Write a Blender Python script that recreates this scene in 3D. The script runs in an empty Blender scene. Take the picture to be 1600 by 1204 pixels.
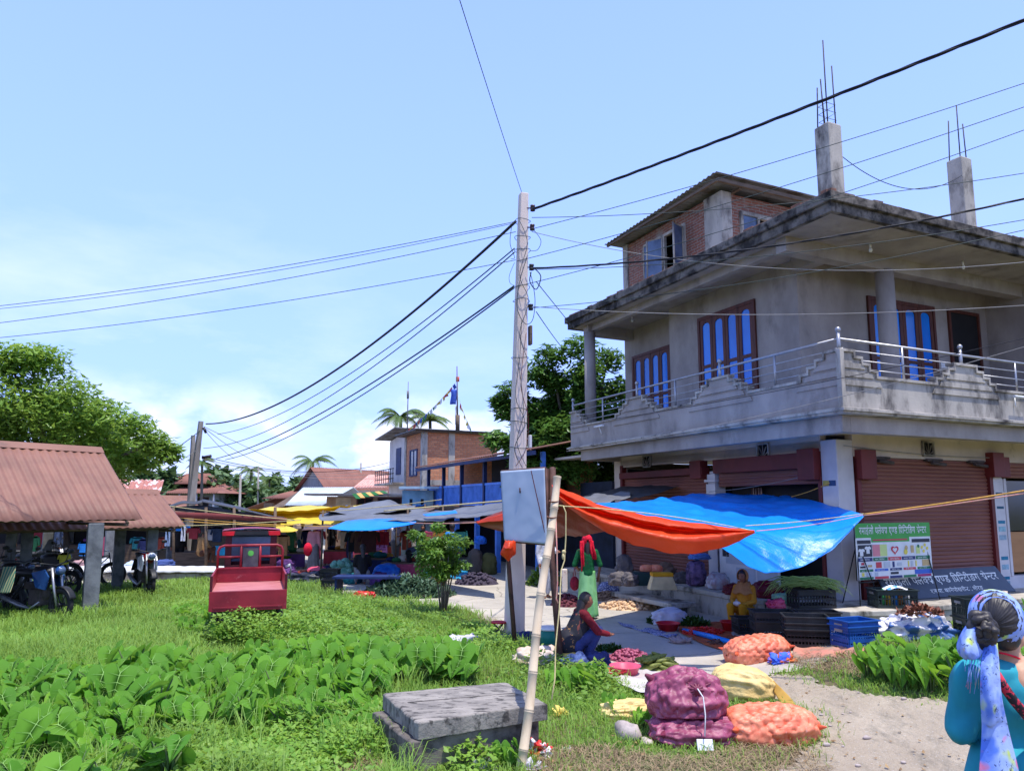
import bpy, bmesh, math, random
import numpy as np
from mathutils import Vector, Matrix
random.seed(7); RNG = np.random.default_rng(7)
SC = bpy.context.scene
# ------------------------------------------------------------------ camera, sky, sun, exposure
CAMH, TH, FPX, CYP = 2.15, math.radians(7.34), 1118.0, 645.0
cd = bpy.data.cameras.new('camera'); cam = bpy.data.objects.new('camera', cd); SC.collection.objects.link(cam)
cam.location = (0, 0, CAMH); cam.rotation_euler = (math.pi/2 + TH, 0, 0)
cd.sensor_width = 36; cd.lens = FPX/1600*36; cd.shift_y = (CYP-602)/1600; cd.clip_end = 3000; cd.clip_start = .05
SC.camera = cam
SUN_EL, SUN_DIR = math.radians(75), Vector((.73, -.68))
SUN_DIR.normalize()
sl = bpy.data.lights.new('sun', 'SUN'); sl.energy = 3.8; sl.angle = math.radians(.53); sl.color = (1, .955, .88)
so = bpy.data.objects.new('sun', sl); SC.collection.objects.link(so)
sv = Vector((SUN_DIR.x*math.cos(SUN_EL), SUN_DIR.y*math.cos(SUN_EL), math.sin(SUN_EL)))
so.rotation_euler = sv.to_track_quat('Z', 'Y').to_euler()
W = bpy.data.worlds.new('World'); SC.world = W; W.use_nodes = True
wn, wl = W.node_tree.nodes, W.node_tree.links
wn.clear()
sky = wn.new('ShaderNodeTexSky'); sky.sky_type = 'NISHITA'; sky.sun_disc = False
sky.sun_elevation = SUN_EL; sky.sun_rotation = math.atan2(SUN_DIR.x, SUN_DIR.y)
sky.air_density = 1.0; sky.dust_density = 1.0; sky.ozone_density = 2.0; sky.altitude = 0
tc = wn.new('ShaderNodeTexCoord'); mp = wn.new('ShaderNodeMapping'); mp.inputs['Scale'].default_value = (1, 1, 3.2)
nz = wn.new('ShaderNodeTexNoise'); nz.inputs['Scale'].default_value = 2.6; nz.inputs['Detail'].default_value = 9; nz.inputs['Roughness'].default_value = .58
cr = wn.new('ShaderNodeMapRange'); cr.inputs['From Min'].default_value = .47; cr.inputs['From Max'].default_value = .72
sx = wn.new('ShaderNodeSeparateXYZ')
el = wn.new('ShaderNodeMapRange'); el.inputs['From Min'].default_value = .44; el.inputs['From Max'].default_value = .02   # clouds thin out upwards
mu = wn.new('ShaderNodeMath'); mu.operation = 'MULTIPLY'
# cumulus bank low on the horizon
nz2 = wn.new('ShaderNodeTexNoise'); nz2.inputs['Scale'].default_value = 9; nz2.inputs['Detail'].default_value = 8
mp2 = wn.new('ShaderNodeMapping'); mp2.inputs['Scale'].default_value = (1, 1, 1.6)
cr2 = wn.new('ShaderNodeMapRange'); cr2.inputs['From Min'].default_value = .44; cr2.inputs['From Max'].default_value = .60
el2 = wn.new('ShaderNodeMapRange'); el2.inputs['From Min'].default_value = .17; el2.inputs['From Max'].default_value = .09
mu2 = wn.new('ShaderNodeMath'); mu2.operation = 'MULTIPLY'
mx = wn.new('ShaderNodeMath'); mx.operation = 'MAXIMUM'
xr = wn.new('ShaderNodeMapRange'); xr.inputs['From Min'].default_value = .15; xr.inputs['From Max'].default_value = -.45; xr.inputs['To Min'].default_value = .12; xr.inputs['To Max'].default_value = .75
mu3 = wn.new('ShaderNodeMath'); mu3.operation = 'MULTIPLY'
mixc = wn.new('ShaderNodeMix'); mixc.data_type = 'RGBA'; mixc.inputs['B'].default_value = (10.4, 10.9, 13.2, 1)
hz = wn.new('ShaderNodeMix'); hz.data_type = 'RGBA'; hz.inputs['B'].default_value = (4.9, 7.6, 18.0, 1)      # milky summer air
hzf = wn.new('ShaderNodeMapRange'); hzf.inputs['From Min'].default_value = .9; hzf.inputs['From Max'].default_value = .0; hzf.inputs['To Min'].default_value = .42; hzf.inputs['To Max'].default_value = .85
bg = wn.new('ShaderNodeBackground'); bg.inputs['Strength'].default_value = .088
wo = wn.new('ShaderNodeOutputWorld')
for a, b in [(tc.outputs['Generated'], mp.inputs['Vector']), (mp.outputs[0], nz.inputs['Vector']), (nz.outputs['Fac'], cr.inputs['Value']),
             (tc.outputs['Generated'], sx.inputs[0]), (sx.outputs['Z'], el.inputs['Value']), (cr.outputs[0], mu.inputs[0]), (el.outputs[0], mu.inputs[1]),
             (tc.outputs['Generated'], mp2.inputs['Vector']), (mp2.outputs[0], nz2.inputs['Vector']), (nz2.outputs['Fac'], cr2.inputs['Value']),
             (sx.outputs['Z'], el2.inputs['Value']), (cr2.outputs[0], mu2.inputs[0]), (el2.outputs[0], mu2.inputs[1]),
             (sx.outputs['X'], xr.inputs['Value']), (mu.outputs[0], mu3.inputs[0]), (xr.outputs[0], mu3.inputs[1]),
             (mu3.outputs[0], mx.inputs[0]), (mu2.outputs[0], mx.inputs[1]), (mx.outputs[0], mixc.inputs['Factor']),
             (sx.outputs['Z'], hzf.inputs['Value']), (hzf.outputs[0], hz.inputs['Factor']), (sky.outputs[0], hz.inputs['A']),
             (hz.outputs['Result'], mixc.inputs['A']), (mixc.outputs['Result'], bg.inputs['Color']), (bg.outputs[0], wo.inputs[0])]:
    wl.new(a, b)
SC.view_settings.view_transform = 'Standard'; SC.view_settings.look = 'None'; SC.view_settings.exposure = 0.5; SC.view_settings.gamma = 1
SC.render.engine = 'CYCLES'; SC.cycles.max_bounces = 6; SC.cycles.transparent_max_bounces = 8; SC.cycles.caustics_reflective = False; SC.cycles.caustics_refractive = False

# ------------------------------------------------------------------ geometry helpers
def smooth(t): t = min(1, max(0, t)); return t*t*(3-2*t)
def terr(x, y):      # height of the ground: the plaza lies at 0, the road and the right-hand verge are a little higher
    return .34*smooth((x-2.7)/2.6)*smooth((13.6-y)/2.6) + .42*smooth((4.9-y)/2.2)
def ray(px, py):
    u = CYP-py
    return (px-800, FPX*math.cos(TH)-u*math.sin(TH), FPX*math.sin(TH)+u*math.cos(TH))
def G(px, py, z=None, dz=0.0):      # the point of the ground (or of the level z) seen at a pixel of the photograph
    r = ray(px, py); h = z if z is not None else 0.0
    for _ in range(12):
        t = (h-CAMH)/r[2]; x, y = r[0]*t, r[1]*t
        if z is not None: break
        h = .5*h + .5*(terr(x, y)+dz)
    return Vector((x, y, h))
def D(px, py, Y):      # the point seen at a pixel at distance Y
    r = ray(px, py); t = Y/r[1]
    return Vector((r[0]*t, Y, CAMH+r[2]*t))
def N3(x, y, z, s=1.0):
    from mathutils import noise
    return noise.noise(Vector((x*s, y*s, z*s)))

def link(o): SC.collection.objects.link(o); return o
def props(o, label=None, cat=None, group=None, kind=None):
    if label: o['label'] = label
    if cat: o['category'] = cat
    if group: o['group'] = group
    if kind: o['kind'] = kind
    return o
def thing(name, label, cat, loc=(0, 0, 0), rz=0.0, group=None):
    o = bpy.data.objects.new(name, None); link(o); o.location = loc; o.rotation_euler = (0, 0, rz); o.empty_display_size = .1
    return props(o, label, cat, group)
def copy_tree(o, parent=None):
    c = o.copy(); link(c)
    if parent: c.parent = parent
    for ch in [x for x in SC.objects if x.parent is o]: copy_tree(ch, c)
    return c
def dup(root, loc, rz=0.0, label=None, scale=None, group=None):
    c = copy_tree(root); c.location = loc; c.rotation_euler = (root.rotation_euler.x, root.rotation_euler.y, rz)
    if label: c['label'] = label
    if group: c['group'] = group
    if scale: c.scale = (scale,)*3 if not hasattr(scale, '__len__') else scale
    return c

class MB:
    def __init__(s): s.v, s.f, s.m, s.sm = [], [], [], []
    def add(s, vs, fs, mi=0, sm=False):
        o = len(s.v); s.v += [tuple(p) for p in vs]
        for f in fs: s.f.append(tuple(i+o for i in f)); s.m.append(mi); s.sm.append(sm)
        return s
    def box(s, c, d, rz=0.0, mi=0, R=None):
        R = R or Matrix.Rotation(rz, 3, 'Z'); c = Vector(c)
        vs = [c + R @ Vector((x*d[0]/2, y*d[1]/2, z*d[2]/2)) for x in (-1, 1) for y in (-1, 1) for z in (-1, 1)]
        return s.add(vs, [(0, 1, 3, 2), (4, 6, 7, 5), (0, 4, 5, 1), (2, 3, 7, 6), (0, 2, 6, 4), (1, 5, 7, 3)], mi)
    def bb(s, x0, x1, y0, y1, z0, z1, mi=0): return s.box(((x0+x1)/2, (y0+y1)/2, (z0+z1)/2), (abs(x1-x0), abs(y1-y0), abs(z1-z0)), mi=mi)
    def tube(s, pts, r, n=6, mi=0, cap=True, sm=True):
        pts = [Vector(p) for p in pts]; rs = r if hasattr(r, '__len__') else [r]*len(pts)
        vs, up = [], None
        for i, p in enumerate(pts):
            d = (pts[min(i+1, len(pts)-1)]-pts[max(i-1, 0)])
            d = d.normalized() if d.length > 1e-9 else Vector((0, 0, 1))
            if up is None: up = d.cross(Vector((0, 0, 1)) if abs(d.z) < .9 else Vector((1, 0, 0)))
            up = (up - d*up.dot(d));
            up = up.normalized() if up.length > 1e-6 else d.orthogonal().normalized()
            w = d.cross(up)
            for k in range(n):
                a = 2*math.pi*k/n; vs.append(p + up*(math.cos(a)*rs[i]) + w*(math.sin(a)*rs[i]))
        L = len(pts)
        fs = [(i*n+k, i*n+(k+1) % n, (i+1)*n+(k+1) % n, (i+1)*n+k) for i in range(L-1) for k in range(n)]
        s.add(vs, fs, mi, sm)
        if cap:
            o = len(s.v)-L*n
            s.f.append(tuple(o+k for k in range(n))[::-1]); s.m.append(mi); s.sm.append(False)
            s.f.append(tuple(o+(L-1)*n+k for k in range(n))); s.m.append(mi); s.sm.append(False)
        return s
    def ell(s, c, r, nu=12, nv=8, mi=0, R=None, pw=1.0):
        c = Vector(c); r = r if hasattr(r, '__len__') else (r, r, r); R = R or Matrix.Identity(3)
        sg = lambda t: math.copysign(abs(t)**pw, t)
        vs = [c + R @ Vector((0, 0, r[2]))]
        for j in range(1, nv):
            b = math.pi*j/nv
            for i in range(nu):
                a = 2*math.pi*i/nu
                vs.append(c + R @ Vector((r[0]*sg(math.sin(b))*sg(math.cos(a)), r[1]*sg(math.sin(b))*sg(math.sin(a)), r[2]*sg(math.cos(b)))))
        vs.append(c - R @ Vector((0, 0, r[2])))
        fs = [(0, 1+i, 1+(i+1) % nu) for i in range(nu)]
        for j in range(nv-2):
            fs += [(1+j*nu+i, 1+(j+1)*nu+i, 1+(j+1)*nu+(i+1) % nu, 1+j*nu+(i+1) % nu) for i in range(nu)]
        l = len(vs)-1; b0 = 1+(nv-2)*nu
        fs += [(l, b0+(i+1) % nu, b0+i) for i in range(nu)]
        return s.add(vs, fs, mi, True)
    def cap(s, p0, p1, r0, r1, n=12):      # a tapered limb with round ends
        p0, p1 = Vector(p0), Vector(p1); d = p1-p0; L = max(d.length, 1e-6); d /= L
        pts, rs = [], []
        for k in range(5): a = math.pi/2*(k/4); pts.append(p0-d*(r0*math.cos(a))); rs.append(max(r0*math.sin(a), 1e-4))
        for k in range(5): a = math.pi/2*(k/4); pts.append(p1+d*(r1*math.sin(a))); rs.append(max(r1*math.cos(a), 1e-4))
        return s.tube(pts, rs, n)
    def grid(s, fn, nu, nv, mi=0, sm=True, closeu=False):
        vs = [fn(i/nu, j/nv) for j in range(nv+1) for i in range(nu+(0 if closeu else 1))]
        w = nu if closeu else nu+1
        fs = [(j*w+i, j*w+(i+1) % w, (j+1)*w+(i+1) % w, (j+1)*w+i) for j in range(nv) for i in range(nu)]
        return s.add(vs, fs, mi, sm)
    def prism(s, poly, axis, a, b, mi=0):      # polygon extruded along an axis; poly holds the two other coordinates
        mk = {'x': lambda p, t: (t, p[0], p[1]), 'y': lambda p, t: (p[0], t, p[1]), 'z': lambda p, t: (p[0], p[1], t)}[axis]
        n = len(poly); vs = [mk(p, a) for p in poly]+[mk(p, b) for p in poly]
        fs = [tuple(range(n))[::-1], tuple(range(n, 2*n))]+[(i, (i+1) % n, n+(i+1) % n, n+i) for i in range(n)]
        return s.add(vs, fs, mi)
    def build(s, name, mat, parent=None, o=None, world=False, bevel=0, solid=0, fix=True):
        me = bpy.data.meshes.new(name); org = Vector(o) if o is not None else (parent.location if (world and parent) else Vector((0, 0, 0)))
        me.from_pydata([tuple(Vector(p)-org) for p in s.v], [], s.f)
        mats = mat if isinstance(mat, (list, tuple)) else [mat]
        for m in mats: me.materials.append(m)
        me.polygons.foreach_set('material_index', s.m); me.polygons.foreach_set('use_smooth', s.sm)
        if fix:
            bm = bmesh.new(); bm.from_mesh(me); bmesh.ops.recalc_face_normals(bm, faces=bm.faces); bm.to_mesh(me); bm.free()
        me.update()
        ob = bpy.data.objects.new(name, me); link(ob)
        if parent: ob.parent = parent
        if o is not None and not parent: ob.location = org
        if bevel:
            b = ob.modifiers.new('bevel', 'BEVEL'); b.width = bevel; b.segments = 2; b.limit_method = 'ANGLE'
        if solid:
            b = ob.modifiers.new('solid', 'SOLIDIFY'); b.thickness = solid; b.offset = 0
        return ob

def npobj(name, V, F, mat, parent=None, sm=True, loc=None):      # V (n,3), F (m,k) as arrays
    me = bpy.data.meshes.new(name); k = F.shape[1]
    if loc is not None: V = V-np.array(loc)
    me.vertices.add(len(V)); me.vertices.foreach_set('co', V.astype(np.float32).ravel())
    me.loops.add(F.size); me.loops.foreach_set('vertex_index', F.astype(np.int32).ravel())
    me.polygons.add(len(F)); me.polygons.foreach_set('loop_start', np.arange(0, F.size, k, dtype=np.int32)); me.polygons.foreach_set('loop_total', np.full(len(F), k, dtype=np.int32))
    me.polygons.foreach_set('use_smooth', np.full(len(F), sm))
    me.materials.append(mat); me.update(calc_edges=True)
    o = bpy.data.objects.new(name, me); link(o)
    if parent: o.parent = parent
    if loc is not None and not parent: o.location = loc
    return o

def remesh(mb, name, mat, parent, vox=.012, it=6):      # fuses overlapping limbs into one continuous skin
    o = mb.build(name, mat, None)
    r = o.modifiers.new('r', 'REMESH'); r.mode = 'VOXEL'; r.voxel_size = vox; r.use_smooth_shade = True
    s = o.modifiers.new('s', 'SMOOTH'); s.iterations = it; s.factor = .5
    dg = bpy.context.evaluated_depsgraph_get(); me = bpy.data.meshes.new_from_object(o.evaluated_get(dg), preserve_all_data_layers=False, depsgraph=dg)
    old = o.data; o.modifiers.clear(); o.data = me; bpy.data.meshes.remove(old); me.name = name
    me.materials.clear(); me.materials.append(mat); me.polygons.foreach_set('use_smooth', [True]*len(me.polygons))
    o.parent = parent
    return o

# ------------------------------------------------------------------ materials
def c8(r, g, b):
    f = lambda v: ((v/255+.055)/1.055)**2.4 if v/255 > .04045 else v/255/12.92
    return (f(r), f(g), f(b), 1)
class NT:
    def __init__(s, name):
        s.mat = bpy.data.materials.new(name); s.mat.use_nodes = True; s.n = s.mat.node_tree.nodes; s.l = s.mat.node_tree.links
        s.b = s.n['Principled BSDF']; s.out = s.n['Material Output']; s.co = s.n.new('ShaderNodeTexCoord')
    def node(s, t, **k):
        n = s.n.new(t)
        for a, b in k.items():
            if a in n.inputs.keys(): n.inputs[a].default_value = b
            else: setattr(n, a, b)
        return n
    def noise(s, scale, detail=4, rough=.55, sc=(1, 1, 1), rot=(0, 0, 0), vec=None):
        m = s.n.new('ShaderNodeMapping'); m.inputs['Scale'].default_value = sc; m.inputs['Rotation'].default_value = rot
        s.l.new(vec or s.co.outputs['Object'], m.inputs[0])
        n = s.n.new('ShaderNodeTexNoise'); n.inputs['Scale'].default_value = scale; n.inputs['Detail'].default_value = detail; n.inputs['Roughness'].default_value = rough
        s.l.new(m.outputs[0], n.inputs['Vector']); return n.outputs['Fac']
    def mr(s, v, a, b, c=0.0, d=1.0):
        n = s.n.new('ShaderNodeMapRange'); s.l.new(v, n.inputs[0]); n.inputs[1].default_value = a; n.inputs[2].default_value = b; n.inputs[3].default_value = c; n.inputs[4].default_value = d
        return n.outputs[0]
    def mix(s, f, a, b, bt='MIX'):
        n = s.n.new('ShaderNodeMix'); n.data_type = 'RGBA'; n.blend_type = bt
        for v, i in ((f, 'Factor'), (a, 'A'), (b, 'B')):
            if hasattr(v, 'is_linked') or hasattr(v, 'links'): s.l.new(v, n.inputs[i])
            else: n.inputs[i].default_value = v
        return n.outputs['Result']
    def math(s, op, a, b=0.0):
        n = s.n.new('ShaderNodeMath'); n.operation = op
        for i, v in enumerate((a, b)):
            if hasattr(v, 'links'): s.l.new(v, n.inputs[i])
            else: n.inputs[i].default_value = v
        return n.outputs[0]
    def col(s, v): s.l.new(v, s.b.inputs['Base Color'])
    def bump(s, h, st=.3, d=.01):
        n = s.n.new('ShaderNodeBump'); n.inputs['Strength'].default_value = st; n.inputs['Distance'].default_value = d
        s.l.new(h, n.inputs['Height']); s.l.new(n.outputs[0], s.b.inputs['Normal']); return n
def M(name, a, b=None, scale=4, lo=.4, hi=.65, rough=.8, bump=.25, bscale=None, metal=0, spec=.3, dirt=None, dscale=1.3, dlo=.55, dhi=.75, sc=(1, 1, 1), sss=0):
    t = NT(name); t.b.inputs['Roughness'].default_value = rough; t.b.inputs['Metallic'].default_value = metal; t.b.inputs['Specular IOR Level'].default_value = spec
    b = b or tuple(x*.72 for x in a[:3])+(1,)
    n = t.noise(scale, 6, .6, sc); c = t.mix(t.mr(n, lo, hi), a, b)
    if dirt: c = t.mix(t.mr(t.noise(dscale, 7, .65, sc), dlo, dhi), c, dirt)
    t.col(c)
    if bump: t.bump(t.noise(bscale or scale*6, 5, .6), bump, .01)
    return t.mat
def leafmat(name, a, b, rough=.5, trans=.3, scale=.8, yellow=0, tone=.22, tcol=(.16, .2, .03, 1)):
    t = NT(name); t.b.inputs['Roughness'].default_value = rough; t.b.inputs['Specular IOR Level'].default_value = .35
    g = t.n.new('ShaderNodeNewGeometry'); c = t.mix(t.mr(g.outputs['Random Per Island'], 0, 1), a, b)
    if yellow: c = t.mix(t.mr(g.outputs['Random Per Island'], 1-yellow, 1-yellow*.6), c, (.40, .40, .07, 1))
    c = t.mix(t.mr(t.noise(scale, 3), .35, .7), c, tuple(.5*(x+y)*.7 for x, y in zip(a[:3], b[:3]))+(1,))
    oi = t.n.new('ShaderNodeObjectInfo'); c = t.mix(t.mr(oi.outputs['Random'], 0, 1, 0, tone), c, tcol)
    t.col(c)
    tr = t.n.new('ShaderNodeBsdfTranslucent'); m = t.n.new('ShaderNodeMixShader'); m.inputs[0].default_value = trans
    hs = t.n.new('ShaderNodeHueSaturation'); hs.inputs['Value'].default_value = 1.5; hs.inputs['Hue'].default_value = .48; t.l.new(c, hs.inputs['Color']); t.l.new(hs.outputs[0], tr.inputs['Color'])
    t.l.new(t.b.outputs[0], m.inputs[1]); t.l.new(tr.outputs[0], m.inputs[2]); t.l.new(m.outputs[0], t.out.inputs['Surface'])
    return t.mat
def tarpmat(name, col, back, rough=.32, trans=.18):
    t = NT(name); t.b.inputs['Roughness'].default_value = rough; t.b.inputs['Specular IOR Level'].default_value = .5
    c = t.mix(t.mr(t.noise(1.7, 5), .4, .7), col, back); t.col(c)
    t.bump(t.noise(7, 6, .65, (1, 1, 1)), .5, .03)
    tr = t.n.new('ShaderNodeBsdfTranslucent'); tr.inputs['Color'].default_value = col; m = t.n.new('ShaderNodeMixShader'); m.inputs[0].default_value = trans
    t.l.new(t.b.outputs[0], m.inputs[1]); t.l.new(tr.outputs[0], m.inputs[2]); t.l.new(m.outputs[0], t.out.inputs['Surface'])
    return t.mat
def brickmat(name, c1, c2, mortar, w=.24, h=.075, bump=.6):
    t = NT(name); t.b.inputs['Roughness'].default_value = .9
    g = t.n.new('ShaderNodeNewGeometry'); sx = t.n.new('ShaderNodeSeparateXYZ'); t.l.new(t.co.outputs['Object'], sx.inputs[0])
    nx = t.n.new('ShaderNodeSeparateXYZ'); vt = t.n.new('ShaderNodeVectorTransform'); vt.convert_from = 'WORLD'; vt.convert_to = 'OBJECT'; vt.vector_type = 'NORMAL'
    t.l.new(g.outputs['Normal'], vt.inputs[0]); t.l.new(vt.outputs[0], nx.inputs[0])
    f = t.math('GREATER_THAN', t.math('ABSOLUTE', nx.outputs['X']), .7)
    mx = t.n.new('ShaderNodeMix'); t.l.new(f, mx.inputs['Factor']); t.l.new(sx.outputs['X'], mx.inputs['A']); t.l.new(sx.outputs['Y'], mx.inputs['B'])
    cb = t.n.new('ShaderNodeCombineXYZ'); t.l.new(mx.outputs['Result'], cb.inputs['X']); t.l.new(sx.outputs['Z'], cb.inputs['Y'])
    ns = t.n.new('ShaderNodeTexNoise'); ns.inputs['Scale'].default_value = 3; t.l.new(t.co.outputs['Object'], ns.inputs['Vector'])
    ad = t.n.new('ShaderNodeVectorMath'); ad.operation = 'MULTIPLY_ADD'; t.l.new(ns.outputs['Color'], ad.inputs[0]); ad.inputs[1].default_value = (.03, .05, 0); t.l.new(cb.outputs[0], ad.inputs[2])
    br = t.n.new('ShaderNodeTexBrick'); t.l.new(ad.outputs[0], br.inputs['Vector']); br.inputs['Scale'].default_value = 1
    for k, v in (('Color1', c1), ('Color2', c2), ('Mortar', mortar), ('Mortar Size', .011), ('Brick Width', w), ('Row Height', h), ('Mortar Smooth', .3), ('Bias', -.1)): br.inputs[k].default_value = v
    c = t.mix(t.mr(t.noise(9, 5), .45, .75, 0, .65), br.outputs['Color'], tuple(x*.45 for x in c1[:3])+(1,))
    c = t.mix(t.mr(t.noise(2.2, 6), .58, .72, 0, .8), c, mortar)
    t.col(c); b = t.bump(br.outputs['Fac'], bump, .02); b.invert = True
    return t.mat
# ------------------------------------------------------------------ shared materials
m_ground = M('ground_soil', (.085, .115, .035, 1), (.16, .12, .07, 1), 1.1, .45, .62, .95, .6, 40)
def path_mat():
    t = NT('plaza_concrete'); t.b.inputs['Roughness'].default_value = .9
    c = t.mix(t.mr(t.noise(1.3, 8, .65), .35, .7), (.50, .45, .37, 1), (.36, .325, .27, 1))
    v = t.n.new('ShaderNodeTexVoronoi'); v.feature = 'DISTANCE_TO_EDGE'; v.inputs['Scale'].default_value = .55
    nn = t.n.new('ShaderNodeTexNoise'); nn.inputs['Scale'].default_value = 2.5; t.l.new(t.co.outputs['Object'], nn.inputs['Vector'])
    ad = t.n.new('ShaderNodeVectorMath'); ad.operation = 'MULTIPLY_ADD'; t.l.new(nn.outputs['Color'], ad.inputs[0]); ad.inputs[1].default_value = (.35, .35, 0); t.l.new(t.co.outputs['Object'], ad.inputs[2]); t.l.new(ad.outputs[0], v.inputs['Vector'])
    c = t.mix(t.mr(v.outputs['Distance'], .0, .012, .75, 0), c, (.10, .085, .065, 1))
    c = t.mix(t.mr(t.noise(14, 5, .7), .6, .72, 0, .7), c, (.17, .14, .105, 1))
    t.col(c); t.bump(t.noise(22, 8, .7), .5, .02); return t.mat
m_plaza = path_mat()
def road_mat():
    t = NT('road_dirt'); t.b.inputs['Roughness'].default_value = .95
    c = t.mix(t.mr(t.noise(1.2, 8, .65), .35, .7), (.54, .445, .325, 1), (.39, .31, .22, 1))
    c = t.mix(t.mr(t.noise(6, 8, .7, (1, .35, 1)), .5, .68, 0, .7), c, (.22, .19, .145, 1))
    c = t.mix(t.mr(t.noise(45, 4, .7), .58, .7, 0, .8), c, (.62, .60, .55, 1))
    t.col(c); t.bump(t.noise(18, 9, .75), .9, .05); return t.mat
m_road = road_mat()
m_conc = M('weathered_concrete', c8(170, 160, 152), c8(140, 131, 125), 1.6, .35, .7, .9, .3, 30, dirt=c8(92, 86, 82), dscale=1.3, dlo=.54, dhi=.8, sc=(1, 1, .55))
m_concl = M('pale_stained_concrete', c8(184, 176, 164), c8(148, 142, 134), 1.9, .4, .7, .9, .35, 26, dirt=c8(66, 61, 60), dscale=2.4, dlo=.48, dhi=.68, sc=(1, 1, .45))
m_concd = M('mossy_concrete', c8(120, 112, 104), c8(52, 48, 46), 2.6, .42, .6, .95, .6, 20, dirt=c8(30, 28, 27), dscale=4, dlo=.5, dhi=.66)
m_plinth = M('plinth_concrete', c8(190, 182, 168), c8(150, 142, 130), 1.4, .4, .7, .9, .4, 24, dirt=c8(70, 66, 58), dscale=3.2, dlo=.5, dhi=.66, sc=(1, 1, .5))
m_cream = M('cream_paint', c8(206, 192, 178), c8(176, 164, 154), 1.2, .4, .75, .8, .15, dirt=c8(120, 110, 104), dscale=1.6, dlo=.62, dhi=.8)
m_whitewash = M('whitewash', c8(208, 203, 203), c8(176, 173, 176), 1.2, .4, .75, .75, .15, dirt=c8(130, 122, 116), dscale=2.2, dlo=.66, dhi=.8)
m_brick = brickmat('red_brick', (.30, .105, .062, 1), (.21, .075, .05, 1), (.30, .25, .21, 1))
m_brickp = brickmat('pale_brick', (.70, .28, .13, 1), (.50, .17, .08, 1), (.34, .23, .16, 1), .28, .10)
m_shut = M('maroon_shutter_paint', c8(138, 88, 76), c8(114, 70, 60), 1.0, .4, .7, .5, .1, dirt=c8(128, 96, 84), dscale=3, dlo=.6, dhi=.8, sc=(.4, .4, 2))
m_shutd = M('maroon_box_paint', c8(112, 42, 40), c8(88, 34, 34), 1.5, .4, .7, .5, .1)
m_wood = M('brown_window_wood', c8(98, 54, 42), c8(70, 36, 30), 6, .4, .7, .5, .15, sc=(3, 3, .4))
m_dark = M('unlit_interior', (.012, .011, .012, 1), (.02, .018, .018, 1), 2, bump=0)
m_blueglass = M('blue_window_film', c8(10, 128, 232), c8(8, 108, 212), .7, .4, .6, .12, 0, spec=.5)
m_steel = M('brushed_steel', (.42, .42, .44, 1), (.32, .32, .34, 1), 5, rough=.42, bump=0, metal=.7)
m_rebar = M('rusty_rebar', (.09, .07, .07, 1), (.05, .04, .04, 1), 9, rough=.8)
m_white = M('white_enamel', (.8, .8, .79, 1), (.7, .7, .7, 1), 3, rough=.4, bump=0)
m_redroof = M('rust_red_roof_sheet', (.27, .13, .092, 1), (.20, .098, .072, 1), 1.3, .4, .65, .6, .15, 8, dirt=(.14, .085, .07, 1), dscale=2.2, dlo=.62, dhi=.8, sc=(1, 1, 1))
m_greyroof = M('grey_roof_sheet', (.22, .21, .21, 1), (.14, .13, .13, 1), 2, rough=.7, dirt=(.10, .07, .05, 1), dscale=2, dlo=.5, dhi=.7)
m_zinc = M('new_zinc_sheet', (.60, .66, .72, 1), (.5, .56, .62, 1), 2, rough=.45, bump=.05, metal=.2)
m_timber = M('old_timber', (.17, .12, .085, 1), (.10, .07, .05, 1), 5, rough=.85, sc=(.5, .5, 4))
m_pillar = M('grey_pillar_concrete', c8(128, 130, 130), c8(96, 98, 100), 4, .4, .65, .9, .4, 30, dirt=c8(70, 70, 70), dscale=3, dlo=.6, dhi=.75)
m_black = M('black_plastic', (.016, .017, .019, 1), (.03, .03, .032, 1), 6, rough=.45, bump=.1)
m_rubber = M('tyre_rubber', (.02, .02, .022, 1), (.035, .034, .034, 1), 8, rough=.85)

# ------------------------------------------------------------------ ground, plaza, road
def axis(segs):
    out = []
    for a, b, st in segs: out += list(np.arange(a, b, st))
    return np.array(out+[segs[-1][1]])
gx = axis([(-900, -60, 60), (-60, -14, 3), (-14, 14, .2), (14, 60, 3), (60, 900, 60)]); gy = axis([(-300, -6, 30), (-6, 0, 1), (0, 20, .2), (20, 60, 2), (60, 1500, 90)])
XX, YY = np.meshgrid(gx, gy); ZZ = np.array([[terr(x, y) for x in gx] for y in gy])
ZZ += np.where((np.abs(XX) < 14) & (YY < 20) & (YY > 0), -.004, -.004)
nx_, ny_ = len(gx), len(gy); idx = np.arange(nx_*ny_).reshape(ny_, nx_)
F = np.stack([idx[:-1, :-1], idx[:-1, 1:], idx[1:, 1:], idx[1:, :-1]], -1).reshape(-1, 4)
o = npobj('ground', np.stack([XX, YY, ZZ], -1).reshape(-1, 3), F, m_ground); props(o, kind='structure')

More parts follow.
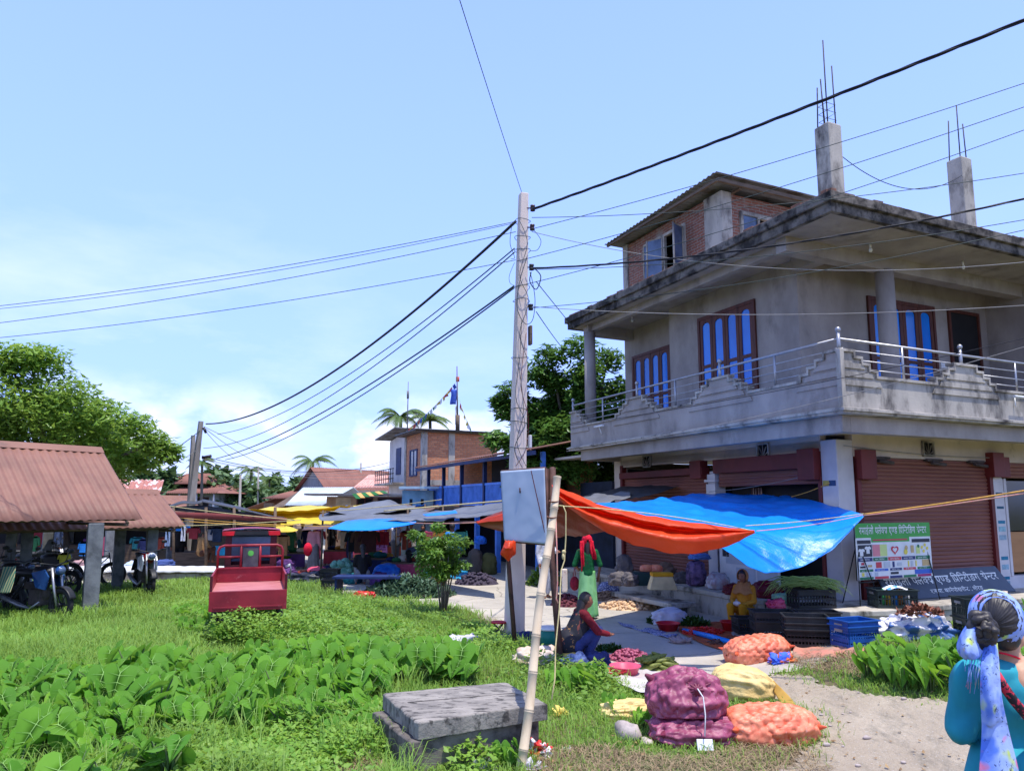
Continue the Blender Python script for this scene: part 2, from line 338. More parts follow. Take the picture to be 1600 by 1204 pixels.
def inpoly(P, X, Y):
    c = np.zeros(X.shape, bool); n = len(P)
    for i in range(n):
        x1, y1 = P[i]; x2, y2 = P[(i+1) % n]
        c ^= ((y1 > Y) != (y2 > Y)) & (X < (x2-x1)*(Y-y1)/((y2-y1) or 1e-9)+x1)
    return c
def smoothpoly(P, it=2):
    for _ in range(it):
        Q = []
        for i in range(len(P)):
            a, b = P[i], P[(i+1) % len(P)]; Q += [(a[0]*.75+b[0]*.25, a[1]*.75+b[1]*.25), (a[0]*.25+b[0]*.75, a[1]*.25+b[1]*.75)]
        P = Q
    return P
def sheet(name, P, dz, mat, st=.06, wob=.12):
    P = smoothpoly(P); A = np.array(P); x = np.arange(A[:, 0].min()-.3, A[:, 0].max()+.3, st); y = np.arange(A[:, 1].min()-.3, A[:, 1].max()+.3, st)
    X, Y = np.meshgrid(x, y); cx, cy = (X[:-1, :-1]+st/2), (Y[:-1, :-1]+st/2)
    wx = np.vectorize(lambda a, b: wob*N3(a, b, 3.1, 1.7)+wob*.5*N3(a, b, 8.1, 5))(cx, cy); wy = np.vectorize(lambda a, b: wob*N3(a, b, 9.7, 1.7)+wob*.5*N3(a, b, 2.1, 5))(cx, cy)
    k = inpoly(P, cx+wx, cy+wy)
    Z = np.vectorize(terr)(X, Y)+dz; idx = np.arange(X.size).reshape(X.shape)
    F = np.stack([idx[:-1, :-1], idx[:-1, 1:], idx[1:, 1:], idx[1:, :-1]], -1)[k]
    used, inv = np.unique(F, return_inverse=True)
    V = np.stack([X, Y, Z], -1).reshape(-1, 3)[used]
    o = npobj(name, V, inv.reshape(-1, 4), mat); props(o, kind='structure'); return o, P
gp = lambda pts: [tuple(G(*p)[:2]) for p in pts]
PLAZA = gp([(560, 935), (700, 945), (760, 968), (800, 1000), (880, 1042), (960, 1062), (1010, 1075), (1120, 1066), (1240, 1048), (1300, 1030), (1360, 1000), (1345, 985), (1230, 960), (1100, 940), (1000, 895), (960, 872), (900, 858), (640, 852), (500, 862), (480, 890), (520, 925)])
PLAZA_O, PLAZA_P = sheet('plaza', PLAZA, .008, m_plaza)
ROAD = gp([(1125, 1065), (1235, 1050), (1330, 1080), (1440, 1094), (1500, 1100)])+[(9, 7.4), (14, 7.0), (14, 2), (5, 0), (1.3, 1.0), (1.6, 4.2)]+gp([(1080, 1400), (1130, 1250), (1215, 1204), (1300, 1150), (1250, 1100), (1130, 1085)])
ROAD_O, ROAD_P = sheet('dirt_road', ROAD, .016, m_road)
LANE = gp([(0, 905), (120, 915), (340, 903), (480, 890), (560, 905), (640, 880), (800, 860), (760, 838), (400, 838), (0, 845)])
LANE_O, LANE_P = sheet('market_lane', LANE, .003, m_plaza, .25, .3)

# ------------------------------------------------------------------ the big corner house (local x runs right-back, local y left-back)
AZ = math.radians(24.8); AV = Vector((-math.sin(AZ), math.cos(AZ))); BV = Vector((math.cos(AZ), math.sin(AZ))); CO = Vector((5.867, 12.924))
def BP(px, py, v=None, u=None):      # a pixel's point on a wall plane of the house, in house coordinates (v, u, z)
    r = ray(px, py); n = BV if v is not None else AV; c = v if v is not None else u
    t = (c+CO.dot(n))/(r[0]*n.x+r[1]*n.y); p = Vector((r[0]*t, r[1]*t))-CO
    return Vector((p.dot(BV), p.dot(AV), CAMH+r[2]*t))
def HW(v, u, z=0.0): p = CO+BV*v+AV*u; return Vector((p.x, p.y, z))
house = thing('corner_house', 'two storey grey concrete corner house with blue windows, balcony railing and maroon shutters', 'house', (CO.x, CO.y, 0), AZ)
PZ = .47      # height of the plinth
def hb(name, mat, boxes, bevel=0, parent=None, label=None):
    if name in ('roof_room_pillar', 'shutter_rail', 'shutter_box', 'light_bulb', 'balcony_beam', 'roof_beam') and len(boxes) > 1:
        for b in boxes: o = hb(name, mat, [b], bevel, parent)
        return o
    m = MB()
    for b in boxes: m.bb(*b)
    o = m.build(name, mat, parent or house, bevel=bevel)
    if label: o['label'] = label
    return o
# plinth
m = MB(); poly = [(-1.1, 8.2), (-1.14, 6), (-1.08, 3), (-1.16, 1.2), (-1.12, -.3), (-.9, -.86), (-.3, -1.04), (2, -.98), (5, -1.05), (9, -1.0), (9, 8.2)]
m.prism(poly, 'z', -.3, PZ-.09); m.prism([(p[0]-(.03 if p[0] < 0 else 0), p[1]-(.03 if p[1] < 0 else 0)) for p in poly], 'z', PZ-.088, PZ)
m.build('plinth', m_plinth, house, bevel=.012)
# ground floor piers and walls
hb('corner_column', m_whitewash, [(0, .42, 0, .36, PZ, 3.34)], .015)
hb('ground_wall', m_cream, [(.0, .18, 0.36, 7.1, 3.18, 3.34), (.42, 9, .0, .18, 3.04, 3.34), (.2, 9, 7.1, 7.25, PZ, 3.3), (8.9, 9, .2, 7.2, PZ, 3.3)])
hb('ceiling', m_cream, [(-.94, 9, -.94, 9, 3.44, 3.5)])
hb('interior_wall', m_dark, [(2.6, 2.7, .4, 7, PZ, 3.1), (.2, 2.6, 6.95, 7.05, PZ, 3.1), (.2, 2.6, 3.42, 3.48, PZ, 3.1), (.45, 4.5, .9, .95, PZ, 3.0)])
def column_cap(v, u, w, parent=house):
    m = MB(); m.bb(v-.02, v+w-.02, u-w/2, u+w/2, PZ, 2.62)
    for z0, z1, k in ((2.62, 2.66, -.03), (2.66, 2.72, .03), (2.72, 2.84, -.02), (2.84, 2.9, -.06)): m.bb(v-.02-k, v+w-.02+k, u-w/2-k, u+w/2+k, z0, z1)
    return m.build('column', m_whitewash, parent, bevel=.008)
column_cap(0.0, 3.41, .3)
m = MB(); m.bb(4.4, 4.72, -.03, .2, PZ, 2.62); m.prism([(4.4, 2.62), (4.72, 2.62), (4.72, 2.68), (4.66, 2.74), (4.66, 2.82), (4.46, 2.82), (4.46, 2.74), (4.4, 2.68)], 'y', -.03, .2); colr = m.build('column', m_whitewash, house, bevel=.006)
# painted notices on that column
for k, (z, h, c) in enumerate([(2.36, .05, c8(60, 90, 110)), (2.08, .05, c8(60, 100, 120)), (1.78, .06, c8(50, 130, 160)), (1.62, .1, c8(150, 190, 200)), (1.45, .1, c8(150, 175, 190)), (1.05, .07, c8(50, 130, 160)), (.86, .1, c8(150, 185, 200)), (.66, .06, c8(40, 120, 150)), (.56, .07, c8(130, 160, 175))]):
    hb('notice', M('notice_paint', c, None, 20, bump=0), [(4.45, 4.67, -.034, -.03, z, z+h)], parent=colr)
# rolling shutters
def shutter(name, ax, s0, s1, z0, z1, d, pitch=.076, parent=house):      # ribbed sheet; ax 'x': on a plane of constant x, spanning y
    n = int((z1-z0)/pitch); m = MB(); prof = []
    for k in range(n):
        z = z0+k*pitch; prof += [(z, 0), (z+pitch*.25, .018), (z+pitch*.55, .022), (z+pitch*.85, .006)]
    prof.append((z1, 0))
    mk = (lambda s, z, q: (d-q, s, z)) if ax == 'x' else (lambda s, z, q: (s, d-q, z))
    vs = [mk(s, z, q) for s in (s0, s1) for z, q in prof]; L = len(prof)
    m.add(vs, [(i, i+1, L+i+1, L+i) for i in range(L-1)], 0, False)
    return m.build(name, m_shut, parent, solid=.004)
shutter('rolling_shutter', 'y', .56, 4.36, PZ+.03, 3.03, .05)
hb('shutter_rail', m_shutd, [(.46, .56, -.03, .1, PZ, 3.0), (4.3, 4.4, -.03, .1, PZ, 2.8)])
hb('shutter_box', m_shutd, [(.46, .86, -.14, .12, 2.62, 3.16), (4.26, 4.62, -.16, .12, 2.72, 3.22), (4.66, 4.86, -.12, .12, 2.72, 3.14)], .008)
m = MB()
for v in (.9, 2.4, 3.7): m.bb(v, v+.45, -.05, .04, 3.0, 3.05); m.tube([(v+.1, -.06, 2.97), (v+.5, -.06, 2.94)], .035, 8)
m.build('shutter_bracket', m_rebar, house)
s2 = shutter('rolling_shutter', 'x', .4, 3.2, 2.55, 2.85, .06); s2['label'] = 'half-raised maroon rolling shutter above the dark shop'
hb('shutter_box', m_shutd, [(-.12, .14, .4, 3.2, 2.84, 3.14), (-.16, .12, .38, .78, 2.62, 3.2), (-.02, .1, .36, .44, PZ, 2.7)], .008)
shutter('rolling_shutter', 'x', 3.6, 6.9, PZ+.02, 2.85, .06)
hb('shutter_box', m_shutd, [(-.1, .14, 3.6, 6.95, 2.84, 3.0), (-.12, .1, 3.62, 4.0, 2.75, 3.16), (-.04, .1, 6.9, 7.0, PZ, 3.2)], .008)
hb('wall', m_cream, [(-.02, .2, 6.98, 7.3, PZ, 3.34)])
# right-hand shop: shutter housing, dark glass, plywood
shutter('rolling_shutter', 'y', 4.8, 8.9, 2.72, 3.1, .05)
hb('shop_glass', M('dark_shop_glass', (.01, .012, .014, 1), (.02, .02, .025, 1), 2, rough=.12, bump=0, spec=.5), [(4.84, 8.9, .1, .12, 1.62, 2.66)])
hb('plywood_panel', M('plywood', c8(178, 128, 82), c8(160, 112, 70), 1.5, rough=.6, bump=.1, sc=(.4, 1, 2)), [(4.84, 8.9, .06, .1, .78, 1.6)])
hb('base_panel', m_whitewash, [(4.76, 8.9, .0, .2, PZ, .72), (4.76, 4.84, -.02, .1, .72, 2.7)])
# ventilation blocks above shutters
def ventblock(ax, s, z):
    m = MB(); w, h = .34, .3
    P = lambda a, b, c, d, mi=0: m.bb(-.02, .02, a, b, c, d, mi) if ax == 'x' else m.bb(a, b, -.02, .02, c, d, mi)
    P(s, s+.03, z, z+h); P(s+w-.03, s+w, z, z+h); P(s, s+w, z, z+.03); P(s, s+w, z+h-.03, z+h)
    for k in range(5):
        a = .3+.62*k; c = s+w/2; x1, z1 = c+math.cos(a)*w*.46, z+.05+math.sin(a)*h*.72
        q = [(0, c, z+.03), (0, x1, z1)]; q = q if ax == 'x' else [(p[1], 0, p[2]) for p in q]; m.tube(q, .011, 5)
    m.build('ventilation_block', m_concl, house)
    hb('vent_recess', m_dark, [(.021, .03, s+.02, s+w-.02, z+.02, z+h-.02) if ax == 'x' else (s+.02, s+w-.02, .021, .03, z+.02, z+h-.02)])
hb('lintel_wall', m_cream, [(-.02+.02, .16, .36, 7.1, 3.15, 3.44), (.42, 9, 0.001, .16, 3.05, 3.44)])
def vb(ax, p):
    root = house; ventblock(ax, *p)
for ax, p in (('y', (2.3, 3.09)), ('x', (1.6, 3.1)), ('x', (5.6, 3.1))):
    m0 = len(SC.objects); vb(ax, p)
    for o in list(SC.objects)[m0:]: pass
for o in [x for x in SC.objects if x.name.startswith(('ventilation_block', 'vent_recess'))]:
    (o.location.__setattr__('y', -.03) if abs(o.data.vertices[0].co.y) < .05 else o.location.__setattr__('x', -.03))
# balcony beam, slab edge and parapets
UE, VE = 7.5, 8.0
hb('balcony_beam', m_conc, [(-1.12, -.94, -1.12, UE-.3, 3.32, 3.6), (-.94, VE, -1.12, -.94, 3.32, 3.6), (-.94, 0, UE-.5, UE-.32, 3.32, 3.6)], .01)
hb('balcony_slab', m_concl, [(-1.3, .0, -1.3, UE+.05, 3.6, 3.7), (0, VE, -1.3, 2, 3.6, 3.7), (0, VE, 2, 9, 3.6, 3.7)], .008)
m = MB()
for b in [(-1.34, -1.25, -1.34, UE+.08, 3.64, 3.68), (-1.25, VE, -1.34, -1.25, 3.64, 3.68)]: m.bb(*b)
m.build('drip_moulding', m_concl, house)
def profile(peaks, s0, s1, base=4.22, pk=4.62, top=.3, steps=4, sw=.17, sh=.1):
    pts = []      # a stepped outline: the height as a function of distance to the nearest peak
    def hgt(s):
        d = min(abs(s-p) for p in peaks); d -= top
        if d <= 0: return pk
        return max(base, pk-sh*(1+int(d/sw)))
    s = s0; h = hgt(s0+.001); out = [(s0, h)]; st = .01
    while s < s1:
        s += st; g = hgt(min(s, s1))
        if abs(g-h) > 1e-6: out += [(s, h), (s, g)]; h = g
    out.append((s1, h)); return out
PKL, PKR = [-1.25, 1.62, 4.45, 7.45], [-1.25, 1.85, 5.0, 8.1]
for ax, pk, e in (('x', PKL, UE), ('y', PKR, VE)):
    pr = profile(pk, -1.25, e)
    m = MB(); poly = [(-1.25 if ax == 'x' else -1.15, 3.7)]+[(max(p[0], -1.25 if ax == 'x' else -1.15), p[1]) for p in pr]+[(e, 3.7)]
    m.prism(poly, ax, -1.25, -1.15); par = m.build('parapet', m_concl if ax == 'y' else m_conc, house)  # sunlit right side gets paler concrete than the shaded left side
    m = MB()      # coping of every tread
    for a, b in zip(pr[::2], pr[1::2]):
        if b[0]-a[0] > .02: m.prism([(a[0]-.02, a[1]-.015), (b[0]+.02, a[1]-.015), (b[0]+.02, a[1]+.03), (a[0]-.02, a[1]+.03)], ax, -1.285, -1.12)
    for a, b in zip(pr[1::2], pr[2::2]):
        lo, hi = min(a[1], b[1]), max(a[1], b[1]); m.prism([(a[0]-.02, lo), (a[0]+.02, lo), (a[0]+.02, hi), (a[0]-.02, hi)], ax, -1.283, -1.25)
    m.build('coping', m_concl, par)
    for p in pk:      # raised bands under each pyramid
        m = MB()
        for k, z in enumerate((4.06, 4.2, 4.34)):
            w = .92-.19*k; a, b = max(p-w, -1.2), min(p+w, e-.03)
            m.prism([(a, z), (b, z), (b-(.0 if b > e-.1 else .05), z+.09), (a+(.05 if a > -1.15 else 0), z+.09)], ax, -1.275, -1.25)
        m.build('band', m_concl if ax == 'y' else m_conc, par)  # bands follow the paler lit and darker shaded parapet colours
hb('corner_post', m_concl, [(-1.29, -1.2, -1.29, -1.2, 3.7, 4.64)], .006)
# steel railing
rail = MB(); ZR = 4.82
rail.tube([(-1.2, UE, ZR), (-1.2, -1.2, ZR), (VE, -1.2, ZR)], .024, 8)
rl = rail.build('railing', m_steel, house)
def seg_bars(ax, pk, e):
    m = MB(); mk = (lambda s, z: (-1.2, s, z)) if ax == 'x' else (lambda s, z: (s, -1.2, z))
    pr = profile(pk, -1.25, e)
    def H(s):
        for a, b in zip(pr[::2], pr[1::2]):
            if a[0] <= s <= b[0]: return a[1]
        return 4.3
    for z in (4.36, 4.5, 4.65):
        run = None
        for k in range(int((e+1.25)/.05)+1):
            s = -1.25+k*.05; free = H(min(s, e)) < z-.02
            if free and run is None: run = s
            if (not free or s >= e) and run is not None: m.tube([mk(run-.03, z), mk(s+.03, z)], .011, 6); run = None
    m.build('rail_bar', m_steel, rl)
    vals = [(a+b)/2 for a, b in zip(pk, pk[1:])]
    for s in vals:
        if s < e: MB().tube([mk(s, 4.2), mk(s, ZR)], .022, 8).build('rail_post', m_steel, rl)
    for s in pk:
        if -1.2 <= s < e or ax == 'x':
            s = max(s, -1.2); q = MB().tube([mk(s, 4.55), mk(s, 4.93)], .03, 8); p = mk(s, 4.97); q.ell(p, (.045, .045, .05), 10, 8); q.build('rail_finial', m_steel, rl)
seg_bars('x', PKL, UE); seg_bars('y', PKR, VE)
# upper floor walls
V1, U1 = 0.0, .7
hb('upper_wall', m_conc, [(0, .2, U1, 4.75, 3.7, 6.95), (.2, 9, U1, U1+.2, 3.7, 6.95), (.2, .6, 4.55, 4.75, 3.7, 6.95), (.4, .6, 4.75, 7.3, 3.7, 6.95), (.6, 9, 7.1, 7.3, 3.7, 6.95), (5.84, 6.04, -1.1, U1, 3.7, 6.95)])
m = MB(); m.tube([(1.56, -.02, 3.7), (1.56, -.02, 6.7)], .17, 20); m.build('round_column', m_conc, house)
m = MB(); m.tube([(-.95, 6.95, 3.7), (-.95, 6.95, 6.75)], .15, 16); m.build('round_column', m_conc, house)
hb('roof_beam', m_conc, [(-1.1, 5.84, -.12, .12, 6.68, 6.96), (-.12, .12, .12, U1, 6.68, 6.96), (-1.05, .4, 6.85, 7.1, 6.68, 6.96), (-.95, -.8, .0, 6.85, 6.78, 6.96)])
# roof slab with its stepped mossy edge and loose bricks on top
hb('roof_slab', m_conc, [(-1.2, 9, -1.2, 7.46, 6.955, 7.1)])
hb('roof_fascia', m_concd, [(-1.3, -1.2, -1.3, 7.54, 6.93, 7.1), (-1.2, 9, -1.3, -1.2, 6.93, 7.1), (-1.2, 9, 7.46, 7.54, 6.93, 7.1), (-1.36, -.9, -1.36, 7.6, 7.1, 7.26), (-.9, 9, -1.36, -.9, 7.1, 7.26), (-.9, 9, 7.2, 7.6, 7.1, 7.26)], .012)
m = MB()
def brick_row(ax, e):
    s = -1.3
    while s < e:
        w = random.uniform(.2, .26)
        if random.random() < .93:
            z = 7.26+random.uniform(0, .01); c = (-1.18+random.uniform(-.03, .05), s+w/2, z+.04) if ax == 'x' else (s+w/2, -1.18+random.uniform(-.03, .05), z+.04)
            m.box(c, (.12, w-.012, random.uniform(.06, .085)) if ax == 'x' else (w-.012, .12, random.uniform(.06, .085)), rz=random.uniform(-.09, .09))
        s += w
brick_row('x', 7.5); brick_row('y', 9)
m.build('brick_coping', M('loose_bricks', (.33, .14, .08, 1), (.18, .10, .075, 1), 6, .4, .6, .95, .5, dirt=(.08, .07, .065, 1), dscale=5, dlo=.5, dhi=.65), house, bevel=.006)
# roof columns with rebar
for (v, u, zt, zr, n) in ((.1, -.16, 9.42, 11.15, 5), (4.14, -.1, 9.62, 10.8, 3)):
    c = MB().bb(v, v+.36, u, u+.34, 7.2, zt).build('roof_column', m_concl, house, bevel=.03)
    m = MB()
    for k in range(n):
        x, y = v+.06+.24*((k % 2)), u+.06+.2*((k//2) % 2)+.02*k; t = zt+(zr-zt)*random.uniform(.45, 1) if k else zr
        m.tube([(x, y, zt-.05), (x+random.uniform(-.05, .05), y+random.uniform(-.05, .05), t)], .013, 5)
    for z in np.arange(zt+.1, zt+.5, .16) if n > 3 else []: m.tube([(v+.06, u+.06, z), (v+.3, u+.06, z), (v+.3, u+.26, z), (v+.06, u+.26, z), (v+.06, u+.06, z)], .006, 4)
    m.build('rebar', m_rebar, c)
# timber windows with arched blue panes
def window(ax, s0, s1, z0, z1, d, n=4, name='window', sill=False):
    mk = (lambda s, z, q: (d-q, s, z)) if ax == 'x' else (lambda s, z, q: (s, d-q, z))
    sg = 1
    def plate(m, poly, q0, q1):
        vs = [mk(a, b, q0) for a, b in poly]+[mk(a, b, q1) for a, b in poly]; L = len(poly)
        m.add(vs, [tuple(range(L)), tuple(range(L, 2*L))]+[(i, (i+1) % L, L+(i+1) % L, L+i) for i in range(L)])
    R = lambda a, b, c, e: [(a, c), (b, c), (b, e), (a, e)]
    m = MB(); fw = .07
    for p in (R(s0, s0+fw, z0, z1), R(s1-fw, s1, z0, z1), R(s0+fw, s1-fw, z1-fw, z1), R(s0+fw, s1-fw, z0, z0+fw)): plate(m, p, -.02, .05)
    w = (s1-s0-2*fw)/n
    for k in range(n):
        a = s0+fw+k*w+.006; b = a+w-.012; st = w*.19
        plate(m, R(a, b, z0+fw, z1-fw), -.012, .012)
        for p in (R(a, a+st, z0+fw, z1-fw), R(b-st, b, z0+fw, z1-fw), R(a+st, b-st, z0+fw, z0+fw+.1), R(a+st, b-st, z0+.38*(z1-z0), z0+.38*(z1-z0)+.07)): plate(m, p, .012, .034)
        zt = z1-fw; hw = (b-a)/2-st; c = (a+b)/2; arch = [(c-hw, zt), (c-hw, zt-.2)]+[(c-hw*math.cos(t), zt-.2+.11*math.sin(t)**.7) for t in np.linspace(.15, math.pi-.15, 9)]+[(c+hw, zt-.2), (c+hw, zt)]
        plate(m, arch, .012, .034)
    fr = m.build(name, m_wood, house)
    for k in range(n):
        a = s0+fw+k*w+.006; b = a+w-.012; st = w*.19; zt = z1-fw; zm = z0+.38*(z1-z0)
        for lo, hi in ((z0+fw+.1, zm), (zm+.07, zt-.08)):
            q = MB(); plate(q, R(a+st-.01, b-st+.01, lo, hi), .0125, .017); q.build('pane', m_blueglass, fr)
    return fr
window('x', 1.82, 3.64, 4.5, 6.44, 0.0)
window('x', 5.2, 6.9, 4.2, 6.2, .4)
window('y', 1.92, 4.0, 4.3, 6.44, U1)
m = MB()
for b in [(4.46, 4.53, U1-.05, U1, 3.7, 6.46), (5.46, 5.53, U1-.05, U1, 3.7, 6.46), (4.53, 5.46, U1-.05, U1, 6.39, 6.46)]: m.bb(*b)
dr = m.build('door', m_wood, house); hb('door_leaf', m_dark, [(4.53, 5.46, U1-.02, U1-.001, 3.72, 6.39)], parent=dr)
# small fittings: bulbs, tube light, spout, switch plate, sticker
for v, u in ((.6, -.5), (3.1, -.6), (5.2, -.7), (-.5, 5.6)):
    m = MB().tube([(v, u, 6.95), (v, u, 6.86)], .02, 6).ell((v, u, 6.82), (.035, .035, .045), 8, 6); m.build('light_bulb', m_white, house)
hb('switch_plate', m_white, [(4.12, 4.3, U1-.015, U1, 5.1, 5.22)])
MB().tube([(3.2, -1.28, 3.95), (3.2, -1.28, 4.12)], .012, 6).tube([(3.05, -1.36, 4.13), (3.5, -1.36, 4.13)], .025, 8).build('tube_light', m_white, house)
MB().tube([(-1.28, 5.9, 3.9), (-1.34, 5.9, 4.08)], .012, 6).tube([(-1.36, 5.7, 4.1), (-1.36, 6.1, 4.1)], .025, 8).build('tube_light', m_white, house)
hb('sticker', M('sticker_yellow', c8(196, 176, 92), None, 12, bump=0), [(-.004, -.001, .2, .34, 2.5, 2.6)]); hb('sticker', M('sticker_blue', c8(60, 84, 120), None, 12, bump=0), [(-.004, -.001, .05, .2, 2.5, 2.6)])
m = MB()
for k in range(9): m.tube([(.3, 2.2+k*.035+.01*math.sin(k), 1.6), (.3+.015*(k % 2), 2.2+k*.035, 2.52)], .016, 5)
m.build('curtain', M('striped_curtain', c8(170, 140, 124), c8(70, 40, 34), 30, .45, .55, .9, sc=(1, 3, .1)), house)
hb('shade_backing', m_dark, [(.4, .45, .44, 3.2, PZ, 2.55)])  # black sheet standing in for the shaded inside of the open shop
# brick room on the roof
BR = dict(v=.8, u0=3.62, u1=7.82, z0=7.1, z1=9.85)
hb('roof_room_wall', m_brick, [(.8, .98, 4.24, 5.0, 7.1, 9.7), (.8, .98, 5.0, 6.8, 7.1, 8.1), (.8, .98, 5.0, 6.8, 9.42, 9.7), (.8, .98, 6.8, 7.6, 7.1, 9.7),
                               (1.1, 1.4, 3.64, 3.82, 7.1, 9.7), (1.4, 4.2, 3.64, 3.82, 9.3, 9.7), (2.9, 4.2, 3.64, 3.82, 7.1, 9.3), (4.05, 4.2, 3.8, 7.8, 7.1, 9.7), (.8, 4.2, 7.62, 7.8, 7.1, 9.7)])
hb('roof_room_pillar', m_concl, [(.78, 1.1, 3.6, 4.24, 7.1, 9.72), (.76, 1.0, 7.6, 7.84, 7.1, 9.72)])
hb('roof_room_interior', m_dark, [(1.6, 1.7, 4, 7.5, 7.2, 9.6), (1.1, 4, 4.4, 4.5, 7.2, 9.6)])
m = MB()
for b in [(.76, .84, 4.98, 5.06, 8.1, 9.42), (.76, .84, 6.74, 6.82, 8.1, 9.42), (.76, .84, 5.06, 6.74, 9.34, 9.42), (.76, .84, 5.06, 6.74, 8.1, 8.17), (.76, .84, 5.85, 5.93, 8.17, 9.34)]: m.bb(*b)
fr = m.build('window', m_concl, house)
m_pglass = M('dusty_glass', c8(92, 110, 140), c8(60, 74, 100), 2, rough=.2, bump=0, spec=.5)
for (y0, ang, w) in ((5.06, 1.9, .42), (5.93, .5, .45), (6.35, .1, .38)):
    m = MB(); R = Matrix.Rotation(ang, 3, 'Z'); q = [Vector((0, 0, 0)), Vector((-math.sin(ang)*w, math.cos(ang)*w, 0))]
    a, b = Vector((.75, y0, 0)), Vector((.75, y0, 0))+q[1]
    m.tube([a+Vector((0, 0, 8.18)), b+Vector((0, 0, 8.18)), b+Vector((0, 0, 9.33)), a+Vector((0, 0, 9.33)), a+Vector((0, 0, 8.18))], .028, 4)
    sh = m.build('sash', m_concl, fr)
    m = MB(); m.add([a+Vector((0, 0, 8.2)), b+Vector((0, 0, 8.2)), b+Vector((0, 0, 9.31)), a+Vector((0, 0, 9.31))], [(0, 1, 2, 3)]); m.build('pane', m_pglass, fr, solid=.005)
m = MB()
for b in [(1.36, 1.44, 3.58, 3.66, 8.0, 9.3), (1.9, 1.97, 3.58, 3.66, 8.0, 9.3), (1.44, 1.9, 3.58, 3.66, 9.22, 9.3), (2.84, 2.92, 3.58, 3.66, 8.0, 9.3), (1.97, 2.84, 3.58, 3.66, 9.2, 9.3)]: m.bb(*b)
fr = m.build('window', m_concl, house); hb('pane', m_pglass, [(1.44, 1.9, 3.615, 3.62, 8.0, 9.22)], parent=fr)
def corr(m, p00, p10, p11, p01, n, amp, sub=6, nv=4, sag=0.0, mi=0):      # corrugated sheet; ridges run from the p0 edge to the p1 edge
    p00, p10, p11, p01 = map(Vector, (p00, p10, p11, p01)); nn = (p10-p00).cross(p01-p00).normalized()
    def fn(u, v):
        p = (p00*(1-u)+p10*u)*(1-v)+(p01*(1-u)+p11*u)*v
        return p+nn*(amp*math.sin(u*n*2*math.pi))-Vector((0, 0, sag*4*v*(1-v)))
    m.grid(fn, n*sub, nv, mi, True)
m = MB(); corr(m, (.3, 3.2, 9.93), (.3, 8.1, 9.80), (4.6, 8.1, 9.79), (4.6, 3.2, 9.92), 30, .018, 4, 2)
m.build('roof_sheet', m_greyroof, house, solid=.004)
hb('roof_purlin', m_timber, [(.34, .4, 3.25, 8.05, 9.72, 9.78), (.4, 4.5, 3.25, 3.32, 9.74, 9.83), (1.1, 1.18, 3.32, 8.0, 9.7, 9.76)])
# ------------------------------------------------------------------ vegetation
m_grass = leafmat('grass_blades', (.17, .38, .05, 1), (.34, .52, .10, 1), .55, .4, .5)
m_weed = leafmat('weed_leaves', (.16, .36, .045, 1), (.32, .50, .08, 1), .5, .38, .7)
m_taro = leafmat('taro_leaf', (.11, .33, .025, 1), (.23, .46, .04, 1), .6, .38, 2.0, .014, .55, (.06, .2, .025, 1))
m_vein = M('taro_vein', (.28, .50, .12, 1), None, 9, bump=0)
[setattr(m_taro.node_tree.nodes['Principled BSDF'].inputs['Specular IOR Level'], 'default_value', .18)]
m_tarostem = M('taro_stem', (.10, .16, .05, 1), (.07, .09, .04, 1), 9, bump=0, rough=.5)
m_mango = leafmat('mango_leaves', (.14, .30, .04, 1), (.29, .47, .08, 1), .36, .4, .35)
m_mango2 = leafmat('deep_mango_leaves', (.06, .15, .025, 1), (.13, .27, .045, 1), .36, .3, .35)
m_dense = leafmat('dark_leaves', (.028, .085, .018, 1), (.055, .13, .024, 1), .4, .2, .3)
m_mid = leafmat('bush_leaves', (.09, .23, .03, 1), (.19, .34, .05, 1), .35, .3, .8)
m_far = leafmat('distant_leaves', (.07, .15, .055, 1), (.13, .22, .08, 1), .6, .15, .2)
m_palm = leafmat('palm_leaflets', (.07, .15, .03, 1), (.15, .23, .05, 1), .4, .2, .5)
m_bark = M('bark', (.16, .13, .10, 1), (.09, .075, .06, 1), 8, rough=.9, bump=.6, sc=(1, 1, .3))
def blades(P, hgt, wid, lean, name, label, mat, cat=None):      # grass: P (n,3) roots
    n = len(P); a = RNG.uniform(0, 2*np.pi, n); d = np.stack([np.cos(a), np.sin(a), 0*a], 1); w = np.stack([-np.sin(a), np.cos(a), 0*a], 1)*(wid[:, None]/2)
    h = hgt[:, None]; l = lean[:, None]*h; up = np.array([[0, 0, 1.]])
    c1 = P+up*h*.5+d*l*.25; c2 = P+up*h*.86+d*l*.7; c3 = P+up*h*(1-.25*np.minimum(lean, 1.6)[:, None])+d*l*1.25
    V = np.stack([P-w, P+w, c1+w*.85, c1-w*.85, c2+w*.55, c2-w*.55, c3+w*.06, c3-w*.06], 1).reshape(-1, 3)
    b = (np.arange(n)*8)[:, None, None]; F = (b+np.array([[0, 1, 2, 3], [3, 2, 4, 5], [5, 4, 6, 7]])[None]).reshape(-1, 4)
    o = npobj(name, V, F, mat, sm=True); return props(o, label, cat, kind='stuff')
TV = np.vectorize(terr)
def keep_off(X, Y, polys, grow=0.0):
    k = np.ones(X.shape, bool)
    for P in polys: k &= ~inpoly(P, X, Y)
    return k
PW = [PLAZA_P, ROAD_P, LANE_P]
plinth_w = [tuple(HW(*p)[:2]) for p in ((-1.1, 8.2), (-1.2, -1.1), (9, -1.0), (9, 8.2))]
NV = np.vectorize(lambda x, y, s: N3(x, y, s, .9))
def scatter(n, x0, x1, y0, y1, pw=1.0):
    Y = y0+(y1-y0)*RNG.random(n)**pw; X = Y*RNG.uniform(x0, x1, n); return X, Y
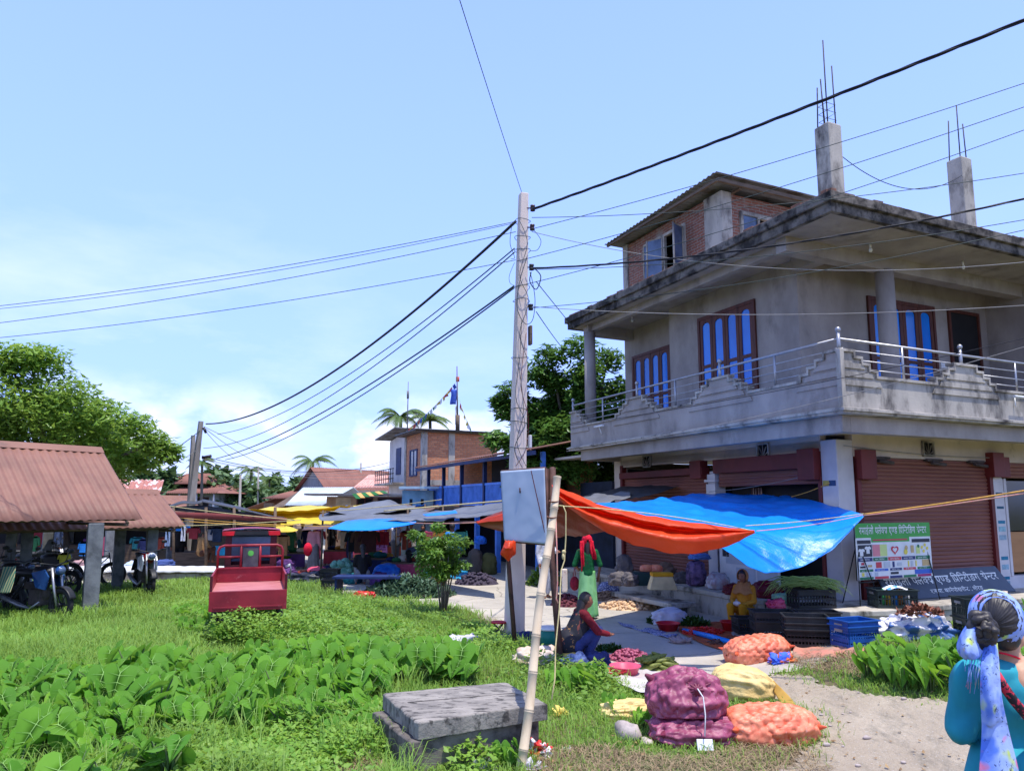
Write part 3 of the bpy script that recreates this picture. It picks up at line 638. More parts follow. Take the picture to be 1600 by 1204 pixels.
# grass over the field and the verge, finer and denser close by
X, Y = scatter(230000, -.80, .80, 5.2, 21.5, 1.35)
k = keep_off(X, Y, PW+[plinth_w]); edge = keep_off(X+RNG.normal(0, .13, len(X)), Y+RNG.normal(0, .13, len(X)), PW)
nzv = NV(X, Y, 0.0); k &= (nzv+RNG.uniform(-.35, .35, len(X)) > -.33) | (Y > 14)
k |= (~k & edge & (RNG.random(len(X)) < .7) & keep_off(X, Y, [plinth_w]))
# worn earth by the road
bare = [tuple(G(*p)[:2]) for p in ((830, 1204), (850, 1175), (930, 1165), (1010, 1180), (1090, 1185), (1215, 1150), (1300, 1204), (1200, 1300), (800, 1300))]
bare2 = [tuple(G(*p)[:2]) for p in ((330, 1165), (560, 1150), (600, 1204), (640, 1290), (250, 1290), (300, 1200))]
bare3 = [tuple(G(*p)[:2]) for p in ((1230, 1025), (1330, 1012), (1350, 1060), (1310, 1052), (1245, 1045))]
for Bp, dn in ((bare, .16), (bare2, .25), (bare3, .3)): k &= ~(inpoly(Bp, X, Y) & (RNG.random(len(X)) > dn))
X, Y = X[k], Y[k]; n = len(X); far = np.clip((Y-6)/10, 0, 1)
hg = RNG.uniform(.05, .14, n)*(1+.5*far); tall = (X < -.42*Y) & (Y > 8.5) & (Y < 14.5); hg = np.where(tall, RNG.uniform(.14, .32, n), hg); hg *= np.where(X > .16*Y, .62, 1.0)
hg *= 1+.5*NV(X, Y, 4.0)
blades(np.stack([X, Y, TV(X, Y)-.01], 1), hg, RNG.uniform(.005, .011, n)*(1+1.1*far), RNG.uniform(.1, 1.2, n), 'grass', 'bright green grass covering the field and the road verge', m_grass)
# dry straw and stubble on the worn patches
def dry(n, P, name, label):
    A = np.array(P); X = RNG.uniform(A[:, 0].min(), A[:, 0].max(), n); Y = RNG.uniform(A[:, 1].min(), A[:, 1].max(), n); k = inpoly(P, X, Y); X, Y = X[k], Y[k]; n = len(X)
    blades(np.stack([X, Y, TV(X, Y)], 1), RNG.uniform(.02, .07, n), RNG.uniform(.004, .009, n), RNG.uniform(1, 3.5, n), name, label, m_straw)
m_straw = M('dry_straw', (.34, .25, .14, 1), (.2, .14, .08, 1), 9, bump=0)
for P_, nm, nd in ((bare, 'dry brown straw lying at the road edge below the onion sacks', 9000), (bare3, 'dry brown straw beside the stack of black crates', 2600), (bare2, 'dry stalks and litter at the bottom of the field', 7000)): dry(nd, P_, 'dry_straw', nm)
stp = gp([(640, 948), (720, 955), (780, 968), (775, 978), (700, 972), (650, 962)]); dry(2600, stp, 'dry_straw', 'brown plant litter swept along the plaza edge by the small tree')
# taller tufts among the taro, fallen leaves and litter
X, Y = scatter(9000, -.80, -.12, 5.4, 9.2, 1); k = keep_off(X, Y, PW); X, Y = X[k], Y[k]; n = len(X); kk = NV(X*2, Y*2, 11.0) > .05; X, Y = X[kk], Y[kk]; n = len(X)
blades(np.stack([X, Y, TV(X, Y)-.01], 1), RNG.uniform(.18, .42, n), RNG.uniform(.006, .011, n), RNG.uniform(.2, .9, n), 'tall_grass', 'taller grass tufts pushing up between the taro plants', m_grass)
X, Y = scatter(1500, -.70, .62, 5.4, 13, 1.2); k = keep_off(X, Y, [PLAZA_P, plinth_w]); X, Y = X[k], Y[k]; n = len(X)
LITC = np.stack([X, Y, TV(X, Y)+.03], 1)
# low broad-leaved weeds
def leafs(C, size, tilt, name, label, mat, aspect=.55, parent=None, kind='stuff', droop=None, loc=None, up=None):
    n = len(C); a = RNG.uniform(0, 2*np.pi, n); t = tilt
    d = np.stack([np.cos(a)*np.cos(t), np.sin(a)*np.cos(t), np.sin(t)], 1); s = np.stack([-np.sin(a), np.cos(a), 0*a], 1)
    r = RNG.uniform(-.7, .7, n)[:, None]; nn = np.cross(d, s); s = s*np.cos(r)+nn*np.sin(r); nn = np.cross(s, d)
    L = size[:, None]; w = s*L*aspect/2
    V = np.stack([C, C+d*L*.45+w+nn*L*.1, C+d*L-nn*L*.08, C+d*L*.45-w+nn*L*.1, C+d*L*.5], 1).reshape(-1, 3)
    b = (np.arange(n)*5)[:, None, None]; F = (b+np.array([[0, 1, 4], [1, 2, 4], [0, 4, 3], [4, 2, 3]])[None]).reshape(-1, 3)
    o = npobj(name, V, F, mat, parent, True, loc)
    return props(o, label, kind=kind) if kind else o
WEED = gp([(250, 945), (440, 938), (640, 955), (760, 990), (870, 1040), (960, 1070), (1000, 1110), (900, 1110), (860, 1085), (780, 1060), (600, 1050), (420, 1020), (280, 990)])
WEED2 = gp([(130, 1204), (400, 1120), (590, 1120), (600, 1165), (780, 1204), (700, 1260), (100, 1260)])
allw = []
for P_, n in ((WEED, 90000), (WEED2, 30000)):
    A = np.array(P_); X = RNG.uniform(A[:, 0].min(), A[:, 0].max(), n); Y = RNG.uniform(A[:, 1].min(), A[:, 1].max(), n); k = inpoly(P_, X, Y) & keep_off(X, Y, PW[:2]) & (NV(X*1.4, Y*1.4, 7.0)+RNG.uniform(-.3, .3, n) > -.18)
    X, Y = X[k], Y[k]; hh = np.clip(.16+.16*NV(X*1.6, Y*1.6, 2.0), .05, .32); allw.append(np.stack([X, Y, TV(X, Y)+hh*RNG.random(len(X))**.6], 1))
n = 26000; P_ = gp([(250, 985), (330, 962), (440, 958), (560, 962), (650, 975), (640, 1010), (500, 1020), (330, 1015)]); A = np.array(P_); X = RNG.uniform(A[:, 0].min(), A[:, 0].max(), n); Y = RNG.uniform(A[:, 1].min(), A[:, 1].max(), n); k = inpoly(P_, X, Y); X, Y = X[k], Y[k]; hh = np.clip(.32+.35*NV(X*2.2, Y*2.2, 5.0), .12, .62)*np.clip((X+5.6)/.8, .3, 1)*np.clip((-1.6-X)/1.6, .35, 1); allw.append(np.stack([X, Y, hh*RNG.random(len(X))**.55], 1))
C = np.concatenate(allw); n = len(C)
leafs(C, RNG.uniform(.035, .085, n), RNG.uniform(-.5, .6, n), 'weeds', 'low broad-leaved weeds tangled through the middle of the field', m_weed, .6)
leafs(LITC, RNG.uniform(.02, .06, len(LITC)), RNG.uniform(-.2, .4, len(LITC)), 'leaf_litter', 'dry fallen leaves scattered over grass and road edge', M('dry_leaf_litter', (.34, .22, .10, 1), (.20, .12, .06, 1), 6, bump=0), .6)
# taro plants
def taro_leaf(m, base, yaw, pitch, roll, L):
    out = [(.0, 0), (.06, -.15), (.15, -.27), (.27, -.26), (.37, -.12), (.40, .07), (.36, .29), (.26, .54), (.13, .8), (0, 1.06)]
    R = Matrix.Rotation(yaw, 3, 'Z') @ Matrix.Rotation(-pitch, 3, 'X') @ Matrix.Rotation(roll, 3, 'Y')
    wx_, yk = random.uniform(.92, 1.25), random.uniform(.82, 1.05); out = [(x*wx_*(1+random.uniform(-.05, .05)), y*yk) for x, y in out]; fold = random.uniform(.12, .4); curl = random.uniform(.02, .22); ph = random.uniform(0, 6)
    def T(x, y, dz=0):
        z = abs(x)*fold - curl*max(0, y)**2 + .025*math.sin(9*y+ph)*(abs(x)/.4) - .25*max(0, -y)*abs(x)+dz
        return base + R @ (Vector((x*1.05, y, z))*L)
    mids = [q*yk for q in (0, .0, .04, .08, .14, .26, .42, .62, .82, 1.03)]
    for sg in (1, -1):
        vs = [T(sg*x, y) for x, y in out]+[T(0, y) for y in mids]+[T(sg*x*.5, (y+q)/2) for (x, y), q in zip(out, mids)]
        n = len(out); fs = []
        for i in range(n-1): fs += [(i, i+1, 2*n+i+1, 2*n+i), (2*n+i, 2*n+i+1, n+i+1, n+i)]
        m.add(vs, fs, 0, True)
    def rib(a, b, w):
        A, B = Vector(a), Vector(b); pr = Vector((-(B-A).y, (B-A).x)).normalized()*w; M_ = (A+B)/2
        m.add([T(A.x-pr.x, A.y-pr.y, .02), T(A.x+pr.x, A.y+pr.y, .02), T(M_.x+pr.x*.7, M_.y+pr.y*.7, .022), T(B.x, B.y, .012), T(M_.x-pr.x*.7, M_.y-pr.y*.7, .022)], [(0, 1, 2, 3, 4)], 1)
    rib((0, .02), (0, .97*yk), .012)
    for sg in (1, -1):
        rib((0, .02), (sg*.22, -.28), .01); rib((0, .1), (sg*.37, .1), .008); rib((0, .3), (sg*.33, .42), .007); rib((0, .5), (sg*.22, .66), .006)
protos = []
def make_taro(nl, L, H, name='taro_plant'):
    t = thing(name, 'large-leaved green taro plant growing in the thick patch on the field', 'taro plant', (0, 0, 0), 0, 'taro plants growing across the field')
    lm, sm_ = MB(), MB(); a0 = random.uniform(0, 6)
    for k in range(nl):
        a = a0+k*2.4+random.uniform(-.3, .3); h = H*random.uniform(.6, 1.1); r = h*random.uniform(.25, .55)
        tip = Vector((math.cos(a)*r, math.sin(a)*r, h)); st = Vector((math.cos(a)*.03, math.sin(a)*.03, 0))
        sm_.tube([st, st.lerp(tip, .5)+Vector((-math.cos(a)*.03, -math.sin(a)*.03, .03)), tip], [.014, .010, .006], 5)
        taro_leaf(lm, tip, -math.pi+.25+random.gauss(0, 1.15), random.uniform(.1, 1.2), random.uniform(-.55, .55), L*random.uniform(.65, 1.2))
    o = lm.build('foliage', [m_taro, m_vein], t, fix=False); bm = bmesh.new(); bm.from_mesh(o.data); bmesh.ops.remove_doubles(bm, verts=bm.verts, dist=.0002); bm.to_mesh(o.data); bm.free(); sm_.build('stem', m_tarostem, t); return t
SIZES = [(8, .23, .32), (7, .27, .38), (9, .18, .26), (7, .24, .32), (6, .19, .24), (8, .28, .42), (9, .15, .30)]
protos = [make_taro(*s) for s in SIZES]; used = [False]*len(protos)
def put_taro(x, y, sc, kind=None, label=None, group=None):
    i = kind if kind is not None else random.randrange(len(protos)); rz = random.gauss(0, .8)
    if not used[i]: used[i] = True; p = protos[i]; p.location = (x, y, terr(x, y)); p.rotation_euler.z = rz; p.scale = (sc,)*3; c = p
    else: c = dup(protos[i], (x, y, terr(x, y)), rz, None, sc)
    if label: c['label'] = label
    if group: c['group'] = group
    return c
def fill(P, n, s0, s1, mind, kinds=None, **k):
    A = np.array(P); pts = []; tr = 0
    while len(pts) < n and tr < 6000:
        tr += 1; x, y = random.uniform(A[:, 0].min(), A[:, 0].max()), random.uniform(A[:, 1].min(), A[:, 1].max())
        if not inpoly(P, np.array([x]), np.array([y]))[0] or any((x-a)**2+(y-b)**2 < mind**2 for a, b in pts): continue
        if -1.45 < x < .55 and 5.35 < y < 6.95: continue
        pts.append((x, y)); put_taro(x, y, random.uniform(s0, s1), random.choice(kinds) if kinds else None, **k)
fill(gp([(-40, 1075), (200, 1060), (420, 1052), (610, 1062), (600, 1100), (588, 1165), (430, 1150), (300, 1150), (200, 1180), (-80, 1200)]), 165, .6, 1.1, .16)
fill(gp([(400, 1045), (560, 1025), (700, 1050), (770, 1075), (640, 1075), (590, 1085), (480, 1070)]), 44, .75, 1.05, .23)
fill(gp([(-100, 1190), (200, 1180), (270, 1230), (160, 1330), (-200, 1330)]), 26, .8, 1.15, .2)
fill(gp([(240, 975), (330, 950), (470, 950), (520, 985), (430, 1010), (300, 1005)]), 84, .55, .85, .36, (2, 3, 4))
fill(gp([(520, 985), (600, 975), (700, 990), (740, 1000), (600, 1010)]), 16, .4, .6, .4, (2, 3, 4))
fill(gp([(0, 1045), (200, 1030), (360, 1040), (330, 1060), (0, 1085)]), 26, .5, .8, .33, (2, 3, 4))
fill(gp([(612, 1185), (680, 1178), (760, 1185), (760, 1225), (620, 1235)]), 11, .9, 1.15, .16)
for px, py, sc in ((798, 1200, .55), (905, 1085, .8), (960, 1118, .55), (1005, 1135, .42), (870, 1075, .6), (935, 1068, .6), (1060, 1100, .3)): p = G(px, py); put_taro(p.x, p.y, sc, 3)
fill(gp([(1345, 1060), (1380, 1048), (1450, 1050), (1560, 1052), (1600, 1075), (1480, 1085), (1390, 1082)]), 15, .7, 1.0, .24, (0, 1, 3, 5), label='large-leaved taro plant in the clump before the plinth, left of the turquoise dress', group='taro plants before the plinth')
for px, py in ((1590, 1010), (1640, 1040), (1620, 985)): p = G(px, py); put_taro(p.x, p.y, 1.0, 1, 'large-leaved taro plant behind the headscarf at the right-hand picture edge', 'taro plants at the right edge')
# trees
def tree(name, label, cat, base, crown, R, ncl, nl, ls, mat, droop=(-.9, .1), trunk=.2, clr=.33, aspect=.34, group=None, stems=None, seed=1, shell=.55, lobes=None, tmat=None):
    rnd = random.Random(seed); base, crown = Vector(base), Vector(crown)
    t = thing(name, label, cat, base, 0, group); cl = []
    for k in range(ncl):
        while True:
            v = Vector((rnd.uniform(-1, 1), rnd.uniform(-1, 1), rnd.uniform(-1, 1)))
            if shell < v.length < 1: break
        cl.append((crown+Vector((v.x*R[0], v.y*R[1], v.z*R[2])), rnd.uniform(.7, 1.25)*clr*min(R)))
    if lobes: cl += [(Vector(p), r) for p, r in lobes]
    per = nl//len(cl); Cs = []
    for c, r in cl:
        v = RNG.normal(0, 1, (per, 3)); v /= np.linalg.norm(v, axis=1)[:, None]; v *= (RNG.random(per)**.45)[:, None]*r; v[:, 2] *= .75
        Cs.append(v+np.array(c))
    C = np.concatenate(Cs); n = len(C)
    leafs(C, RNG.uniform(.7, 1.3, n)*ls, RNG.uniform(droop[0], droop[1], n), 'crown', None, mat, aspect, t, None, loc=tuple(base))
    m = MB(); bz = base-base
    top = crown-base; fork = Vector((top.x*.5, top.y*.5, max(.3*top.z, top.z-R[2]*.8)))
    if stems:
        for s in stems: m.tube([Vector((s[0]*.35, s[1]*.35, 0)), Vector((s[0], s[1], top.z*.45)), Vector((s[0]*2.2, s[1]*2.2, top.z))], [trunk, trunk*.75, trunk*.35], 7)
    else: m.tube([bz, fork*.5+Vector((.05, 0, 0)), fork], [trunk, trunk*.85, trunk*.7], 9)
    for c, r in cl[::max(1, len(cl)//16)]:
        e = c-base; s0 = fork if not stems else Vector((0, 0, top.z*.5)); m.tube([s0, s0.lerp(e, .5)+Vector((0, 0, .1*e.length*.3)), e], [trunk*.45, trunk*.28, trunk*.1], 5)
    m.build('trunk', tmat or m_bark, t); return t
b = D(60, 700, 25)
tree('mango_tree', 'broad spreading mango tree behind the rust red shed roofs at left', 'tree', (-16.5, 27, 0), (-17.8, 26.5, 4.2), (3.4, 3.0, 2.3), 60, 36000, .28, m_mango, trunk=.35, clr=.27, seed=3,
     lobes=[(D(20, 575, 24), .9), (D(75, 560, 24), .75), (D(120, 620, 24), .9), (D(165, 645, 24), .8), (D(215, 665, 24), .7), (D(240, 690, 24), .65), (D(262, 705, 24), .5), (D(150, 690, 25), 1.0), (D(200, 715, 25), .8), (D(225, 720, 25), .55), (D(60, 640, 23.5), 1.1), (D(110, 665, 24), 1.0), (D(10, 620, 23.5), 1.1), (D(180, 735, 26), .7), (D(40, 600, 24.5), 1.3), (D(95, 612, 24.5), 1.2), (D(140, 650, 25), 1.2), (D(190, 690, 25), 1.1), (D(30, 660, 24.5), 1.4), (D(90, 690, 25), 1.4), (D(48, 556, 24), .7), (D(10, 556, 24), .8)])
b = D(890, 760, 22.5)
tree('mango_tree', 'dark leafy mango tree between the utility pole and the corner house', 'tree', (2.2, 23.5, 0), (2.0, 22.8, 4.2), (2.1, 1.5, 2.9), 90, 34000, .26, m_mango2, trunk=.22, clr=.36, seed=5, shell=.2,
     lobes=[(D(860, 555, 22), .55), (D(905, 540, 22), .6), (D(800, 610, 22), .5), (D(790, 640, 22), .4), (D(780, 625, 22), .3), (D(840, 580, 22), .5), (D(950, 560, 22.5), .6), (D(775, 685, 21.5), .42), (D(800, 690, 21.5), .4), (D(870, 690, 21.5), .8), (D(900, 730, 21), .7), (D(845, 735, 21), .6), (D(925, 640, 22), .8)])
p = G(692, 962)
tree('small_tree', 'young tree with glossy leaves and a multi-stemmed trunk at the plaza edge', 'tree', p, D(688, 868, p.y), (.44, .42, .42), 34, 5200, .10, m_mid, droop=(-1.3, .2), trunk=.022, clr=.36, aspect=.42, seed=8,
     stems=[(.12, .03), (-.1, .04), (.05, -.06), (-.03, -.04), (.0, .08), (.08, .05)], lobes=[(D(683, 822, p.y), .15), (D(655, 838, p.y), .17), (D(725, 845, p.y), .16), (D(722, 880, p.y), .15), (D(660, 865, p.y), .16), (D(703, 838, p.y), .16), (D(645, 832, p.y-.1), .1)])
far_trees = [(362, 790, 62, 4.6, 742, 3.6, 'rounded dark tree beyond the far red-roofed house'), (345, 790, 70, 3.4, 735, 2.8, 'dark tree top peeping over the far red house'), (455, 800, 75, 4.2, 762, 2.4, 'pale green bush between two distant roofs'), (425, 800, 70, 3.2, 762, 2.4, 'green thicket below the distant palm crowns'),
             (520, 795, 80, 3.6, 750, 2.2, 'grey green tree behind the grey gabled house'), (448, 800, 85, 4.0, 748, 2.6, 'hazy tree to the left of the grey gable'), (195, 800, 45, 2.8, 748, 2.2, 'small dark tree beside the mango crown edge'), (240, 790, 60, 2.6, 738, 1.7, 'bright green tree top above the far red roof'), (395, 800, 66, 2.6, 775, 2.2, 'olive bush at the foot of the thin far pole'), (540, 800, 78, 2.4, 762, 1.4, 'dark tree top right of the grey gabled roof')]
for k, (px, py, Yd, w, top, hh, lb) in enumerate(far_trees):
    w *= .72; hh *= .8; c = D(px, top, Yd)-Vector((0, 0, hh*.9))
    tree('distant_tree', lb, 'tree', (c.x, Yd, 0), c, (w, w*.8, hh), 26, 3200, .75, m_far, droop=(-1, .6), trunk=.25, clr=.42, aspect=.6, group='trees on the horizon', seed=20+k, shell=.3)
def palm(label, px, py, Yd, L, base_z=0, n=13, group='palms beyond the roofs', seed=0):
    rnd = random.Random(seed); c = D(px, py, Yd); t = thing('palm_tree', label, 'palm tree', (c.x, Yd, base_z), 0, group)
    top = c-Vector((c.x, Yd, base_z)); m = MB(); m.tube([(0, 0, 0), (.1, 0, top.z*.5), top], [.16, .11, .09], 8); m.build('trunk', m_bark, t)
    m = MB()
    for k in range(n):
        a = 2*math.pi*k/n+rnd.uniform(-.2, .2); e = rnd.uniform(.2, 1.25); r = L*rnd.uniform(.8, 1.1); pts = []
        for i in range(8):
            s = i/7; pts.append(top+Vector((math.cos(a)*r*s*math.cos(e*.6), math.sin(a)*r*s*math.cos(e*.6), r*(math.sin(e)*s-(.85)*s*s))))
        m.tube(pts, [.03*(1-i/9) for i in range(8)], 4)
        for i in range(1, 40):
            s = i/40*7; j = min(6, int(s)); p = pts[j].lerp(pts[j+1], s-j); d = (pts[j+1]-pts[j]).normalized(); w = d.cross(Vector((0, 0, 1))).normalized(); ll = L*.26*math.sin(math.pi*min(.97, .12+i/45))
            for sg in (1, -1):
                q = p+(w*sg*.8+d*.55).normalized()*ll+Vector((0, 0, -ll*.45)); m.add([p-d*.03, p+d*.03, q], [(0, 1, 2)])
    m.build('crown', m_palm, t, fix=False); return t
palm('slender areca palm standing above the grey gabled house', 489, 722, 62, 2.6, seed=1)
palm('palm crown rising behind the white balcony house', 626, 652, 40, 2.0, seed=2)
palm('palm crown rising behind the brick house roof', 672, 657, 42, 1.7, seed=3)
palm('tall thin palm beyond the round dark tree', 392, 735, 72, 2.0, seed=4); palm('leaning palm left of the far white pole', 421, 750, 75, 2.0, seed=5); palm('palm crown beside the far utility post', 316, 722, 55, 1.4, seed=6)
palm('low palm between the distant thicket and the gable', 398, 748, 78, 2.0, seed=7)
# ------------------------------------------------------------------ sheds, stalls, houses along the market street
Z3 = Vector((0, 0, 1))
def V3(x, y, z=0): return Vector((x, y, z))
def pillar(m, x, y, w, h, rz=.6): m.box((x, y, h/2-.05), (w, w*.85, h+.1), rz)
def gshed(label, re, rd, dn, run, zr, ze, L, pil, pw, nwave, group='open market sheds with red sheet roofs', back=True, ph=None):
    re = V3(*re); rd = V3(*rd).normalized(); dn = V3(*dn).normalized()
    t = thing('market_shed', label, 'shed', re, 0, group); h = .035
    a, b = V3(0, 0, zr), -rd*L+V3(0, 0, zr); e0 = dn*run+V3(0, 0, ze); e1 = e0-rd*L; f0 = -dn*run+V3(0, 0, ze); f1 = f0-rd*L
    m = MB(); corr(m, a, b, e1+V3(0, 0, 0), e0, nwave, .016, 6, 5); m.build('roof_sheet', m_redroof, t, solid=.004)
    m = MB(); corr(m, a, b, f1, f0, nwave, .016, 6, 2); m.build('roof_sheet', m_redroof, t, solid=.004)
    m = MB()
    m.add([a+dn*.14+V3(0, 0, .02-.11), a+V3(0, 0, .045), a-dn*.14+V3(0, 0, -.09), b-dn*.14+V3(0, 0, -.09), b+V3(0, 0, .045), b+dn*.14+V3(0, 0, -.09)], [(0, 1, 4, 5), (1, 2, 3, 4)]); m.build('ridge_cap', m_redroof, t, solid=.012)
    m = MB()
    for q in (.12, .95): m.tube([a.lerp(e0, q)-Z3*.06-rd*.1, b.lerp(e1, q)-Z3*.06], .04, 4); m.tube([a.lerp(f0, q)-Z3*.06-rd*.1, b.lerp(f1, q)-Z3*.06], .04, 4)
    for s in (.3, L*.5): m.tube([a-rd*s-Z3*.07, e0-rd*s-Z3*.07], .035, 4); m.tube([a-rd*s-Z3*.07, f0-rd*s-Z3*.07], .035, 4); m.tube([e0-rd*s-Z3*.1, f0-rd*s-Z3*.1], .035, 4)
    m.build('rafter', m_timber, t)
    for (x, y, w) in pil:
        m = MB(); m.box((x-re.x, y-re.y, (ze-.06)/2-.05), (w, w, ze+.04), .62); m.build('pillar', m_pillar, t, bevel=.015)
    return t
DN1, RD1 = (.819, -.574), (.574, .819)
gshed('nearest open shed with a rust red corrugated roof and motorcycles under it', (-9.25, 16.1), RD1, DN1, 1.95, 3.4, 1.86, 10, [(-8.22, 14.3, .27), (-10.75, 16.1, .22), (-9.95, 11.6, .27), (-12.5, 13.5, .25)], .27, 60)
gshed('smaller red-roofed shed right behind the nearest shed', (-9.45, 19.2), RD1, DN1, 1.45, 2.52, 1.62, 9, [(-9.0, 18.15, .24), (-10.1, 18.7, .24), (-10.9, 15.8, .2), (-11.9, 18.6, .22)], .24, 50)
gshed('low red-roofed shed half hidden behind two others at left', D(295, 776, 30)*1, RD1, DN1, 1.6, 2.5, 1.75, 9, [(D(176, 800, 22.6).x, 22.6, .3), (D(112, 800, 28).x, 28, .26), (D(78, 800, 22.6).x, 22.6, .26), (D(270, 800, 26).x, 26, .25)], .24, 40)
for o in [x for x in SC.objects if x.name.startswith('market_shed')]: o.location.z = 0
def roofplane(m, pts, th=0): m.add(pts, [tuple(range(len(pts)))])
# sack-covered kerb wall in front of the stalls
t = thing('low_wall', 'long low wall topped with white plastic sacking in front of the shaded stalls', 'low wall', (-11, 21.3, 0))
MB().bb(-4.5, 2.7, -.25, .25, 0, .2).build('wall', m_plinth, t, bevel=.02)
m = MB(); m.grid(lambda u, v: V3(-4.5+7.2*u, -.3+.6*v, .37+.025*N3(u*30, v*3, 0, 1)-.3*max(0, abs(v-.5)*2-.62)*1.2-(.0)), 140, 12); m.build('plastic_sheet', M('white_sacking', (.75, .75, .74, 1), (.6, .6, .6, 1), 5, rough=.5, bump=.4), t, solid=.02)
# simple houses -----------------------------------------------------------------
def house_box(name, label, px, Y, rz, w, d, h, wall, z0=0, cat='house'):
    x = D(px, 789, Y).x; t = thing(name, label, cat, (x, Y, 0), rz)
    MB().bb(0, w, 0, d, z0, h).build('wall', wall, t); return t
def opening(t, x0, x1, z0, z1, y=0.0, side='front', fm=m_wood, gl=None):
    m = MB(); f = .06
    def P(a, b, c, e, q0, q1, mm): mm.bb(a, b, y-q1, y-q0, c, e) if side == 'front' else mm.bb(y-q1, y-q0, a, b, c, e)
    for b in ((x0, x0+f, z0, z1), (x1-f, x1, z0, z1), (x0+f, x1-f, z1-f, z1), (x0+f, x1-f, z0, z0+f)): P(*b, .0, .05, m)
    P((x0+x1)/2-.02, (x0+x1)/2+.02, z0+f, z1-f, 0.003, .04, m)
    fr = m.build('window', fm, t); m = MB(); P(x0+f, x1-f, z0+f, z1-f, .001, .015, m); m.build('pane', gl or m_dark, fr); return fr
def gable(t, w, d, h, hr, ov, mat, n=20, name='roof', lift=0, split=.5):      # ridge along y
    a0, a1 = V3(w*split, -ov, hr), V3(w*split, d+ov, hr); m = MB()
    dzl = (hr-h)/(w*split)*ov; dzr = (hr-h)/(w*(1-split))*ov
    corr(m, a0, a1, V3(-ov, d+ov, h-dzl), V3(-ov, -ov, h-dzl), n, .03, 4, 1); corr(m, a0, a1, V3(w+ov, d+ov, h-dzr), V3(w+ov, -ov, h-dzr), n, .03, 4, 1)
    return m.build(name, mat, t, solid=.02)
def gable_end(t, w, h, hr, mat, y=0, split=.5): m = MB(); m.prism([(0, h), (w, h), (w*split, hr-.05)], 'y', y, y+.1); return m.build('gable', mat, t)
def hip(t, x0, x1, y0, y1, z0, z1, inset, mat, name='roof'):
    m = MB(); q = [(x0, y0, z0), (x1, y0, z0), (x1, y1, z0), (x0, y1, z0)]; r0, r1 = (x0+inset, (y0+y1)/2, z1), (x1-inset, (y0+y1)/2, z1)
    corr(m, r0, r1, q[1], q[0], 40, .03, 4, 1); corr(m, r1, r0, q[3], q[2], 40, .03, 4, 1)
    m.add([q[1], q[2], r1], [(0, 1, 2)]); m.add([q[3], q[0], r0], [(0, 1, 2)]); return m.build(name, mat, t, solid=.03)
m_gw = M('grey_plank_wall', c8(150, 158, 164), c8(110, 116, 122), 3, rough=.9, sc=(6, 1, .3)); m_ply = M('tan_plywood', c8(196, 160, 122), c8(160, 124, 92), 1.4, rough=.8); m_roofred2 = M('brown_red_far_roof', (.26, .115, .085, 1), (.2, .085, .065, 1), 1.0, rough=.75, bump=0)
m_blue = M('blue_painted_wood', c8(92, 146, 232), c8(66, 118, 204), 3, rough=.5, bump=.1); m_blued = M('dark_blue_wood', c8(36, 54, 104), c8(26, 38, 76), 3, rough=.6, bump=.1); m_pgreen = M('pale_green_wall', c8(150, 168, 164), c8(120, 138, 136), 2, rough=.9)
# H1 two-tier far house
t = house_box('distant_house', 'far two-tier red-roofed house with a grey upper wall behind the sheds', 235, 60, -.25, 6.2, 4, 3.2, m_gw)
hip(t, -.9, 7.2, -1.2, 5, 3.1, 3.9, 1.6, m_roofred2); hip(t, .9, 5.0, .2, 3.6, 3.9, 4.8, .9, m_roofred2, 'upper_roof'); opening(t, 2.3, 3.6, 1.8, 2.8); opening(t, 4.4, 5.6, 1.8, 2.8)
m = MB()
for x in (3.6, 5.2, 6.8): m.tube([(x, -1, 0), (x, -1, 3.1)], .07, 6)
m.build('veranda_post', m_whitewash, t)
t = house_box('distant_shed', 'far rust-stained low roof left of the two-tier house', 182, 36, .1, 2.2, 3, 2.6, m_gw, cat='shed'); m = MB(); corr(m, (-.6, 0, 3.45), (2.2, 0, 3.4), (2.5, -1.2, 2.75), (-.3, -1.2, 2.8), 14, .03); m.build('roof', M('rusted_patchy_roof', c8(170, 112, 100), c8(220, 205, 200), 3, .5, .6, .7), t, solid=.02)
# H2 grey gable
t = house_box('gabled_house', 'brown-red roofed village house with a grey gable, in the street distance', 462, 48, -.62, 3.6, 7, 2.9, m_gw)
gable_end(t, 3.6, 2.9, 4.55, m_gw, 0, .5); gable(t, 3.6, 7, 2.9, 4.6, .35, m_roofred2, 24)
m = MB(); corr(m, (-.3, -.1, 3.1), (4.1, -.1, 3.1), (4.8, -1.5, 2.6), (-1.6, -1.5, 2.6), 26, .03, 4, 1); corr(m, (-.2, 7, 3.0), (-.2, -.2, 3.0), (-3.6, -1.4, 1.9), (-3.6, 7, 1.9), 30, .03, 4, 1); m.build('lower_roof', m_roofred2, t, solid=.02)
MB().bb(-3.2, 0, .2, .3, 0, 2.0).bb(-2.2, -1.2, -.9, -.8, 0, 2.3).build('side_wall', m_timber, t); opening(t, -3.0, -1.9, .6, 1.6, .2)
t = house_box('zinc_roofed_hut', 'plank hut under a bright white zinc roof in the street distance', 452, 40, -.3, 2.6, 2.0, 2.1, m_gw, cat='hut')
m = MB(); corr(m, (-.1, 1.4, 3.15), (3.2, 1.4, 3.15), (2.6, -.8, 2.15), (.25, -.8, 2.15), 24, .02, 4, 1); corr(m, (-.1, 1.4, 3.15), (3.2, 1.4, 3.15), (3.4, 2.6, 2.4), (-.4, 2.6, 2.4), 24, .02, 4, 1); m.build('roof', m_zinc, t, solid=.02)
m = MB(); m.add([(-.05, 1.4, 3.1), (.2, -.75, 2.1), (-.95, -.6, 1.9)], [(0, 1, 2)]); m.build('gable_lining', m_timber, t, solid=.03)
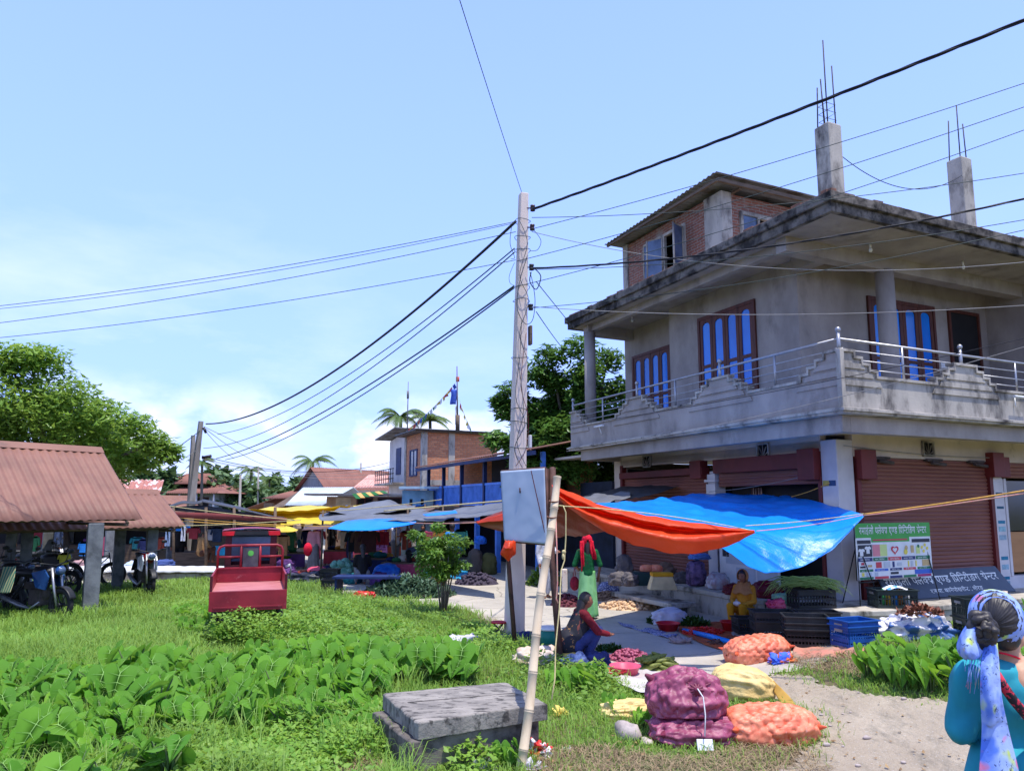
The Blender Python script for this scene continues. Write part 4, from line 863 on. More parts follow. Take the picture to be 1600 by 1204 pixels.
# H4 plywood hut with a striped awning
t = house_box('plywood_hut', 'tan plywood kiosk with a flat grey roof and a green striped awning', 510, 33, .12, 3.6, 2.2, 2.55, m_ply, cat='kiosk')
MB().bb(-.9, 4.4, -.7, 2.4, 2.6, 2.68).build('roof', m_greyroof, t); opening(t, 1.35, 2.1, 1.9, 2.5, gl=m_dark); opening(t, 2.3, 3.4, 1.9, 2.5, gl=m_dark)
m = MB(); m.bb(.42, 1.1, -.02, 0, 1.9, 2.5); m.build('door', M('cream_board', c8(214, 190, 150), None, 4), t)
aw = MB(); ag = MB()
for k in range(7):
    q = [(1.2+k*.2, -.72, 2.66+.02*k), (1.2+(k+1)*.2, -.72, 2.66+.02*(k+1)), (1.42+(k+1)*.2, -1.0, 2.44+.04*k), (1.42+k*.2, -1.0, 2.44+.04*k)]
    (ag if k % 2 else aw).add(q, [(0, 1, 2, 3)])
a_ = aw.build('awning', M('green_awning', c8(40, 110, 60), None, 4, bump=0), t, solid=.01); ag.build('stripe', M('orange_stripe', c8(224, 170, 100), None, 4, bump=0), a_, solid=.011)
t = house_box('distant_house', 'far house with a pale pink tiled roof above the striped awning', 556, 46, .3, 2.0, 2.5, 3.1, m_cream); m = MB(); corr(m, (.9, 1.2, 4.15), (2.2, 1.2, 4.1), (1.9, -.3, 3.3), (-.3, -.3, 3.2), 12, .04); m.build('roof', M('pink_tiles', c8(222, 176, 164), c8(200, 150, 140), 6), t, solid=.03)
# H8 pale green block
t = house_box('pale_green_block', 'small pale green block with two vent slots under the brick house', 628, 29, .05, 1.25, 2, 2.75, m_pgreen, cat='building')
MB().bb(-.1, 1.5, -.35, .2, 2.8, 2.9).build('roof', M('pale_blue_edge', c8(170, 198, 214), None, 3), t); hv = MB().bb(.3, .42, -.01, .02, 2.1, 2.4).bb(.75, .87, -.01, .02, 2.1, 2.4).build('vent_slot', m_dark, t)
# H5 white balcony house and H6 brick house
def at_px(px, Y): return D(px, 789, Y).x
t = thing('white_house', 'narrow white house with a dark doorway and balcony rail left of the brick house', 'house', (at_px(634, 36.5), 36.5, 0), AZ)
MB().bb(0, 3, 0, 3.3, 0, 5.5).build('wall', m_whitewash, t)
m = MB(); corr(m, (-.7, -.2, 6.05), (-.7, 3.9, 5.75), (3, 3.9, 5.75), (3, -.2, 6.05), 24, .03, 4, 1); m.build('roof', m_greyroof, t, solid=.03); MB().prism([(0, 5.5), (3.3, 5.5), (3.3, 5.62), (0, 5.95)], 'x', 0, .1).build('gable', m_whitewash, t)
fr = MB().bb(-.03, 0, 1.0, 1.9, 3.75, 5.15).build('door', m_blued, t); m = MB()
for z in (3.5, 3.75, 4.0): m.tube([(-.7, -.1, z), (-.7, 3.6, z)], .025, 5)
for u in np.arange(0, 3.7, .45): m.tube([(-.7, u, 3.3), (-.7, u, 4.0)], .02, 5)
m.build('balcony_rail', m_black, t); MB().bb(-.75, 0, -.1, 3.6, 3.2, 3.3).build('balcony', m_concl, t)
t = thing('brick_house', 'two storey bare brick house with concrete posts and a thin black roof', 'house', (at_px(659, 32.5), 32.5, 0), AZ)
MB().bb(0, 3.7, 0, 2.8, 0, 5.45).build('wall', m_brickp, t)
MB().bb(-.03, .22, -.03, .22, 0, 5.46).bb(1.25, 1.55, -.03, .1, 0, 5.46).bb(-.03, .1, 2.55, 2.83, 0, 5.46).bb(-.03, 3.7, -.025, .1, 3.05, 3.3).build('concrete_frame', m_concl, t)
MB().bb(-.45, 4.1, -.3, 3.1, 5.52, 5.58).build('roof', m_black, t); MB().bb(-.4, 4.0, -.2, 3, 5.46, 5.52).build('roof_beam', m_timber, t)
opening(t, .75, 1.9, 3.5, 4.75, 0, 'side', m_blued, m_pglass)
# prayer flag mast and strings on the roof
fl = [c8(60, 90, 180), c8(235, 235, 235), c8(205, 90, 80), c8(90, 150, 90), c8(225, 200, 90)]; fm = [M('flag_'+n, c, None, 9, bump=0) for n, c in zip(('blue', 'white', 'red', 'green', 'yellow'), fl)]
rt = D(715, 668, 33.2); t = thing('flag_mast', 'tall mast with a blue flag and prayer flags on the brick house roof', 'flagpole', (rt.x, 33.2, 5.58))
mt = D(714, 572, 33.2)-Vector((rt.x, 33.2, 5.58)); MB().tube([(0, 0, 0), mt], [.05, .025], 6).tube([(0, 0, 0), (0, 0, .75)], .11, 6).build('pole', m_timber, t)
m = MB(); m.grid(lambda u, v: V3(-.06-.28*u+.03*math.sin(5*v), -.05+.04*math.sin(6*u+3*v), 1.95-.7*v), 5, 8); m.build('blue_flag', fm[0], t, solid=.01)
m = MB(); m.grid(lambda u, v: V3(-.02-.1*u, .02*math.sin(9*v), 1.2-.9*v), 2, 8); m.build('white_flag', fm[1], t, solid=.01); MB().grid(lambda u, v: V3(-.1+.16*u, 0, mt.z-.5-.24*v), 2, 2).build('red_flag', fm[2], t, solid=.01)
def flags(label, a, b, n, sag):
    t = thing('prayer_flag_string', label, 'prayer flags', a, 0, 'prayer flag strings'); m = MB(); pts = []
    for k in range(21): s = k/20; pts.append((b-a)*s-Z3*(sag*4*s*(1-s)))
    m.tube(pts, .008, 4); m.build('cord', m_white, t)
    for k in range(n):
        s = (k+.6)/n; p = (b-a)*s-Z3*(sag*4*s*(1-s)); q = (b-a).normalized()*.17; z = random.uniform(.13, .22); m = MB()
        m.add([p, p+q, p+q*.9+V3(random.uniform(-.08, .08), .03, -z), p-q*.1+V3(random.uniform(-.08, .08), .03, -z)], [(0, 1, 2, 3)]); m.build('flag', fm[(k*2+k//3) % 5], t, solid=.004)
flags('prayer flags running from the mast top down to the left mast', D(713, 596, 33.2), D(640, 668, 35), 19, .15)
flags('prayer flags running from the mast down to the right roof corner', D(716, 618, 33.2), D(735, 667, 33), 9, .12)
p = D(636, 690, 36); MB().tube([(0, 0, 0), D(638, 596, 36)-p], [.04, .02], 6).tube([(-.0, 0, 2.2), (0, 0, 2.6)], .06, 6).build('roof_mast', m_greyroof, None, o=None).location = p
props(SC.objects['roof_mast'], 'bare grey mast rising beside the palm on the white house', 'mast')
# H7 blue veranda house (continues the row of the corner house)
t = thing('veranda_house', 'blue timber veranda house with a slatted balustrade beside the corner house', 'house', HW(-1.3, 9.0), AZ)
L7 = 10.6
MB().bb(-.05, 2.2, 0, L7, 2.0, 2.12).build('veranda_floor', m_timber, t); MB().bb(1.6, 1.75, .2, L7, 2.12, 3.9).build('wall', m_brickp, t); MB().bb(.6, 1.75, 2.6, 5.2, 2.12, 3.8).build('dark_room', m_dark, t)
m = MB(); corr(m, (2.6, -.3, 4.35), (2.6, L7+.3, 4.3), (-.5, L7+.3, 3.72), (-.5, -.3, 3.72), 60, .025, 4, 1); m.build('roof', m_redroof, t, solid=.006); MB().bb(-.46, -.4, -.3, L7+.3, 3.56, 3.68).build('fascia', m_blued, t)
bal = MB(); bal.bb(-.03, .03, 0, L7, 2.82, 2.9); bal.bb(-.03, .03, 0, L7, 2.14, 2.2); bl = bal.build('balustrade', m_blue, t); m = MB()
for k in range(100): u = .05+k*(L7-.1)/100; m.bb(-.012, .012, u, u+.055, 2.2, 2.82)
o = m.build('slat', m_blue, bl)
for u in (.05, 2.2, 4.4, 6.6, 8.6, L7-.1):
    MB().bb(-.06, .06, u-.06, u+.06, 2.0, 3.68).build('post', m_blued if u not in (0.05,) else m_blue, t)
for u in (.3, 1.6, 3.2, 5.0, 7.0, 9.4): MB().bb(-.1, .05, u-.07, u+.07, 0, 2.0).build('lower_post', m_blue, t)
MB().bb(2.0, 2.1, 0, L7, 0, 2.0).bb(.3, 2.0, L7-.1, L7, 0, 2.0).bb(1.2, 1.3, -1.7, .0, 0, 2.8).build('shade_backing', M('dark_blue_shaded_wall', (.02, .028, .05, 1), (.012, .014, .02, 1), 2, bump=0), t)  # blue walls coloured near black, with the interior's shade put in
# far poles
def conc_pole(name, label, base, top, r0, r1, mat, n=4):
    t = thing(name, label, 'utility pole', base); MB().tube([(0, 0, 0), top-base], [r0, r1], n, sm=n > 5).build('shaft', mat, t); return t
m_farpole = M('far_pole_concrete', c8(170, 164, 156), c8(120, 112, 104), 3, rough=.9, sc=(1, 1, .2))
b = D(292, 800, 27); b.z = 0; pf = conc_pole('utility_pole', 'weathered leaning power pole behind the black canopy stall', b, D(314, 658, 27), .20, .10, m_farpole)
MB().tube([D(318, 668, 27)-b, D(322, 676, 27)-b], .05, 6).tube([D(316, 715, 27)-b, D(330, 712, 27)-b], .06, 6).build('insulator', m_black, pf)
b = D(296, 800, 27.6); b.z = 0; conc_pole('utility_post', 'shorter pale post standing just left of the leaning power pole', b, D(302, 680, 27.6), .12, .09, m_farpole)
for px, y0, Yd, lb in ((376, 742, 44, 'thin white pole in front of the dark round tree'), (404, 728, 60, 'thin pale pole rising among the far palms'), (564, 723, 50, 'thin dark mast above the pink roof'), (546, 750, 55, 'short thin mast left of the pink roof')):
    b = D(px-1, 800, Yd); b.z = 0; conc_pole('street_pole', lb, b, D(px, y0, Yd), .09, .06, m_farpole, 6)

# ------------------------------------------------------------------ awnings, canopies and tarpaulins
def tarp(name, label, cat, mat, rows, nu=40, nv=24, wr=.02, solid=.004, ws=3.0, group=None, o=None):      # rows: curves of 3-D points; a smooth sheet is drawn through them
    def cr(P, t):
        n = len(P)-1; x = min(t*n, n-1e-6); i = int(x); f = x-i; p = [P[max(0, i-1)], P[i], P[i+1], P[min(n, i+2)]]
        return (p[1]*2+(p[2]-p[0])*f+(p[0]*2-p[1]*5+p[2]*4-p[3])*f*f+(p[1]*3-p[0]-p[2]*3+p[3])*f**3)*.5
    rows = [[Vector(q) for q in r] for r in rows]
    def fn(u, v):
        p = cr([cr(r, u) for r in rows], v); k = wr*math.sin(math.pi*min(1, max(0, u)))**.5
        return p+Vector((0, .3, 1))*(k*(N3(p.x, p.y, p.z, ws)+.5*N3(p.x, p.y, p.z, ws*2.7)-.9*abs(N3(p.x+5, p.y, p.z, ws*.8))-.5*abs(N3(p.x, p.y+9, p.z, ws*1.9))))
    m = MB(); m.grid(fn, nu, nv); org = rows[0][0]
    ob = m.build(name, mat, None, o=org, solid=solid); return props(ob, label, cat, group)
m_tblk = tarpmat('black_tarp', (.03, .03, .034, 1), (.05, .05, .052, 1), .6, .02); m_tgry = tarpmat('grey_tarp', (.16, .165, .18, 1), (.10, .105, .12, 1), .55, .05)
m_tblu = tarpmat('blue_tarp', (.012, .34, .98, 1), (.008, .27, .88, 1), .28, .25); m_tora = tarpmat('orange_tarp', (.9, .10, .02, 1), (.78, .07, .015, 1), .4, .4); m_tyel = tarpmat('yellow_tarp', (.85, .66, .06, 1), (.75, .52, .05, 1), .5, .25)
m_tshade = tarpmat('shaded_orange_underside', (.38, .06, .035, 1), (.30, .05, .03, 1), .5, .25)  # same orange tarp, its colour darkened for the shaded underside
# black canopy stall
t = thing('canopy_stall', 'wide market stall under a low black canopy, clothes hanging inside', 'market stall', (at_px(350, 23.5), 23.5, 0))
def L_(px, py, Y): return D(px, py, Y)-t.location
m = MB(); m.grid(lambda u, v: L_(250+66*u, 794-10*u+2*math.sin(9*u), 22.6+4*v)+Z3*(.10*v), 12, 4).grid(lambda u, v: L_(316+124*u, 784+27*u**1.1, 22.6+4*v)+Z3*(.10*v), 16, 4); m.build('canopy', m_tblk, t, solid=.02)
m = MB(); m.grid(lambda u, v: L_(252+196*u, 799+10*u+v*9-2*math.sin(u*3), 22.5), 20, 2); m.build('front_valance', tarpmat('dull_red_cloth', (.22, .035, .03, 1), (.14, .02, .02, 1), .7, .1), t, solid=.01)
for px in (271, 322, 366, 430): MB().tube([L_(px, 900, 22.6)*1, L_(px, 792, 22.6)], .045, 6).build('post', m_timber, t)
m = MB(); m.bb(-4.2, .2, 4.3, 4.4, 0, 1.9); m.build('shade_backdrop', M('dark_shade_backdrop', (.02, .022, .03, 1), (.035, .03, .03, 1), 2), t)  # dark sheet added where the inside of the stall lies in shade
m = MB(); m.grid(lambda u, v: L_(254+190*u, 797-12*v*(1-abs(2*u-.66))+10*u, 22.7), 10, 2); m.build('gable_shade_fill', m_tblk, t, solid=.01)  # black fill standing in for the dark inside below the canopy peak
m = MB(); m.bb(-1.7, 1.2, .3, 1.2, .0, .62); m.build('table', m_timber, t)
t2 = thing('canopy_stall', 'dark clothes stall in the shade under the left sheds', 'market stall', (at_px(120, 26), 26, 0)); MB().bb(-6.5, 2.4, 2, 2.1, 0, 2.2).build('shade_backdrop', m_dark, t2); MB().bb(-5, 2, .8, 1.6, 0, .7).build('table', m_timber, t2)  # black sheet fills in the deep shade under the sheds
tarp('tarpaulin', 'bright yellow tarpaulin awning over the middle of the street market', 'tarpaulin', m_tyel, [[D(404, 799, 27.5), D(470, 789, 28.5), D(520, 792, 28.5), D(566, 803, 27)], [D(420, 806, 25.5), D(468, 799, 25.5), D(515, 803, 25.2), D(540, 812, 24.5)], [D(432, 823, 24), D(465, 818, 23.5), D(500, 817, 23.2), D(530, 818, 23)]], 24, 12, .05)
tarp('tarpaulin', 'small yellow flap hanging just right of the red cart cab', 'tarpaulin', m_tyel, [[D(431, 820, 21.5), D(448, 821, 21.5), D(466, 827, 21.5)], [D(431, 829, 21.3), D(445, 831, 21.3), D(464, 829, 21.3)]], 10, 4, .02)
tarp('tarpaulin', 'peaked grey tarpaulin beside the yellow awning', 'tarpaulin', m_tgry, [[D(500, 803, 22), D(600, 781, 24), D(632, 789, 24), D(668, 796, 22)], [D(498, 808, 21.2), D(560, 803, 21), D(600, 805, 20.6), D(640, 806, 20.4)], [D(500, 812, 20.8), D(545, 813, 20.4), D(590, 812, 20.2), D(630, 811, 20)]], 30, 12, .04)
tarp('tarpaulin', 'long dark grey awning sheet in front of the blue veranda', 'tarpaulin', m_tgry, [[D(590, 803, 21.6), D(680, 797, 20.6), D(740, 790, 19.2), D(800, 781, 17.6)], [D(560, 813, 19.4), D(650, 812, 18.4), D(730, 807, 17.6), D(800, 797, 16.6)]], 30, 8, .05)
tarp('tarpaulin', 'narrow blue tarpaulin strip under the grey awning', 'tarpaulin', m_tblu, [[D(542, 813, 19.3), D(590, 809, 19.2), D(640, 812, 19)], [D(514, 824, 18.6), D(580, 825, 18.4), D(650, 814, 18.4)], [D(516, 826, 18.5), D(580, 828, 18.3), D(648, 818, 18.3)]], 24, 6, .03)
tarp('tarpaulin', 'blue tarpaulin edge showing above the long grey awning', 'tarpaulin', m_tblu, [[D(660, 803, 18.6), D(700, 798, 18.2), D(712, 797, 18)], [D(665, 806, 18.3), D(700, 803, 17.9), D(715, 801, 17.7)]], 12, 3, .01)
tarp('tarpaulin', 'thin brown shade sheet stretched low between street stalls', 'tarpaulin', tarpmat('brown_tarp', (.16, .085, .07, 1), (.1, .06, .05, 1), .7, .05), [[D(480, 822, 20.6), D(560, 817, 20), D(640, 815, 19.2), D(770, 812, 17.2)], [D(470, 828, 20.2), D(560, 822, 19.6), D(640, 818, 18.8), D(770, 814, 17)]], 24, 3, .02)
tarp('tarpaulin', 'black plastic sheet roof behind the orange tarpaulin', 'tarpaulin', m_tblk, [[D(925, 770, 18.4), D(990, 757, 18.6), D(1075, 754, 17.6)], [D(905, 778, 16.4), D(970, 776, 16.2), D(1030, 770, 16.2)]], 24, 10, .06)
tarp('tarpaulin', 'frayed grey sheet beside the black plastic roof', 'tarpaulin', m_tgry, [[D(882, 776, 16.4), D(940, 771, 16.6), D(985, 768, 16.6)], [D(885, 785, 15.4), D(940, 783, 15.3), D(985, 776, 15.4)]], 20, 8, .07)
# main blue tarpaulin
BT = tarp('tarpaulin', 'big shiny blue tarpaulin sagging over the vegetable sellers', 'tarpaulin', m_tblu,
     [[D(915, 787, 12.6), D(1020, 779, 14.4), D(1105, 769, 15.6), D(1180, 772, 15.0), D(1245, 776, 14.0), D(1348, 802, 11.3)],
      [D(935, 792, 11.6), D(1025, 796, 12.6), D(1110, 790, 13.4), D(1185, 794, 13.0), D(1265, 796, 12.4), D(1348, 803, 11.28)],
      [D(950, 799, 10.6), D(1035, 816, 11.0), D(1115, 820, 11.4), D(1200, 826, 11.4), D(1290, 822, 11.4), D(1349, 804, 11.26)],
      [D(960, 806, 10.2), D(1040, 840, 10.2), D(1122, 852, 10.3), D(1195, 893, 10.6), D(1288, 866, 10.9), D(1350, 806, 11.24)]], 90, 60, .045, ws=2.2)
OT = tarp('tarpaulin', 'orange tarpaulin flap folded and hanging in front of the blue one', 'tarpaulin', m_tora,
     [[D(862, 757, 9.3), D(905, 774, 9.5), D(960, 793, 9.6), D(1060, 812, 9.65), D(1179, 828, 9.7)],
      [D(864, 762, 9.2), D(905, 783, 9.4), D(960, 801, 9.45), D(1060, 822, 9.5), D(1179, 829, 9.68)],
      [D(866, 767, 9.5), D(906, 788, 9.7), D(960, 806, 9.8), D(1060, 827, 9.8), D(1179, 830, 9.7)],
      [D(867, 770, 9.2), D(907, 796, 9.35), D(960, 815, 9.4), D(1060, 838, 9.4), D(1179, 830, 9.66)],
      [D(868, 776, 9.3), D(908, 806, 9.5), D(962, 838, 9.5), D(1050, 863, 9.5), D(1120, 857, 9.55), D(1180, 832, 9.7)]], 60, 40, .022, ws=4)
tarp('tarpaulin', 'orange tarpaulin underside, coloured darker for shade, between the pole and the bamboo', 'tarpaulin', m_tshade,
     [[D(745, 815, 12.4), D(790, 794, 12.0), D(858, 760, 11.2), D(900, 777, 10.2), D(930, 792, 9.9)],
      [D(745, 817, 12.4), D(790, 812, 11.8), D(865, 798, 11), D(915, 806, 10.6), D(965, 812, 10.2)],
      [D(747, 819, 12.4), D(795, 832, 12.3), D(870, 838, 11.8), D(930, 832, 10.8), D(985, 812, 10.3)]], 50, 24, .04)
tarp('tarpaulin', 'orange tarpaulin corner pulled to a point left of the metal board', 'tarpaulin', m_tora, [[D(744, 814, 12.3), D(770, 806, 12.0), D(795, 797, 11.7)], [D(745, 817, 12.25), D(770, 814, 11.95), D(795, 812, 11.6)]], 16, 6, .02)
# ropes and cables
m_cable = M('black_cable', (.012, .013, .02, 1), None, 5, bump=0, rough=.5); m_wire = M('dark_green_wire', (.03, .05, .05, 1), None, 5, bump=0, rough=.5); m_gwire = M('grey_wire', (.28, .27, .26, 1), None, 5, bump=0); m_rope = M('orange_yellow_rope', (.75, .42, .08, 1), (.6, .3, .08, 1), 30, bump=0); m_prope = M('pink_nylon_rope', (.75, .28, .25, 1), (.6, .4, .25, 1), 30, bump=0); m_yrope = M('pale_yellow_rope', (.62, .52, .25, 1), None, 30, bump=0)
CN = {}
def cable(label, a, b, r, sag=0.0, mat=None, name='overhead_cable', cat='cable', group=None, twist=0, n=40, via=None):
    pts = []
    for k in range(n+1):
        s = k/n; p = a.lerp(b, s)-Z3*(sag*4*s*(1-s))
        pts.append(p)
    if via: pts = via
    m = MB(); ln = (b-a).length
    if twist:
        for ph in (0, 2.1, 4.2):
            q = []; nn = max(60, int(ln*12))
            for k in range(nn+1):
                s = k/nn; p = a.lerp(b, s)-Z3*(sag*4*s*(1-s)); an = ph+s*ln*twist; q.append(p+Vector((0, math.cos(an), math.sin(an)))*r*.62)
            m.tube(q, r*.6, 5)
    else: m.tube(pts, r, 5)
    ob = m.build(name, mat or m_wire, None, o=a); return props(ob, label, cat, group)
PY = 11.6
g1 = 'overhead wires from the power pole'
cable('thick twisted black cable running from the pole top to the upper right', D(832, 327, PY), D(1800, -50, 6.4), .02, .06, m_cable, twist=5, group=g1)
cable('thin green wire rising steeply from the very top of the pole', D(815, 300, PY), D(690, -90, 6), .005, .03, group=g1)
cable('upper thin wire from the pole to the left picture edge', D(806, 346, PY), D(-120, 490, 13), .006, .16, group=g1)
cable('second thin wire close below the upper one, running left', D(806, 348, PY), D(-120, 493, 13), .005, .2, group=g1)
cable('third thin wire running left from the pole', D(806, 362, PY), D(-120, 518, 13), .006, .16, group=g1)
cable('lowest thin wire running left from the pole', D(806, 406, PY), D(-120, 538, 13), .006, .16, group=g1)
cable('thick black cable sagging from the pole to the far leaning pole', D(806, 346, PY), D(322, 662, 27), .026, .85, m_cable, group=g1)
cable('thin grey-green wire sagging between the two power poles, upper one', D(804, 388, PY), D(340, 678, 27), .011, .62, group=g1)
cable('thin grey-green wire sagging between the two power poles, just below its twin', D(804, 394, PY), D(318, 700, 27), .011, .75, group=g1)
cable('dark wire sagging between the two power poles, second lowest', D(803, 447, PY), D(338, 716, 27), .016, .42, group=g1)
cable('dark wire sagging between the two power poles, lowest of all', D(803, 450, PY), D(352, 718, 27), .013, .46, group=g1)
cable('thin wire from the pole to the right edge, passing above the roof columns', D(830, 358, PY), D(1800, 62, 9), .006, .12, group=g1)
cable('thin wire from the pole to the right edge, crossing the corner roof column', D(808, 408, PY), D(1800, 96, 9), .006, .14, group=g1)
cable('thin wire crossing the roof room gable towards the right edge', D(806, 448, PY), D(1800, 128, 9), .006, .18, group=g1)
cable('nearly level thin wire from the pole past the far roof column', D(831, 340, PY), D(1800, 236, 9.6), .006, .22, group=g1)
cable('black bundled cable from the pole across the house roof', D(833, 419, PY), D(1800, 262, 8.6), .014, .26, m_cable, twist=4, group=g1)
cable('thin wire just under the bundled cable across the house', D(833, 421, PY), D(1800, 306, 8.8), .006, .22, group=g1)
cable('thin wire from the pole across the upper windows to the right edge', D(831, 481, PY), D(1800, 312, 8.8), .006, .2, group=g1)
cable('grey wire crossing the upper wall just above the big windows', D(831, 479, PY), D(1700, 470, 9), .006, .16, m_gwire, group=g1)
cable('grey wire drooping from the pole to under the right-hand eaves', D(831, 362, PY), D(1700, 398, 9.4), .006, .42, m_gwire, group=g1)
cable('short stay wire from the pole to the roof edge of the corner house', D(838, 440, PY), D(896, 512, 16), .008, .0, group=g1)
cable('short wire running from the pole into the mango tree', D(838, 487, PY), D(880, 545, 16), .008, .02, group=g1)
cable('thin grey wire strung before the balcony parapet, upper one', D(890, 664, 13), D(1700, 505, 8.8), .005, .1, m_cable, group=g1)
cable('thin grey wire strung before the balcony parapet, lower one', D(885, 705, 13), D(1700, 512, 8.8), .005, .16, m_gwire, group=g1)
cable('slack cable hanging between the two roof columns of the corner house', HW(.2, -.1, 8.95), HW(4.1, -.1, 9.15), .008, .55, m_cable)
cable('grey cable lying along the wall above the right-hand shutter', HW(.1, -.08, 3.22), HW(4.6, -.08, 3.12), .008, .05, m_gwire)
for k, (a, b, s, lb) in enumerate([((318, 666, 27), (446, 727, 50), .0, 'left of three'), ((319, 668, 27), (432, 730, 50), .3, 'middle of three'), ((320, 672, 27), (366, 716, 40), .1, 'steepest of three')]):
    cable('faint wire fanning down from the far pole, %s' % lb, D(*a), D(*b), .012, s, m_gwire, group='faint wires of the far pole')
for k, (y0, y1, lb) in enumerate([(712, 722, 'uppermost'), (716, 729, 'second'), (718, 738, 'third'), (725, 746, 'lowest')]):
    cable('level wire from the far pole to the white house, %s of four' % lb, D(316, y0, 27), D(608, y1, 37), .014 if k == 0 else .009, .55-.1*k, m_cable if k == 0 else m_gwire, group='level wires of the far pole')
cable('wire from the far pole down to the mango tree, upper', D(313, 672, 27), D(255, 712, 24), .015, .05, m_wire, group='faint wires of the far pole')
cable('wire from the far pole down to the shed roofs, lower', D(312, 700, 27), D(250, 735, 26), .012, .05, m_gwire, group='faint wires of the far pole')
cable('yellow rope stretched in front of the black canopy, upper', D(250, 788, 20.5), D(460, 812, 19), .012, .03, m_yrope, 'rope', 'rope', 'ropes of the canopy stalls')
cable('orange rope stretched in front of the black canopy, middle', D(245, 805, 20.5), D(620, 822, 18.6), .010, .1, m_rope, 'rope', 'rope', 'ropes of the canopy stalls')
cable('pale cord stretched low in front of the black canopy', D(205, 822, 18), D(470, 812, 19), .010, .04, m_yrope, 'rope', 'rope', 'ropes of the canopy stalls')
cable('orange rope knotted along the lower edge of the black canopy', D(262, 812, 20.3), D(446, 822, 20), .012, .02, m_rope, 'rope', 'rope', 'ropes of the canopy stalls')
cable('yellow line running over the awnings towards the blue veranda', D(500, 800, 22), D(690, 780, 20), .010, .03, m_yrope, 'rope', 'rope', 'ropes of the canopy stalls')
cable('long yellow pole lying across the awnings below the veranda', D(600, 798, 21), D(800, 781, 17), .02, 0, m_yrope, 'bamboo_rail', 'pole')
cable('pinkish rope tying the orange tarpaulin corner to the stalls at left', D(744, 816, 12.3), D(640, 816, 18), .009, .02, m_prope, 'rope', 'rope')
cable('orange-yellow rope from the blue tarpaulin corner to the right edge', D(1349, 803, 11.25), D(1800, 731, 8.6), .012, .03, m_rope, 'rope', 'rope')
cable('pink rope twinned with the yellow rope at the right edge', D(1350, 805, 11.22), D(1800, 737, 8.5), .009, .03, m_prope, 'rope', 'rope')
cable('pale rope lying over the blue tarpaulin to its right corner', D(1165, 821, 9.9), D(1349, 802, 11.2), .007, .02, m_yrope, 'rope', 'rope')
cable('thin rope linking the orange tip with the blue corner', D(1182, 829, 9.7), D(1349, 804, 11.15), .006, .03, m_prope, 'rope', 'rope')
cable('white cord along the orange tarpaulin fold', D(872, 790, 9.15), D(1172, 828, 9.4), .007, -.05, m_yrope, 'rope', 'rope')
cable('orange cord from the blue tarpaulin top up to the shutter frame', D(1236, 776, 14.1), HW(-.05, .15, 2.55), .008, .02, m_rope, 'rope', 'rope')
cable('grey cord from the blue tarpaulin peak to the shutter box', D(1108, 768, 15.6), HW(-.12, .5, 2.72), .006, .05, m_gwire, 'rope', 'rope')
# ------------------------------------------------------------------ power pole, metal board, bamboo, concrete slab
m_polec = M('pole_concrete', c8(226, 208, 196), c8(196, 180, 170), 2.2, .4, .65, .85, .3, 30, dirt=c8(130, 110, 100), dscale=3, dlo=.6, dhi=.8, sc=(1, 1, .3))
pb = G(803, 992); pole = thing('utility_pole', 'tall pale square concrete power pole carrying all the wires', 'utility pole', pb)
pt = D(818, 303, pb.y)-pb; m = MB(); R = Matrix.Rotation(.33, 3, 'Z')
def sq(c, w): return [c+R @ Vector((x*w/2, y*w/2, 0)) for x, y in ((-1, -1), (1, -1), (1, 1), (-1, 1))]
v_ = sq(Vector((0, 0, -.2)), .285)+sq(pt*.5, .225)+sq(pt, .15); m.add(v_, [(0, 1, 5, 4), (1, 2, 6, 5), (2, 3, 7, 6), (3, 0, 4, 7), (4, 5, 9, 8), (5, 6, 10, 9), (6, 7, 11, 10), (7, 4, 8, 11), (8, 9, 10, 11)])
m.build('shaft', m_polec, pole, bevel=.014)
def onp(py): return D(803+15*(992-py)/690, py, pb.y)-pb
for py, lb in ((327, 0), (357, 0), (419, 1), (481, 1)):
    c = onp(py)+V3(.15, -.05, 0); m = MB()
    m.tube([c-V3(.1, 0, 0), c+V3(.05, 0, 0)], .012, 6).tube([c+V3(.02, 0, -.05), c+V3(.02, 0, -.02), c+V3(.02, 0, 0), c+V3(.02, 0, .02), c+V3(.02, 0, .05)], [.045, .045, .025, .045, .045], 10); m.build('insulator', M('brown_insulator', c8(70, 50, 52), None, 5, bump=0, rough=.3) if not lb else m_black, pole)
for k, py in enumerate((346, 372, 392, 449, 470, 640, 660, 700, 560)):
    c = onp(py); h = .1+.04*(py/900); pts = [c+V3(math.cos(a)*h*1.22, math.sin(a)*h*1.22, .015*math.sin(2*a+k)) for a in np.linspace(0, 2*math.pi, 17)]; MB().tube(pts, .006, 4).build('wire_wrap', m_wire, pole)
def wiggle(pxs, r=.005, mat=m_wire, off=-.16, nm='drop_wire'):
    P = [D(x, y, pb.y+off)-pb for x, y in pxs]; q = []
    for i in range(len(P)-1):
        a, b, c, d = P[max(0, i-1)], P[i], P[i+1], P[min(len(P)-1, i+2)]
        for f in np.linspace(0, 1, 7)[:-1]: q.append((b*2+(c-a)*f+(a*2-b*5+c*4-d)*f*f+(b*3-a-c*3+d)*f**3)*.5)
    MB().tube(q+[P[-1]], r, 4).build(nm, mat, pole)
wiggle([(835, 419), (845, 432), (838, 452), (828, 440), (830, 425)], .009, m_cable); wiggle([(832, 357), (845, 375), (840, 390), (828, 392)], .005)
wiggle([(812, 345), (824, 380), (812, 430), (826, 470), (812, 520), (824, 560)]); wiggle([(828, 425), (832, 440), (836, 470), (832, 500), (820, 505), (808, 480), (812, 440), (824, 400)], .006)
wiggle([(800, 350), (797, 380), (804, 402), (798, 404)], .005); wiggle([(804, 410), (796, 430), (797, 442), (804, 446)], .004)
